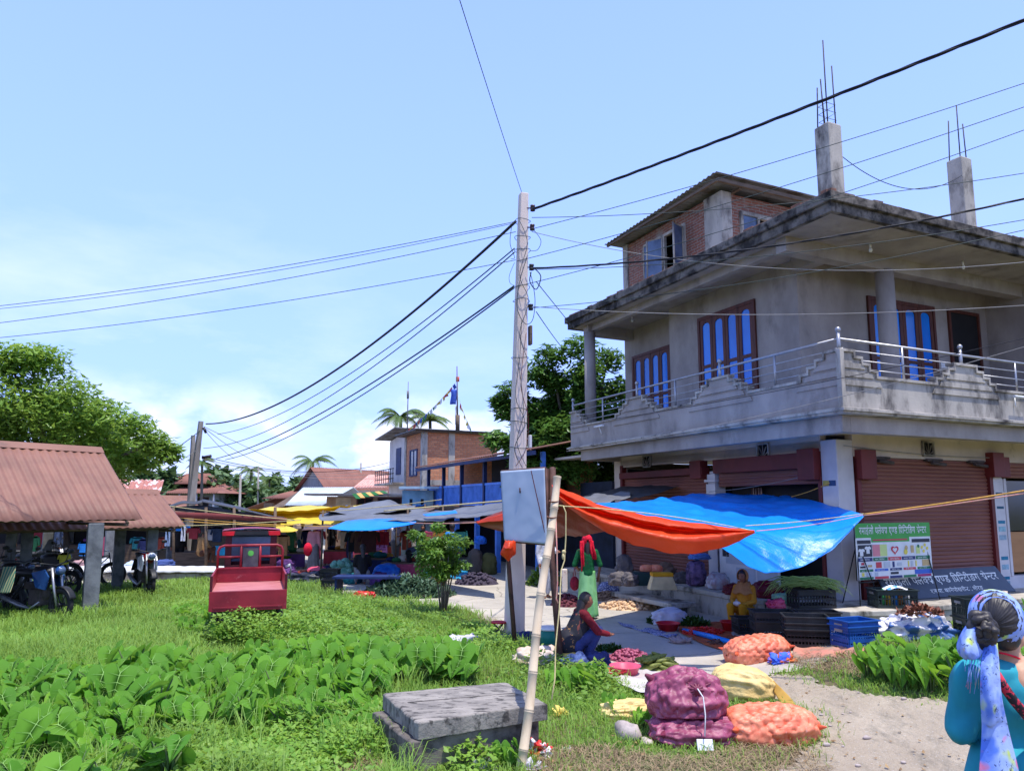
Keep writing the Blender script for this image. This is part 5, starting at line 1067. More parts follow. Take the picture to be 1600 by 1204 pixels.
wiggle([(815, 500), (812, 560), (806, 620), (820, 660), (804, 700), (816, 730)]); wiggle([(822, 520), (814, 600), (825, 650), (822, 700), (806, 728)], .005, M('maroon_wire', c8(110, 40, 44), None, 5, bump=0)); wiggle([(809, 560), (818, 640), (808, 690), (822, 728)], .005)
c = onp(520)+V3(.17, -.02, 0); MB().box(c+V3(0, 0, -.05), (.05, .12, .34), .3).build('meter_box', m_timber, pole, bevel=.01); c = onp(690)+V3(.2, -.05, 0); MB().box(c, (.05, .1, .22), .3).build('meter_box', m_whitewash, pole, bevel=.01)
# metal board
m_brd = M('blue_grey_sheet', c8(176, 188, 204), c8(160, 172, 190), 1.2, .4, .7, .45, .12, 5, dirt=c8(120, 120, 124), dscale=5, dlo=.66, dhi=.8); m_angle = M('rusty_angle_iron', c8(98, 70, 62), c8(70, 50, 46), 7, rough=.8)
tl, tr, br_, bl_ = D(782, 736, 10.95), D(851, 731, 10.45), D(855, 850, 10.35), D(788, 844, 10.85); g0 = G(820, 1040); bt = thing('metal_board', 'blank blue-grey sheet metal board on rusty angle posts, fixed before the power pole', 'board', (tl.x, tl.y, 0))
nb = (tr-tl).cross(bl_-tl).normalized(); nb = nb if nb.y < 0 else -nb; o_ = Vector(bt.location)
m = MB(); m.grid(lambda u, v: tl.lerp(tr, u).lerp(bl_.lerp(br_, u), v)-o_+nb*(.004*N3(u*5, v*6, 0)+.012*math.exp(-((u-.45)**2+(v-.28)**2)/.012)), 24, 36); m.build('sheet', m_brd, bt, solid=.004)
m = MB()
for a, b in ((tl, tr), (tr, br_), (br_, bl_), (bl_, tl)): m.tube([a-o_-nb*.03, b-o_-nb*.03], .022, 4)
for a, b in ((tr, br_),): m.add([a-o_, b-o_, b-o_-nb*.13, a-o_-nb*.13], [(0, 1, 2, 3)])
m.build('frame', m_angle, bt)
MB().tube([D(783, 740, 10.95)-o_-nb*.05, D(789, 850, 10.9)-o_-nb*.05, D(804, 1000, 10.9)-o_], .034, 4).build('post', m_angle, bt); MB().tube([tr-o_-nb*.12+V3(.05, 0, .02), D(862, 870, 10.3)-o_, G(876, 1040)-o_], .045, 4).build('post', m_angle, bt)
MB().tube([D(813, 762, 10.7)-o_+nb*.012, D(814, 770, 10.7)-o_+nb*.02], .012, 5).tube([D(815, 772, 10.7)-o_+nb*.008, D(818, 806, 10.7)-o_+nb*.008], .003, 4).build('bolt_stain', m_angle, bt)
cable('dark wire slanting down across the blank metal board', D(831, 735, 10.5)+nb*.02, D(854, 838, 10.4)+nb*.02, .007, .0, M('dark_red_wire', c8(90, 34, 40), None, 5, bump=0), 'wire', 'wire')
tarp('cloth_scrap', 'small bright orange tarpaulin scrap knotted under the metal board', 'cloth', m_tora, [[D(790, 842, 10.72), D(800, 842, 10.7), D(806, 845, 10.72)], [D(786, 854, 10.7), D(794, 852, 10.6), D(806, 860, 10.7)], [D(782, 864, 10.72), D(792, 866, 10.66), D(805, 866, 10.72)], [D(785, 868, 10.74), D(792, 873, 10.7), D(797, 870, 10.74)]], 20, 20, .035, .003, 13)
# bamboo prop
m_bam = M('pale_bamboo', c8(222, 200, 168), c8(196, 172, 138), 5, .4, .7, .55, .1, dirt=c8(150, 124, 96), dscale=6, dlo=.6, dhi=.8, sc=(2, 2, .4))
b0, b1 = G(812, 1208), D(870, 744, 6.75); bm_ = thing('bamboo_pole', 'leaning pale bamboo pole propping the orange tarpaulin', 'bamboo pole', b0)
pts, rs = [], []; nodes = [0, .07, .19, .31, .43, .57, .70, .80, .88, 1.0]
for i in range(len(nodes)-1):
    a, b = nodes[i], nodes[i+1]
    for f, k in ((.03, 1.0), (.5, .97), (.94, 1.0), (.965, 1.16), (.985, .94), (.995, 1.1)): s = a+(b-a)*f; pts.append((b1-b0)*s+V3(.012*math.sin(s*9), 0, 0)); rs.append((.041-.006*s)*k)
MB().tube(pts, rs, 14).build('culm', m_bam, bm_)
for s in (.905, .845): c = (b1-b0)*s; MB().tube([c+V3(math.cos(a)*.041, math.sin(a)*.041, .008*math.sin(a)) for a in np.linspace(0, 6.28, 15)], .007, 5).build('rope_binding', M('brown_rope', c8(120, 80, 64), None, 30, bump=0), bm_)
def hang(label, px, mat, r): P = [D(x, y, Y) for x, y, Y in px]; return cable(label, P[0], P[-1], r, 0, mat, 'rope', 'rope', via=P)
hang('pink then yellow rope hanging beside the bamboo with a knot at mid height', [(872, 789, 6.9), (880, 790, 6.85), (884, 800, 6.85), (884, 840, 6.85), (882, 875, 6.85), (877, 890, 6.8), (874, 950, 6.7), (868, 1010, 6.6), (867, 1060, 6.5), (862, 1092, 6.4)], m_yrope, .0065)
hang('thin pink rope dangling behind the bamboo beside the board post', [(868, 800, 8), (870, 860, 8), (871, 910, 8), (869, 935, 8), (872, 942, 8)], m_prope, .008)
m = MB(); m.ell(D(881, 862, 6.85), (.02, .02, .022), 8, 6).ell(D(880, 869, 6.84), (.014, .014, .03), 8, 6); props(m.build('rope_knot', m_yrope, None, o=D(881, 862, 6.85)), 'pale lumpy knot in the rope beside the bamboo', 'knot')
# broken concrete slab
m_slab = M('mossy_slab_top', c8(158, 150, 140), c8(118, 112, 106), 3, .35, .65, .95, .9, 30, dirt=c8(74, 70, 66), dscale=7, dlo=.52, dhi=.62, sc=(1, 2.4, 1))
q = [G(598, 1082, .43), G(652, 1128, .43), G(856, 1098, .43), G(790, 1064, .43)]; sb = thing('concrete_slab', 'mossy broken concrete culvert slab among the taro leaves', 'concrete slab', (q[1].x, q[1].y, 0)); o_ = Vector(sb.location)
def slab(m, q, z0, z1, jit=.012, n=14):
    ed = []
    for i in range(4):
        a, b = q[i], q[(i+1) % 4]
        for k in range(n): p = a.lerp(b, k/n); ed.append(V3(p.x+random.uniform(-jit, jit), p.y+random.uniform(-jit, jit))-V3(o_.x, o_.y))
    L = len(ed); m.add([V3(p.x, p.y, z0) for p in ed]+[V3(p.x, p.y, z1-.012) for p in ed]+[V3(p.x*.97+.01, p.y*.97+.01, z1) for p in ed], [tuple(range(L))[::-1], tuple(range(2*L, 3*L))]+[(i, (i+1) % L, L+(i+1) % L, L+i) for i in range(L)]+[(L+i, L+(i+1) % L, 2*L+(i+1) % L, 2*L+i) for i in range(L)])
m = MB(); slab(m, q, .29, .43); m.build('top_slab', m_slab, sb, bevel=.006)
c0 = G(597, 1116, .36); m = MB(); slab(m, [q[0]+V3(-.07, -.06), q[1]+V3(-.06, -.02), q[2]+V3(-.08, .03), q[3]], -.05, .285, .015); m.build('base_block', m_concd, sb, bevel=.006)
MB().box(q[0].lerp(q[3], .5).lerp(q[1].lerp(q[2], .5), .45)-o_+V3(0, 0, .001), (1.0, .012, .003), .33).build('crack', m_concd, sb)
def rock(label, px, py, s, mat, sq_=.6, dz=0):
    p = G(px, py); m = MB(); m.ell((0, 0, 0), (s, s*.75, s*sq_), 14, 10); m.v = [tuple(Vector(v)*(1+.5*N3(v[0]/s+px, v[1]/s, v[2]/s, 1.3)+.16*N3(v[0]/s, v[1]/s+px, v[2]/s, 4))) for v in m.v]
    o = m.build('stone', mat, None); o.location = p+V3(0, 0, s*sq_*.5+dz); o.rotation_euler.z = px; return props(o, label, 'stone')
m_rock = M('pale_stone', c8(186, 172, 164), c8(150, 138, 132), 7, .4, .6, .9, .5, 30)
rock('pale pink stone lying in the grass left of the purple sack', 982, 1152, .15, m_rock); rock('flat whitish stone at the foot of the slab', 572, 1180, .10, m_rock, .35); rock('small grey stone behind the flat whitish one', 568, 1168, .05, m_rock); rock('flat brown-grey stone between grass and sacks', 1010, 1160, .07, m_rock, .4)
for k in range(46):
    x, y = random.uniform(1.9, 5.4), random.uniform(5.7, 8.6)
    if inpoly(ROAD_P, np.array([x]), np.array([y]))[0]:
        s = random.uniform(.012, .04); m = MB(); m.ell((0, 0, 0), (s, s*.8, s*.5), 8, 6); m.v = [tuple(Vector(v)*(1+.3*N3(v[0]/s+k, v[1]/s, v[2]/s, 1.6))) for v in m.v]; o = m.build('road_stone', m_rock); o.location = (x, y, terr(x, y)+.018+s*.2); props(o, 'small pale pebble bedded in the pale dirt road', 'stone', 'pebbles on the dirt road')

# ------------------------------------------------------------------ lettering (Devanagari; '~' marks a half letter)
def glyph(ch, h):
    c = bpy.data.curves.new('t', 'FONT'); c.body = ch; c.size = h; c.offset = .008; o = bpy.data.objects.new('t', c); link(o)
    dg = bpy.context.evaluated_depsgraph_get(); dg.update(); me = bpy.data.meshes.new_from_object(o.evaluated_get(dg), depsgraph=dg); bpy.data.objects.remove(o); bpy.data.curves.remove(c); return me
GC = {}
def text_mesh(words, height, width, bold=.0, bar=True):      # returns an MB in the x-y plane, scaled to a width
    mb = MB(); x = 0; sp = .32
    for w in words.split(' '):
        x0 = x; i = 0; toks = []; cons = w
        for tk in w.split('|'):
            half = tk.endswith('~'); ra = tk.endswith('^'); body = tk.rstrip('~^')
            if body not in GC: me = glyph(body, 1.0); GC[body] = ([tuple(v.co) for v in me.vertices], [tuple(p.vertices) for p in me.polygons]); bpy.data.meshes.remove(me)
            vs, fs = GC[body]
            if not vs: continue
            bx0, bx1 = min(v[0] for v in vs), max(v[0] for v in vs)
            if half:
                bm = bmesh.new(); bv = [bm.verts.new(v) for v in vs]
                for f in fs:
                    try: bm.faces.new([bv[k] for k in f])
                    except ValueError: pass
                cut = bx0+(bx1-bx0)*.66; bmesh.ops.bisect_plane(bm, geom=bm.verts[:]+bm.edges[:]+bm.faces[:], plane_co=(cut, 0, 0), plane_no=(1, 0, 0), clear_outer=True)
                bm.verts.index_update(); vs = [tuple(v.co) for v in bm.verts]; fs = [tuple(v.index for v in f.verts) for f in bm.faces]; bm.free(); bx1 = cut
            mb.add([(v[0]-bx0+x, v[1], 0) for v in vs], fs)
            if ra: mb.add([(x+(bx1-bx0)*.1, .02, 0), (x+(bx1-bx0)*.14, -.03, 0), (x+(bx1-bx0)*.72, .2, 0), (x+(bx1-bx0)*.68, .25, 0)], [(0, 1, 2, 3)])
            x += (.22 if body == 'ि' else bx1-bx0+(.012 if bar else .05))
        if bar: mb.add([(x0, .60, .0005), (x, .60, .0005), (x, .665, .0005), (x0, .665, .0005)], [(0, 1, 2, 3)])
        x += sp
    k = width/(x-sp); mb.v = [(v[0]*k, v[1]*height, v[2]) for v in mb.v]; return mb
def letter(words, height, width, org, right, up, mat, parent, name='lettering', bar=True, th=.002):
    mb = text_mesh(words, height, width, bar=bar); right, up = Vector(right).normalized(), Vector(up).normalized(); n = right.cross(up)
    mb.v = [tuple(Vector(org)+right*v[0]+up*v[1]+n*(v[2]+th)) for v in mb.v]; return mb.build(name, mat, parent, fix=False)
FLEX = 'र|मा|ई|लो फ~|ले|क~|स ए|ण~|ड ि|प^|ि|न~|ट|ि|ङ्ग से|न~|ट|र'
FLEX = 'र|मा|ई|लो फ~|ले|क~|स ए|ण~|ड ि|प^|ि|न~|ट|ि|ङ|ग से|न~|ट|र'
m_ink = M('white_lettering', (.8, .82, .8, 1), None, 9, bump=0, rough=.5)
def P2(name, c): return M(name, c, tuple(min(1, x*1.12) for x in c[:3])+(1,), 5, bump=0, rough=.4)
gs = thing('shop_sign', 'printed price banner with a green header, standing on a black easel by the shutter', 'sign', HW(-.15, -.42, PZ), AZ)
W_, H0, H1 = 1.93, .41, 1.37; LT = .06     # width, bottom and top above the plinth
def gq(m, x0, x1, z0, z1, d=0): m.bb(x0, x1, -d-.002, -d, z0, z1)
m = MB(); m.bb(0, W_, 0, .02, H0, H1); m.build('panel', m_white, gs)
hd = MB().bb(0, W_, -.003, 0, 1.12, H1).bb(.38, 1.36, -.003, 0, 1.04, 1.12).build('header', P2('sign_green', c8(70, 158, 74)), gs)
letter(FLEX, .17, 1.74, (.09, -.005, 1.185), (1, 0, 0), (0, 0, 1), m_ink, gs)
cols = {'navy': P2('sign_navy', c8(40, 54, 108)), 'green': P2('sign_dgreen', c8(44, 118, 84)), 'red': P2('sign_red', c8(200, 70, 84)), 'dark': P2('sign_dark', c8(48, 52, 66)), 'pink': P2('sign_pink', c8(216, 132, 140)), 'lime': P2('sign_lime', c8(206, 220, 138)), 'cyan': P2('sign_blue', c8(60, 100, 190)), 'tan': P2('sign_tan', c8(196, 168, 120)), 'grey': P2('sign_grey', c8(186, 192, 200)), 'yel': P2('sign_yellow', c8(226, 208, 90)), 'mag': P2('sign_magenta', c8(160, 50, 110)), 'wht': m_white}
def G_(items, name='print'):
    by = {}
    for c, x0, x1, z0, z1 in items: by.setdefault(c, MB()).bb(x0, x1, -.0062, -.003 if c != 'wht' else -.0035, z0, z1)
    for c, mb in by.items(): mb.build(name, cols[c], gs)
it = [('dark', .03, .36, 1.02, 1.08), ('dark', 1.42, 1.9, 1.02, 1.08), ('dark', .04, .38, .80, 1.0), ('pink', .40, .58, .80, 1.0), ('lime', .58, .76, .80, 1.0), ('red', .42, 1.3, 1.065, 1.09)]
xs = [.03, .40, .78, 1.13, 1.5, 1.9]
for k, c in enumerate(('navy', 'green', 'red', 'navy', 'green')): it.append((c, xs[k], xs[k+1]-.02, .72, .78))
for k, c in enumerate(('green', 'cyan', 'navy', 'red', 'green')): it.append((c, xs[k]+.03, xs[k+1]-.02, .545, .585))
for k, c in enumerate(('green', 'red', 'navy', 'green', 'mag')): it.append((c, xs[k]+.02, xs[k+1]-.02, .415, .455))
it += [('cyan', 1.45, 1.9, .46, .54), ('red', .10, .17, .66, .70), ('dark', .07, .2, .61, .64), ('tan', .26, .36, .62, .66), ('red', .46, .60, .60, .70), ('grey', .66, .82, .60, .70), ('navy', .88, .93, .6, .7), ('grey', 1.0, 1.12, .62, .68), ('yel', 1.28, 1.31, .6, .7), ('grey', 1.36, 1.42, .6, .7), ('yel', 1.48, 1.51, .6, .7), ('tan', 1.66, 1.86, .6, .71), ('yel', .1, .16, .47, .53), ('grey', .22, .34, .46, .53), ('grey', .42, .5, .46, .53), ('dark', .82, 1.02, .48, .52), ('lime', 1.52, 1.62, .82, .95), ('tan', 1.38, 1.46, .84, .97)]
G_(it)
m = MB()      # two tee shirts, a heart, a flower, a badge
def poly(m, P, d=.0068): m.add([(x, -d, z) for x, z in P], [tuple(range(len(P)))])
for ox, oz in ((.05, .81), (.21, .85)): poly(m, [(ox+a, oz+b) for a, b in ((.03, 0), (.11, 0), (.11, .08), (.14, .07), (.15, .10), (.11, .13), (.09, .12), (.05, .12), (.03, .13), (-.01, .10), (0, .07), (.03, .08))])
m.build('print', m_white, gs, fix=False)
m = MB(); poly(m, [(.96+.105*(16*math.sin(t)**3)/17, .9+.09*(13*math.cos(t)-5*math.cos(2*t)-2*math.cos(3*t)-math.cos(4*t))/17) for t in np.linspace(0, 6.28, 25)[:-1]]); m.build('print', cols['red'], gs, fix=False)
m = MB(); poly(m, [(.96+.06*(16*math.sin(t)**3)/17, .9+.05*(13*math.cos(t)-5*math.cos(2*t)-2*math.cos(3*t)-math.cos(4*t))/17) for t in np.linspace(0, 6.28, 25)[:-1]], .0075); m.build('print', m_white, gs, fix=False)
for cx, cz, r, c in ((1.24, .86, .05, 'yel'), (1.26, .93, .04, 'tan'), (1.68, .93, .03, 'yel'), (1.76, .97, .03, 'yel'), (1.82, .91, .03, 'yel'), (1.72, .86, .03, 'yel'), (1.58, .95, .03, 'green')):
    m = MB(); poly(m, [(cx+r*math.cos(t), cz+r*math.sin(t)) for t in np.linspace(0, 6.28, 17)[:-1]], .007); m.build('print', cols[c], gs, fix=False)
caps = ['से|वा', 'म|ग', 'क|प', 'ला|इ|ट', 'ब्या|ज']
for k in range(5):
    letter(caps[k]+' '+'ि|प^|ि|न~|ट', .034, .24, (xs[k]+.04, -.0065, .735), (1, 0, 0), (0, 0, 1), m_ink, gs); letter(caps[(k+2) % 5]+' '+caps[(k+3) % 5], .022, .2, (xs[k]+.07, -.0065, .556), (1, 0, 0), (0, 0, 1), m_ink, gs)
m = MB()
for x in (0, W_): m.tube([(x, .02, H1-.02), (x, .02, .4)], .012, 4)
for x0, x1, y in ((.04, -.1, -.1), (.14, .34, -.16), (W_-.1, W_-.0, -.1), (.1, -.05, .3), (W_-.1, W_-.04, .3)): m.tube([(x0, .01, .85 if y < 0 else 1.2), (x1, y, 0)], .012, 4)
m.tube([(-.06, -.06, .38), (.28, -.1, .38)], .01, 4); m.build('easel', m_black, gs)
ds = thing('shop_sign', 'dark slate signboard with large white lettering leaning on the rolling shutter', 'sign', HW(.62, -.36, PZ), AZ)
up = Vector((0, .30, .50)).normalized(); rg = Vector((1, 0, .0)); Pd = lambda x, z, d=0: Vector((x, 0, 0))+up*z+Vector((0, -.8, .5)).normalized()*d
m = MB(); pp = [(0, 0), (3.62, 0), (3.48, .54), (.08, .54)]; m.add([Pd(x, z) for x, z in pp]+[Pd(x, z, .03) for x, z in pp], [(0, 1, 2, 3), (4, 5, 6, 7), (0, 1, 5, 4), (1, 2, 6, 5), (2, 3, 7, 6), (3, 0, 4, 7)]); m.build('panel', M('slate_board', c8(74, 84, 98), c8(64, 72, 86), 2, rough=.5, bump=0), ds)
letter('र|मा|इ|लो फ~|ल|क~|स ए|ण~|ड ि|प^|ि|न~|टी|ङ|ग से|न~|ट|र', .21, 3.2, Pd(.15, .27, .034), rg, up, m_ink, ds)
letter('र|.|न|.|पा|. का|ने|पो|ख|री|-|८ , मो|र|ङ', .11, 1.5, Pd(1.2, .08, .034), rg, up, m_ink, ds)

# ------------------------------------------------------------------ red cargo cart
m_red = M('dusty_red_paint', c8(150, 40, 52), c8(120, 30, 42), 2.2, .4, .65, .45, .08, dirt=c8(170, 110, 112), dscale=5, dlo=.62, dhi=.8); m_redw = M('worn_pink_floor', c8(196, 128, 128), c8(168, 96, 98), 4, rough=.6, sc=(1, 6, 1)); m_redd = M('dark_maroon_paint', c8(88, 24, 34), c8(64, 18, 26), 2, rough=.45, bump=0); m_redb = M('bright_red_reflector', c8(214, 30, 44), None, 3, rough=.3, bump=0)
yc = 11.75; xc = (395-800)/1127*yc; cart = thing('cargo_cart', 'red three-wheeled cargo cart with an open empty tray, parked in the grass', 'cargo cart', (xc, yc, 0), math.radians(19.6))
w2 = .575; zf = .80; L = 1.35
fl_ = MB().bb(-w2+.03, w2-.03, 0, L, zf-.04, zf).build('tray_floor', m_redw, cart)
MB().bb(-w2+.03, w2-.03, L, L+.03, zf, 1.04).bb(-w2+.02, w2-.02, L-.02, L+.05, 1.03, 1.06).build('front_panel', m_red, cart, bevel=.005)
MB().bb(-w2, -w2+.03, 0, L+.03, zf-.06, 1.04).build('side_panel', m_red, cart, bevel=.005); MB().bb(w2-.03, w2, 0, L+.03, zf-.06, 1.04).build('side_panel', m_red, cart, bevel=.005)
MB().bb(-w2-.01, w2+.01, -.05, -.02, zf-.31, zf-.005).bb(-w2+.05, w2-.05, -.058, -.05, zf-.27, zf-.24).build('tailgate', m_red, cart, bevel=.004)
for x in (-w2+.01, w2-.01): MB().bb(x-.02, x+.02, -.03, .01, zf-.1, 1.04).build('corner_post', m_redd, cart)
def rr(w, z0, z1, r, y): return [(-w, y, z0), (-w, y, z1-r), (-w+r*.3, y, z1-r*.3), (-w+r, y, z1), (w-r, y, z1), (w-r*.3, y, z1-r*.3), (w, y, z1-r), (w, y, z0)]
yb = L+.02; m = MB(); m.tube(rr(.545, 1.0, 1.44, .1, yb), .023, 8).tube([(-.545, yb, 1.24), (-.16, yb, 1.24)], .018, 8).tube([(.16, yb, 1.24), (.545, yb, 1.24)], .018, 8).tube([(-.16, yb, 1.04), (-.16, yb, 1.43)], .022, 8).tube([(.16, yb, 1.04), (.16, yb, 1.43)], .022, 8); m.build('guard_frame', m_red, cart)
bd = MB().bb(-.13, .13, yb-.01, yb+.01, 1.06, 1.40).build('backboard', M('grey_backboard', c8(84, 82, 86), c8(64, 62, 66), 4, rough=.6), cart, bevel=.006)
m = MB(); m.tube([(-.0, yb-.014, 1.30), (0, yb-.012, 1.30)], .05, 20); m.build('round_badge', M('leaf_green_badge', c8(96, 190, 84), None, 4, bump=0), bd)
cy0, cy1 = L+.22, L+.95
MB().bb(-.44, .44, cy0, cy0+.03, .45, 1.08).bb(-.44, -.33, cy0, cy0+.03, 1.08, 1.62).bb(.33, .44, cy0, cy0+.03, 1.08, 1.62).bb(-.44, -.41, cy0, cy1, .45, 1.1).bb(.41, .44, cy0, cy1, .45, 1.1).bb(-.42, .42, cy1, cy1+.03, .4, 1.1).bb(-.4, .4, cy0+.03, cy1, .4, .45).build('cab', m_redd, cart, bevel=.006)
MB().bb(-.33, .33, cy0+.01, cy0+.016, 1.25, 1.58).build('rear_window', m_pglass, cart); MB().bb(-.4, .4, cy1+.005, cy1+.012, 1.1, 1.6).build('windscreen', m_pglass, cart)
m = MB(); m.grid(lambda u, v: V3(-.5+1.0*u, cy0-.08+(cy1-cy0+.2)*v, 1.70+.035*math.sin(math.pi*u)-.0), 12, 6); m.bb(-.5, .5, cy0-.08, cy1+.12, 1.62, 1.69); m.build('cab_roof', m_red, cart, bevel=.01)
MB().bb(-.49, -.3, cy0-.09, cy0-.08, 1.61, 1.68).build('reflector', m_redb, cart); MB().bb(.3, .49, cy0-.09, cy0-.08, 1.61, 1.68).build('reflector', m_redb, cart); MB().bb(-.28, .28, cy0-.095, cy0-.08, 1.62, 1.69).build('rear_visor', m_black, cart)
for x in (-.42, .42): MB().tube([(x, cy1, 1.08), (x, cy1, 1.64)], .02, 6).build('pillar', m_redd, cart)
MB().bb(-.3, .3, cy0+.1, cy0+.45, .8, .95).build('seat', m_black, cart, bevel=.03)
def wheel(parent, x, y, r, w, rim=None, axis='x', n=28, sp=0):
    m = MB(); t_ = w/2; prof = [(r*.72, -t_*.8), (r*.86, -t_), (r*.97, -t_*.8), (r, -t_*.3), (r, t_*.3), (r*.97, t_*.8), (r*.86, t_), (r*.72, t_*.8)]; vs = []
    for k in range(n):
        a = 2*math.pi*k/n; vs += [V3(q, math.cos(a)*R_, math.sin(a)*R_) for R_, q in prof]
    L_n = len(prof); m.add([v+V3(x, y, r) for v in vs], [(k*L_n+i, k*L_n+(i+1) % L_n, ((k+1) % n)*L_n+(i+1) % L_n, ((k+1) % n)*L_n+i) for k in range(n) for i in range(L_n)], 0, True)
    ty = m.build('wheel', m_rubber, parent); m = MB(); ring = [V3(x, y+math.cos(a)*r*.7, r+math.sin(a)*r*.7) for a in np.linspace(0, 2*math.pi, n)]; m.tube(ring, w*.18, 6); m.tube([(x-w*.7, y, r), (x+w*.7, y, r)], r*.11, 10)
    for k in range(sp or 6):
        a = 2*math.pi*k/(sp or 6); m.tube([(x, y, r), (x, y+math.cos(a)*r*.7, r+math.sin(a)*r*.7)], .004 if sp > 12 else r*.045, 4)
    m.build('rim', rim or m_rebar, ty); return ty
wheel(cart, -.5, .5, .27, .11); wheel(cart, .5, .5, .27, .11); wheel(cart, 0, cy1+.25, .26, .1)
MB().tube([(-.5, .5, .27), (.5, .5, .27)], .03, 6).bb(-.35, -.3, 0, cy1, .5, .58).bb(.3, .35, 0, cy1, .5, .58).build('chassis', m_black, cart)
MB().tube([(w2+.02, L-.1, 1.06), (w2+.1, L-.1, 1.1), (w2+.12, L-.1, 1.02), (w2+.1, L-.1, .85)], .015, 6).tube([(w2+.02, L-.35, 1.06), (w2+.1, L-.35, 1.1)], .015, 6).build('side_handle', m_steel, cart)
MB().tube([(-.3, cy1+.1, .9), (-.35, cy1-.1, 1.15), (0, cy1+.1, 1.2), (.35, cy1-.1, 1.15)], .014, 6).tube([(0, cy1+.1, 1.15), (0, cy1+.28, .3)], .03, 6).build('handlebar', m_black, cart)

# ------------------------------------------------------------------ motorcycles, scooter, bicycle (local y points forward)
def moto(label, loc, rz, c1, c2, yellow=False):
    t = thing('motorcycle', label, 'motorcycle', loc, rz)
    wheel(t, 0, .64, .305, .09, m_black); wheel(t, 0, -.66, .30, .11, m_black)
    for x in (-.085, .085): MB().tube([(x, .64, .3), (x, .53, .62), (x, .44, .98)], [.02, .024, .026], 8).build('fork', m_steel, t)
    m = MB()
    for k in range(9): pass
    m.grid(lambda u, v: V3((u-.5)*.13, .64+math.cos(.35+2.0*v)*.335, .305+math.sin(.35+2.0*v)*.335), 4, 14); m.build('mudguard', m_black, t, solid=.006)
    m = MB(); m.ell((0, .14, .86), (.15, .27, .14), 16, 10, pw=.8); m.build('fuel_tank', c1, t)
    for sx in (-1, 1): q = MB().add([(sx*.15, .34, .95), (sx*.17, .02, .88), (sx*.2, .2, .62), (sx*.17, .42, .58), (sx*.15, .46, .82)], [(0, 1, 2, 3, 4)]); q.build('side_fairing', c2, t, solid=.03, bevel=.01)
    m = MB(); m.ell((0, -.28, .86), (.13, .34, .07), 14, 8, pw=.7).ell((0, -.6, .93), (.10, .18, .05), 12, 6, pw=.8); m.build('seat', m_black, t)
    m = MB(); m.box((0, .05, .42), (.24, .32, .30)).ell((0, .1, .5), (.13, .16, .2), 10, 8).box((0, -.1, .62), (.12, .5, .14)); m.build('engine', m_rebar, t, bevel=.02)
    m = MB(); m.tube([(.0, .42, .9), (0, .22, .55), (0, .0, .28), (0, -.3, .34), (0, -.66, .3)], .022, 6).tube([(0, .42, .92), (0, -.1, .76), (0, -.75, .82)], .022, 6).tube([(0, -.35, .8), (.1, -.66, .3)], .02, 6).tube([(0, -.35, .8), (-.1, -.66, .3)], .02, 6); m.build('frame', m_black, t)
    m = MB(); m.tube([(.1, .2, .35), (.14, 0, .22), (.15, -.3, .27), (.16, -.85, .42)], [.02, .022, .045, .05], 8); m.build('exhaust', m_steel, t)
    m = MB(); m.ell((0, .56, .93), (.1, .07, .09), 14, 8); hl = m.build('headlight', c2, t); MB().ell((0, .605, .93), (.075, .035, .065), 12, 8).build('lens', m_pglass, hl)
    m = MB(); m.tube([(-.37, .28, 1.08), (-.2, .38, 1.06), (0, .43, 1.02), (.2, .38, 1.06), (.37, .28, 1.08)], .014, 6).tube([(-.38, .27, 1.08), (-.27, .33, 1.07)], .024, 8).tube([(.27, .33, 1.07), (.38, .27, 1.08)], .024, 8); m.build('handlebar', m_black, t)
    for sx in (-1, 1): mm = MB().tube([(sx*.24, .35, 1.07), (sx*.28, .38, 1.24)], .007, 5).ell((sx*.31, .39, 1.27), (.07, .015, .04), 10, 6); mm.build('mirror', m_black, t)
    m = MB(); m.ell((0, -.8, .85), (.05, .04, .04), 8, 6); m.build('tail_light', m_redb, t); MB().add([(-.07, -.82, .8), (.07, -.82, .8), (.09, -1.0, .5), (-.09, -1.0, .5)], [(0, 1, 2, 3)]).build('rear_mudguard', m_black, t, solid=.01)
    return t
m_blu = M('metallic_blue_paint', c8(50, 92, 150), c8(36, 70, 122), 3, rough=.25, bump=0, metal=.3); m_sil = M('silver_white_paint', c8(200, 208, 218), c8(176, 184, 196), 3, rough=.3, bump=0)
p = G(70, 972); moto('blue and black motorcycle parked under the nearest shed', (-9.05, 14.0, 0), math.radians(-112), m_black, m_blu)
moto('black motorcycle with a red tank by the second shed pillar', (G(238, 925).x-.1, 18.0, 0), math.radians(-140), M('dark_red_tank', c8(140, 30, 40), None, 4, rough=.3, bump=0), m_sil)
moto('dark motorcycle half hidden in the deep shade of the sheds', (-12.6, 19.5, 0), math.radians(-70), m_black, m_black)
mA = [o for o in SC.objects if o.name.startswith('motorcycle') and o.type == 'EMPTY'][-1]
dup(mA, (-10.2, 14.75, 0), math.radians(-105), 'black motorcycle in the dark cluster just left of the blue one'); dup(mA, (-11.1, 15.2, 0), math.radians(-125), 'black motorcycle at the back of the dark cluster by the left edge'); dup(mA, (-11.2, 17.5, 0), math.radians(-95), 'dim black motorcycle behind the shed pillars at left')
t = thing('scooter', 'silver and blue scooter draped with a green striped cloth at the left picture edge', 'scooter', (-10.15, 13.7, 0), math.radians(-150))
wheel(t, 0, .6, .23, .1, m_black); wheel(t, 0, -.55, .23, .11, m_black)
m = MB(); m.ell((0, -.42, .62), (.2, .42, .19), 18, 12, pw=.75); m.build('rear_body', m_sil, t); MB().ell((0, -.36, .68), (.205, .3, .1), 16, 8).build('side_stripe', m_blu, t); MB().ell((0, -.3, .82), (.15, .4, .06), 14, 8, pw=.7).build('seat', m_black, t)
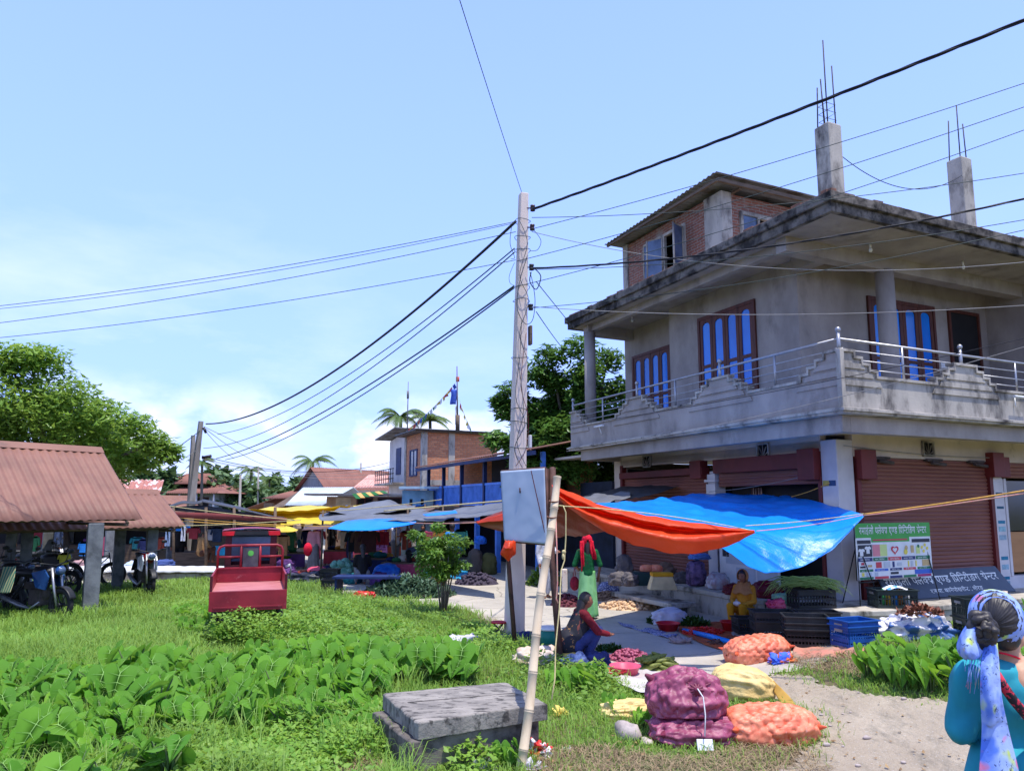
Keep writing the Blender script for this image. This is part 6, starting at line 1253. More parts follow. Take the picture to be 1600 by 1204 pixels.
m = MB(); m.grid(lambda u, v: V3((u-.5)*.42*(1-.3*v), .42-.1*v+.12*math.sin(math.pi*u), .32+.65*v), 10, 8); m.build('front_shield', m_sil, t, solid=.03); MB().bb(-.14, .14, -.1, .4, .26, .31).build('floorboard', m_black, t, bevel=.01); m = MB(); m.ell((0, .4, 1.0), (.14, .12, .09), 12, 8); m.build('headlamp_cowl', m_sil, t)
MB().tube([(-.32, .3, 1.04), (0, .38, 1.03), (.32, .3, 1.04)], .016, 6).build('handlebar', m_black, t); MB().tube([(0, .38, .95), (0, .5, .5), (0, .6, .23)], .03, 6).build('fork', m_black, t); m = MB(); m.grid(lambda u, v: V3((u-.5)*.14, .6+math.cos(.3+2.4*v)*.27, .23+math.sin(.3+2.4*v)*.27), 4, 12); m.build('mudguard', m_blu, t, solid=.01)
for sx in (-1, 1): MB().tube([(sx*.2, .33, 1.04), (sx*.24, .34, 1.2)], .007, 5).ell((sx*.26, .35, 1.23), (.06, .015, .045), 10, 6).build('mirror', m_black, t)
def stripe_mat(name, a, b, sc, ax='X'):
    t_ = NT(name); w = t_.n.new('ShaderNodeTexWave'); w.bands_direction = ax; w.inputs['Scale'].default_value = sc; w.inputs['Distortion'].default_value = .6; t_.l.new(t_.co.outputs['Object'], w.inputs['Vector'])
    t_.col(t_.mix(t_.mr(w.outputs['Fac'], .4, .6), a, b)); t_.b.inputs['Roughness'].default_value = .85; return t_.mat
tarp('striped_cloth', 'green striped cloth draped over the scooter seat', 'cloth', stripe_mat('green_stripes', c8(40, 104, 84), c8(150, 150, 110), 3.4), [[D(5, 884, 13.6), D(25, 883, 13.4)], [D(0, 905, 13.5), D(22, 906, 13.1)], [D(-6, 925, 13.4), D(16, 925, 12.95)]], 14, 14, .02)
t = thing('bicycle', 'black bicycle leaning among the goods behind the nearest shed pillar', 'bicycle', (D(132, 900, 19).x, 19.3, 0), math.radians(-70))
wheel(t, 0, .5, .33, .035, m_steel, sp=20); wheel(t, 0, -.5, .33, .035, m_steel, sp=20)
MB().tube([(0, .5, .33), (0, .38, .9)], .016, 6).tube([(0, .4, .8), (0, -.1, .3), (0, -.5, .33), (0, -.2, .75), (0, .38, .82)], .016, 6).tube([(0, -.1, .3), (0, -.22, .85)], .016, 6).build('frame', m_black, t); MB().tube([(-.25, .3, .95), (0, .38, .93), (.25, .3, .95)], .013, 6).build('handlebar', m_steel, t); MB().ell((0, -.24, .88), (.07, .13, .035), 10, 6).build('saddle', m_black, t); MB().bb(-.05, .05, -.75, -.3, .72, .74).build('carrier', m_black, t)
# ------------------------------------------------------------------ people
m_skin = M('brown_skin', c8(150, 100, 76), c8(128, 82, 62), 9, rough=.55, bump=0); m_skin2 = M('tan_skin', c8(196, 150, 120), c8(178, 130, 102), 9, rough=.5, bump=0); t_ = NT('black_hair'); t_.col(t_.mix(t_.noise(60, 3, .5, (1, 1, .12)), (.012, .010, .010, 1), (.045, .034, .03, 1))); t_.b.inputs['Roughness'].default_value = .5; t_.bump(t_.noise(90, 2, .5, (1, 1, .1)), .4, .004); m_hair = t_.mat
def cloth(name, a, b=None, sc=3, rough=.85):
    m_ = M(name, a, b, sc, .4, .65, rough, .35, 9); bn = [n for n in m_.node_tree.nodes if n.type == 'BUMP'][0]; bn.inputs['Strength'].default_value = .8; bn.inputs['Distance'].default_value = .035; return m_
STAND = dict(pel=(0, 0, .92), che=(0, .01, 1.27), nec=(0, 0, 1.41), hd=(0, -.02, 1.57), shL=(-.17, .01, 1.36), elL=(-.22, .03, 1.08), wrL=(-.23, -.05, .84), shR=(.17, .01, 1.36), elR=(.22, .03, 1.08), wrR=(.23, -.05, .84), hpL=(-.09, 0, .9), knL=(-.1, -.02, .5), anL=(-.1, .02, .09), hpR=(.09, 0, .9), knR=(.1, -.02, .5), anR=(.1, .02, .09))
SIT = dict(STAND, pel=(0, 0, .36), che=(0, -.03, .70), nec=(0, -.05, .85), hd=(0, -.09, 1.0), shL=(-.16, -.03, .79), elL=(-.22, -.1, .55), wrL=(-.1, -.3, .5), shR=(.16, -.03, .79), elR=(.22, -.1, .55), wrR=(.1, -.3, .5), hpL=(-.09, 0, .34), knL=(-.12, -.42, .47), anL=(-.12, -.38, .08), hpR=(.09, 0, .34), knR=(.12, -.42, .47), anR=(.12, -.38, .08))
SQUAT = dict(SIT, pel=(0, .05, .22), che=(0, -.06, .52), nec=(0, -.1, .66), hd=(0, -.15, .80), shL=(-.16, -.06, .62), elL=(-.24, -.22, .46), wrL=(-.12, -.42, .4), shR=(.16, -.06, .62), elR=(.24, -.22, .46), wrR=(.12, -.42, .4), hpL=(-.09, .05, .22), knL=(-.16, -.26, .46), anL=(-.12, -.1, .07), hpR=(.09, .05, .22), knR=(.16, -.26, .46), anR=(.12, -.1, .07))
BEND = dict(STAND, che=(0, -.34, 1.02), nec=(0, -.46, 1.0), hd=(0, -.60, .93), shL=(-.16, -.38, 1.03), elL=(-.18, -.45, .76), wrL=(-.12, -.5, .52), shR=(.16, -.38, 1.03), elR=(.18, -.45, .76), wrR=(.12, -.5, .52))
def figure(label, loc, rz, h=1.6, pose=STAND, skin=None, top=None, bottom=None, hair=None, sleeve=1.0, skirt=False, vox=.017, over={}, longhair=False, group=None, kurta=0):
    skin = skin or m_skin; k = h/1.68; J = {a: Vector(b)*k for a, b in dict(pose, **over).items()}; t = thing('person', label, 'person', loc, rz, group)
    m = MB(); m.cap(J['pel'], J['che'], .125*k, .12*k).cap(J['shL'], J['shR'], .055*k, .055*k).cap(J['che'], J['nec'], .085*k, .05*k).cap(J['nec'], J['hd'], .048*k, .05*k)
    hd = J['hd']; m.ell(hd, (.075*k, .092*k, .112*k), 18, 14).ell(hd+V3(0, -.03, -.045)*k, (.055*k, .06*k, .065*k), 12, 8); m.cap(hd+V3(0, -.088, .005)*k, hd+V3(0, -.105, -.028)*k, .009*k, .014*k); m.ell(hd+V3(.074, 0, -.01)*k, (.012*k, .02*k, .03*k), 8, 6).ell(hd+V3(-.074, 0, -.01)*k, (.012*k, .02*k, .03*k), 8, 6); m.ell(hd+V3(0, -.088, -.055)*k, (.022*k, .012*k, .01*k), 8, 6)
    for s in 'LR':
        m.cap(J['sh'+s], J['el'+s], .048*k, .038*k).cap(J['el'+s], J['wr'+s], .036*k, .026*k).cap(J['hp'+s], J['kn'+s], .08*k, .055*k).cap(J['kn'+s], J['an'+s], .052*k, .035*k)
        f = J['an'+s]; m.cap(f+V3(0, .03, -.05)*k, f+V3(0, -.15, -.06)*k, .035*k, .03*k)
    b = remesh(m, 'body', skin, t, vox)
    # hands with separate fingers, and eyes, welded into the same mesh
    m = MB()
    for s, sg in (('L', -1), ('R', 1)):
        w = J['wr'+s]; d = (w-J['el'+s]).normalized(); sd = V3(sg*-1, 0, 0); sd = (sd-d*sd.dot(d)).normalized(); n = d.cross(sd)
        m.cap(w, w+d*.05*k, .026*k, .032*k, 8)
        for q, (o, ln) in enumerate(((-.024, .058), (-.008, .068), (.008, .064), (.023, .05))):
            a = w+d*.07*k+sd*o*k; e = a+d*ln*.55*k+n*.006*k; m.tube([a, e, e+(d*.8+n*.6).normalized()*ln*.45*k], [.0085*k, .008*k, .006*k], 6)
        a = w+d*.02*k+sd*.026*k; m.tube([a, a+(d*.6+sd*.7).normalized()*.04*k, a+(d*.9+sd*.4).normalized()*.065*k], [.010*k, .009*k, .007*k], 6)
    me2 = m.build('tmp', skin, None); bmx = bmesh.new(); bmx.from_mesh(b.data); bmx.from_mesh(me2.data); bmx.to_mesh(b.data); bmx.free(); b.data.polygons.foreach_set('use_smooth', [True]*len(b.data.polygons)); bpy.data.objects.remove(me2)
    e = MB()
    for sg in (-1, 1): e.ell(hd+V3(sg*.03, -.083, .012)*k, (.012*k, .008*k, .007*k), 8, 6)
    e.build('eyes', m_black, t)
    if top:
        m = MB(); m.cap(J['pel'], J['che'], .15*k, .14*k).cap(J['shL'], J['shR'], .066*k, .066*k).cap(J['che'], J['nec']*.6+J['che']*.4, .1*k, .075*k)
        for s in 'LR':
            el = J['sh'+s].lerp(J['el'+s], min(1, sleeve*2)); m.cap(J['sh'+s], el, .064*k, .056*k)
            if sleeve > .5: m.cap(J['el'+s], J['el'+s].lerp(J['wr'+s], sleeve*2-1), .05*k, .042*k)
        remesh(m, 'top', top, t, vox)
    if bottom and not skirt:
        m = MB(); m.cap(J['hpL'], J['hpR'], .125*k, .125*k)
        for s in 'LR': m.cap(J['hp'+s], J['kn'+s], .105*k, .075*k).cap(J['kn'+s], J['an'+s]+V3(0, 0, .03), .072*k, .058*k)
        remesh(m, 'trousers', bottom, t, vox)
    if kurta:      # hanging lower half of a long shirt, or a skirt
        pass
    if skirt or kurta:
        z0 = J['pel'].z+.06*k; z1 = .06*k if skirt else kurta*k; c = J['pel']; an = (J['anL']+J['anR'])*.5
        def fn(u, v):
            a = 2*math.pi*u; z = z0+(z1-z0)*v; cc = c.lerp(an, v*(.9 if skirt else .3)); r = (.145+.05*v)*k if skirt else (.15+.06*v)*k; f = 1+.07*v*math.sin(a*9+2*math.sin(3*v))+.05*v*math.sin(a*5+1+2*v)
            return V3(cc.x+math.cos(a)*r*f*1.08, cc.y+math.sin(a)*r*f*.86, z)
        q = MB(); q.grid(fn, 72, 18, closeu=True); q.build('skirt' if skirt else 'shirt_tail', (bottom if skirt else top), t, solid=.012)
    if hair:
        q = MB(); q.ell(hd+V3(0, .014, .022)*k, (.086*k, .098*k, .108*k), 18, 12)
        q.v = [tuple(Vector(v)+V3(0, max(0, .07*k-(v[2]-hd.z+.05))*0, 0)) if not (v[1] < hd.y-.035*k and v[2] < hd.z+.055*k) else tuple(hd+(Vector(v)-hd)*.8) for v in q.v]
        if longhair: q.cap(hd+V3(0, .07, -.03)*k, J['nec']+V3(0, .09, -.1)*k, .07*k, .05*k).cap(J['nec']+V3(0, .09, -.1)*k, J['nec']+V3(.01, .13, -.28)*k, .045*k, .02*k)
        q.build('hair', hair, t)
    return t, J, k
def at(px, py, dz=0): return G(px, py, None, dz)
# woman in the red headscarf, seen from behind
m_green = cloth('green_blouse', c8(20, 104, 56), c8(12, 76, 42)); m_satin = M('light_green_satin', c8(150, 214, 140), c8(108, 176, 104), 4, .4, .6, .32, .6, 9, spec=.6, sc=(1, 1, .6)); m_redsc = cloth('red_scarf', c8(232, 30, 62), c8(190, 16, 44), 6); m_maroon = cloth('maroon_bag', c8(150, 28, 56), c8(96, 20, 40), 30)
p = at(919, 966); t, J, k = figure('woman in a red headscarf, green blouse and shiny green skirt, seen from behind', p, math.pi, 1.55, skin=m_skin, top=m_green, bottom=m_satin, hair=m_hair, sleeve=.5, skirt=True, longhair=True, vox=.014, over=dict(elL=(-.26, .05, 1.1), elR=(.27, 0, 1.1), wrR=(.2, -.14, 1.02)))
hd = J['hd']; q = MB()
q.grid(lambda u, v: hd+V3(math.cos(math.pi*u)*.105*(1+.25*v), .01+.05*v, .035)*k+V3(0, 0, math.sin(math.pi*u)*.105*k-max(0, .0)), 20, 1)
q = MB(); q.grid(lambda u, v: hd+Vector((math.sin((u-.5)*2.6)*(.112+.03*v), .02+.085*v*math.cos((u-.5)*2.2)+.0, .125*math.cos((u-.5)*2.9)-.01))*k, 26, 8); q.build('headscarf', m_redsc, t, solid=.01)
q.v, q.f, q.m, q.sm = [], [], [], []
bpy.data.objects.remove([o for o in t.children if o.name.startswith('headscarf')][0])
for th0, th1, f0, f1 in ((-.6, math.pi+.6, 0, 1.45), (-.6, 1.35, 1.4, 2.2), (math.pi-1.35, math.pi+.6, 1.4, 2.2)): q.grid(lambda u, v: hd+Vector((math.sin(f0+(f1-f0)*v)*math.cos(th0+(th1-th0)*u)*.108, .012+math.sin(f0+(f1-f0)*v)*math.sin(th0+(th1-th0)*u)*.125, .02+math.cos(f0+(f1-f0)*v)*.135))*k, 18, 8)
q.build('headscarf', m_redsc, t, solid=.01)
for sg, x1, zz in ((-1, -.17, .38), (1, .10, .62)):
    q = MB(); q.grid(lambda u, v: hd+V3(sg*(.055+.085*u)+.02*math.sin(4*v+u)+(.02*sg)*v, .09+.05*math.sin(3*v)+.02*math.sin(u*9), .02-(zz)*v)*k, 8, 16); q.build('scarf_end', m_redsc, t, solid=.008)
q = MB(); q.ell(J['wrR']*1.0+V3(.06, -.0, -.32)*k, (.10*k, .06*k, .15*k), 18, 12); q.tube([J['wrR']+V3(.05, 0, -.2)*k, J['shR']+V3(.03, .05, .05)*k, J['wrR']+V3(.1, .05, -.22)*k], .008, 5)
props(q.build('shoulder_bag', m_maroon, None), 'maroon woven shoulder bag hanging at the red-scarfed woman\'s side', 'bag'); q_ = SC.objects['shoulder_bag']; q_.location = p; q_.rotation_euler.z = math.pi
q = MB(); q.box(J['wrR']+V3(.27, -.02, -.26)*k, (.11, .08, .44)); o = q.build('tote_bag', M('printed_tote', c8(226, 208, 190), c8(170, 96, 90), 5, .6, .62), None, bevel=.02); o.location = p; o.rotation_euler.z = math.pi; props(o, 'pale printed carrier bag beside the maroon shoulder bag', 'bag')
# seated seller in the flowered black top
def flower_mat(name, base, f1, f2, sc=11, thr=.62):
    t_ = NT(name); t_.b.inputs['Roughness'].default_value = .8; c = t_.mix(t_.mr(t_.noise(sc, 3, .7), thr, thr+.03), base, f1); c = t_.mix(t_.mr(t_.noise(sc*1.6, 2, .6, vec=None), thr+.02, thr+.05), c, f2); t_.col(c); return t_.mat
m_flor = flower_mat('black_flowered_cloth', c8(26, 26, 36), c8(150, 110, 60), c8(120, 60, 50)); m_maro = cloth('maroon_sleeve', c8(128, 26, 40), c8(96, 18, 30)); m_navy = cloth('navy_skirt', c8(48, 58, 112), c8(30, 36, 76))
p = at(903, 1034); t, J, k = figure('woman squatting in a flowered black top with maroon sleeves, sorting her vegetables', p, math.radians(105), 1.6, SQUAT, m_skin, m_maro, m_navy, m_hair, vox=.013, longhair=True, over=dict(pel=(0, .06, .26), hpL=(-.09, .06, .26), hpR=(.09, .06, .26), che=(0, -.06, .60), nec=(0, -.1, .72), hd=(0, -.14, .87), shL=(-.16, -.06, .69), shR=(.16, -.06, .69)))
m = MB(); m.cap(J['pel']+V3(0, .03, -.02), J['che'], .185, .15); m.ell(J['pel']+V3(0, .08, .02), (.2, .17, .2), 16, 10); remesh(m, 'tunic', m_flor, t, .014)
q = MB(); q.grid(lambda u, v: V3(.19*math.cos(math.pi*u)*1.25, .12+.19*math.sin(math.pi*u)-.12*v, .10-.0*v+.03*math.sin(3*u))*1.0+V3(0, 0, .05*v), 20, 2); q.build('yellow_hem', M('yellow_trim', c8(206, 176, 90), None, 9, bump=0), t, solid=.008)
# seated woman in yellow
m_yel = cloth('mustard_cloth', c8(214, 148, 44), c8(176, 112, 30)); m_yelt = cloth('mustard_trousers', c8(206, 146, 24), c8(176, 120, 16)); m_shawl = cloth('brown_shawl', c8(186, 134, 84), c8(150, 98, 62))
p = at(1166, 976); p = Vector((HW(-1.3, 1.2).x, HW(-1.3, 1.2).y, 0)); pY = D(1166, 970, 12.9)
t, J, k = figure('woman in mustard yellow with a brown head shawl, sitting on the plinth edge', (pY.x, 12.9, 0), math.radians(-42), 1.52, SIT, m_skin, m_yel, m_yelt, m_hair, vox=.014)
hd = J['hd']; q = MB(); q.grid(lambda u, v: hd+V3(math.sin(2.2*v)*math.cos(-.45+4.04*u)*.104, .01+math.sin(2.2*v)*math.sin(-.45+4.04*u)*.118, .015+math.cos(2.2*v)*.13)*k, 28, 12); q.build('head_shawl', m_shawl, t, solid=.012)
q = MB(); q.grid(lambda u, v: J['nec']+V3(math.sin(6.28*u)*(.09+.11*v), math.cos(6.28*u)*(.08+.08*v)+.01, .05-.20*v+.015*math.sin(u*40)), 48, 8, closeu=True); q.build('shawl_wrap', m_shawl, t, solid=.012)
q = MB(); q.ell(J['wrL'].lerp(J['wrR'], .5)+V3(0, -.07, .02), (.07, .05, .045), 12, 8); o = q.build('plastic_bag', M('clear_plastic', c8(214, 208, 206), None, 9, rough=.3), None); o.location = t.location; o.rotation_euler.z = t.rotation_euler.z; props(o, 'small white plastic bag in the hands of the woman in yellow', 'bag')
MB().box((0, .02, .12), (.42, .3, .24)).build('low_stool', m_timber, None, bevel=.01); o = SC.objects['low_stool']; o.location = (pY.x, 12.9, 0); o.rotation_euler.z = math.radians(-42); props(o, 'low wooden box seat under the woman in mustard yellow', 'stool')
# market folk
C_ = lambda n, r, g, b: cloth(n, c8(r, g, b))
m_bk = C_('black_clothes', 26, 26, 30); m_gr = C_('grey_trousers', 128, 128, 132); m_wt = C_('white_shirt', 216, 216, 222); m_pk = C_('pink_shirt', 214, 150, 160); m_bl = C_('bright_blue_shirt', 40, 130, 210); m_br = C_('brown_jacket', 92, 60, 46); m_tn = C_('tan_print', 168, 128, 84); m_dg = C_('dim_blue_clothes', 60, 74, 100)
def mk(label, px, py, rz, h, pose, top, bot, sl=1, Yd=None, **k):
    p = at(px, py) if Yd is None else Vector((D(px, 789, Yd).x, Yd, k.pop('z', 0)))
    return figure(label, p, math.radians(rz), h, pose, k.pop('skin', m_skin), top, bot, k.pop('hair', m_hair), sl, vox=.024, **k)
mk('man in a white shirt and grey trousers standing in the middle of the market', 617, 888, 60, 1.66, STAND, m_wt, m_gr, .5, over=dict(elR=(.25, -.15, 1.12), wrR=(.2, -.42, 1.1), elL=(-.2, -.15, 1.12), wrL=(-.12, -.4, 1.12)))
mk('person in pink top and grey skirt walking with a red bag behind the cart', 489, 893, 170, 1.55, STAND, m_pk, m_gr, 1, skirt=True)
mk('man in black clothes standing near the yellow awning', 517, 875, 160, 1.62, STAND, m_bk, m_bk, .5, over=dict(elR=(.25, -.1, 1.12), wrR=(.3, -.32, 1.0)))
mk('seated seller all in black with a grey lap cloth beside the blue sack', 566, 915, 200, 1.65, SIT, m_bk, m_gr, longhair=True)
mk('person bending over the pile of greens, blue striped blouse', 640, 908, 80, 1.5, BEND, m_dg, m_bk)
mk('small figure squatting between the hanging jackets and the man in black', 534, 876, 120, 1.3, SQUAT, m_gr, m_bk)
mk('seller in a tan print sitting inside the black canopy stall', 318, 880, 150, 1.6, SIT, m_tn, m_br, Yd=22.9, z=.35)
mk('person in bright blue standing in the veranda shade behind the small tree', 707, 889, 190, 1.62, STAND, m_bl, m_bk, Yd=21.5)
mk('man in a white shirt and grey waistcoat with white trousers behind the bamboo pole', 852, 934, 40, 1.62, STAND, m_wt, m_wt, 1, over=dict(elR=(.24, -.12, 1.1), wrR=(.1, -.36, 1.12)))
mk('dark figure standing in the shade of the left sheds', 96, 889, 120, 1.6, STAND, m_dg, m_bk, Yd=24)
mk('person in red browsing the shaded stall behind the shed pillars', 68, 889, 190, 1.55, STAND, C_('dull_red_clothes', 150, 50, 60), m_dg, Yd=24.5)
mk('person in dark jacket at the clothes table left of the cart', 283, 889, 200, 1.6, STAND, m_bk, m_bk, Yd=24)
mk('woman in an orange shawl walking far down the market lane', 432, 889, 150, 1.55, STAND, C_('dull_orange', 180, 96, 50), m_br, Yd=30, skirt=True)
mk('man in a pale checked shirt standing far back under the yellow awning', 468, 889, 20, 1.65, STAND, C_('pale_check', 180, 160, 140), m_br, Yd=31)
q = MB(); q.ell((0, 0, 0), (.13, .09, .2), 12, 10); o = q.build('carrier_bag', m_redsc, None); o.location = D(481, 858, 21.5); props(o, 'bright red carrier bag held at the pink-topped person\'s side', 'bag')
# hanging clothes
def garment(label, px, py, Y, w, h, mat, legs=False):
    p = D(px, py, Y); m = MB()
    out = [(-.22, 0), (-.5, -.12), (-.58, -.52), (-.44, -.54), (-.36, -.25), (-.36, -1), (.36, -1), (.36, -.25), (.44, -.54), (.58, -.52), (.5, -.12), (.22, 0), (.1, -.05), (-.1, -.05)] if not legs else [(-.3, 0), (-.34, -1), (-.06, -1), (0, -.3), (.06, -1), (.34, -1), (.3, 0)]
    m.prism([(a*w, b*h) for a, b in out], 'y', -.03, .03); o = m.build('hanging_garment', mat, None, bevel=.012); o.location = p; props(o, label, 'clothes', 'clothes hanging in the market stalls'); return o
for a in [('black jacket hanging in the row by the seated black-clad seller', 556, 829, 22, .6, .62, m_bk), ('brown jacket hanging in the same row, middle one', 566, 828, 21.8, .62, .68, m_br), ('dark maroon jacket hanging at the right end of the row', 577, 828, 21.6, .6, .64, C_('dark_maroon_cloth', 70, 34, 36)),
          ('tan coat hanging at the cart\'s right behind its frame', 443, 834, 24, .4, .7, m_tn), ('bright sky blue shirt hanging in the canopy stall', 372, 822, 22.7, .34, .5, m_bl), ('royal blue cloth hanging below the sky blue shirt', 350, 852, 23.2, .9, .3, C_('cyan_cloth', 50, 170, 220)), ('white trousers hanging by the canopy post', 287, 822, 22.5, .2, .45, m_wt, True), ('pale blue trousers hanging at the canopy\'s left post', 263, 822, 22.4, .22, .6, C_('pale_blue_cloth', 150, 170, 200), True),
          ('royal blue sheet hanging at the top of the canopy\'s left bay', 275, 819, 22.6, .8, .2, m_bl), ('patterned red top hanging in the canopy stall', 303, 822, 23.4, .4, .4, C_('red_print', 170, 60, 70)), ('navy shirt hanging in the canopy stall centre', 340, 822, 23.4, .4, .5, m_dg), ('white shirt hanging beside the navy one', 328, 824, 23.6, .34, .4, m_wt), ('teal scarf hanging in the veranda shop behind the tree', 656, 829, 21, .3, .5, C_('teal_cloth', 30, 120, 130)), ('sky blue shirt hanging under the left sheds', 131, 846, 22, .28, .42, m_bl), ('orange cloth hanging deep under the left shed', 21, 840, 24, .2, .5, C_('orange_cloth', 190, 110, 50)), ('yellow raincoat hung over the blue motorcycle bars', 101, 864, 14.6, .22, .22, C_('yellow_raincoat', 196, 186, 60))]: garment(*a)
m = MB(); 
for i in range(4): m.tube([(i*.14, 0, 0), (i*.14, 0, -.55)], .012, 4)
for z in (0, -.15, -.3, -.45): m.tube([(0, 0, z), (.45, 0, z)], .012, 4)
for i in range(3): m.box((.07+i*.14, 0, -.25), (.11, .03, .42))
o = m.build('display_rack', C_('red_rack', 176, 40, 56), None); o.location = D(587, 828, 23); props(o, 'red hanging display rack left of the man in the white shirt', 'rack')

# ------------------------------------------------------------------ sacks, crates, baskets, vegetables
def sackmesh(dims, nb, br, amp, seed=0, pw=.75, tie=None, nu=190, nv=48, folds=.0, flat=.25):
    rng = np.random.default_rng(seed); nb = max(nb, 2); k = np.arange(nb)+.5; ph = np.arccos(1-2*k/nb); th = np.pi*(1+5**.5)*k; B = np.stack([np.cos(th)*np.sin(ph), np.sin(th)*np.sin(ph), np.cos(ph)], 1)+rng.normal(0, .2/np.sqrt(nb), (nb, 3)); sg = lambda t, q: np.sign(t)*np.abs(t)**q
    a = np.linspace(0, 2*np.pi, nu, endpoint=False); b = np.linspace(.02, np.pi-.02, nv); Bv, A = np.meshgrid(b, a, indexing='ij')
    U = np.stack([np.cos(Bv), np.sin(Bv)*np.cos(A), np.sin(Bv)*np.sin(A)], -1); P = np.stack([sg(np.cos(Bv), pw), np.sin(Bv)**pw*sg(np.cos(A), .8), np.sin(Bv)**pw*sg(np.sin(A), .8)], -1)*np.array(dims)/2
    B[:, 0] = np.clip(B[:, 0], -.98, .98); N_ = U/np.linalg.norm(U, axis=-1, keepdims=True)
    Bs = np.stack([sg(B[:, 0], pw), (1-B[:, 0]**2+1e-6)**(pw/2-.5)*B[:, 1], (1-B[:, 0]**2+1e-6)**(pw/2-.5)*B[:, 2]], 1)*np.array(dims)/2
    d = np.linalg.norm(P[:, :, None, :]-Bs[None, None], axis=-1).min(-1); hgt = np.sqrt(np.clip(1-(d/br)**2, 0, 1))*amp if nb > 3 else 0*d
    P = P+N_*hgt[..., None]
    H_ = hgt/max(amp, 1e-6)
    if folds: P = P+N_*(folds*np.vectorize(lambda x, y, z: N3(x*2, y*7, z*7)+.6*N3(x*6, y*14, z*3, 1.3))(P[..., 0]/dims[0]+seed, P[..., 1]/dims[1], P[..., 2]/dims[2]))[..., None]
    P[..., 2] = np.where(P[..., 2] < -dims[2]*flat, -dims[2]*flat+(P[..., 2]+dims[2]*flat)*.25, P[..., 2]); P[..., 2] += dims[2]*(flat+.25*(.5-flat))
    V = P.reshape(-1, 3); idx = np.arange(nu*nv).reshape(nv, nu); F = np.stack([idx[:-1], np.roll(idx, -1, 1)[:-1], np.roll(idx, -1, 1)[1:], idx[1:]], -1).reshape(-1, 4); return V, F, H_.reshape(-1)
def net_mat(name, a, b, thread_shade, sc=70):
    t_ = NT(name); t_.b.inputs['Roughness'].default_value = .42; c = t_.mix(t_.mr(t_.noise(9, 5), .38, .66), a, b); v = t_.n.new('ShaderNodeAttribute'); v.attribute_name = 'bulge'; c = t_.mix(t_.mr(v.outputs['Fac'], .0, .6, .85, 0), c, thread_shade)  # gaps between onions are darkened as well, bulge tops left lighter like glints
    w1 = t_.n.new('ShaderNodeTexWave'); w1.inputs['Scale'].default_value = sc; w1.bands_direction = 'DIAGONAL'; t_.l.new(t_.co.outputs['Object'], w1.inputs['Vector']); c = t_.mix(t_.mr(w1.outputs['Fac'], .55, .8, 0, .45), c, thread_shade); c = t_.mix(t_.mr(t_.noise(28, 4, .7), .62, .72, 0, .35), c, (.8, .7, .68, 1)); t_.col(c); t_.bump(w1.outputs['Fac'], .25, .004); return t_.mat
m_onet = net_mat('orange_onion_net', c8(240, 156, 118), c8(218, 108, 78), c8(212, 84, 44)); m_pnet = net_mat('purple_onion_net', c8(172, 88, 116), c8(130, 46, 76), c8(106, 28, 54))
def sack(name, label, cat, loc, dims, rz, mat, nb=0, br=.05, amp=.02, seed=0, ry=0, rx=0, folds=0, flat=.25, tag=None, group=None, ears=False, pw=.75, nu=190):
    t = thing(name, label, cat, loc, rz, group); t.rotation_euler = (rx, ry, rz); V, F, H_ = sackmesh(dims, nb, br, amp, seed, pw, folds=folds, flat=flat, nu=nu, nv=int(nu*.6)); sb_ = npobj('sack_body', V, F, mat, t)
    if nb: at_ = sb_.data.attributes.new('bulge', 'FLOAT', 'POINT'); at_.data.foreach_set('value', H_.astype(np.float32))
    if ears:
        for sg in (-1, 1):
            for y in (-1, 1): m = MB(); x = sg*dims[0]*.47; m.cap((x*.92, y*dims[1]*.3, dims[2]*.4), (x*1.06, y*dims[1]*.42, dims[2]*.45), .035, .008, 8); m.build('sack_corner', mat, t)
    return t
p = G(1095, 1166); s1 = sack('onion_sack', 'full purple net sack of onions lying flat under the round one', 'onion sack', (p.x+.01, p.y+.22, p.z-.02), (.82, .54, .30), .12, m_pnet, 300, .042, .011, 1, ears=True, folds=.04)
t = sack('onion_sack', 'round bulging purple net sack of onions on top, tied at the front', 'onion sack', (p.x-.06, p.y+.25, p.z+.16), (.72, .58, .50), -.1, m_pnet, 330, .042, .014, 2, folds=.04, flat=.34, pw=.9, rx=-.25)
m = MB()
for k in range(11): a = 2*math.pi*k/11; m.cap((.07+math.cos(a)*.02, -.285, .26+math.sin(a)*.02), (.07+math.cos(a)*.16, -.235+.03*abs(math.sin(a)), .25+math.sin(a)*.13), .016, .007, 6)
m.ell((.07, -.31, .26), (.03, .03, .025), 10, 8); m.build('gathered_mouth', m_pnet, t); m = MB(); m.cap((-.30, -.05, .34), (-.36, -.08, .38), .05, .02, 8); m.build('sack_corner', m_pnet, t)
MB().tube([(.07, -.34, .27), (.11, -.37, .2), (.12, -.36, .05), (.10, -.38, -.12)], .006, 5).build('tie_string', m_white, t)
o = MB().box((0, 0, .06), (.14, .02, .095), R=Matrix.Rotation(-.4, 3, 'X')).build('paper_tag', m_white, None, bevel=.003); o.location = G(1100, 1172)+V3(0, -.04, 0); props(o, 'white card lying in the grass before the purple sacks', 'card')
p = G(1216, 1168); sack('onion_sack', 'long orange net sack of onions lying beside the purple sacks', 'onion sack', (p.x+.02, p.y+.27, p.z-.02), (.88, .52, .38), .10, m_onet, 270, .043, .018, 3, ears=True, folds=.02)
p = G(1196, 1036); sack('onion_sack', 'orange net sack of onions lying on the plaza in front of the black crates', 'onion sack', (p.x, p.y+.30, p.z-.02), (.90, .52, .40), .22, m_onet, 270, .043, .018, 4, ears=True, ry=-.08, folds=.02)
m_ysk = cloth('yellow_fabric_sack', c8(226, 200, 136), c8(204, 168, 100), 3, .6)
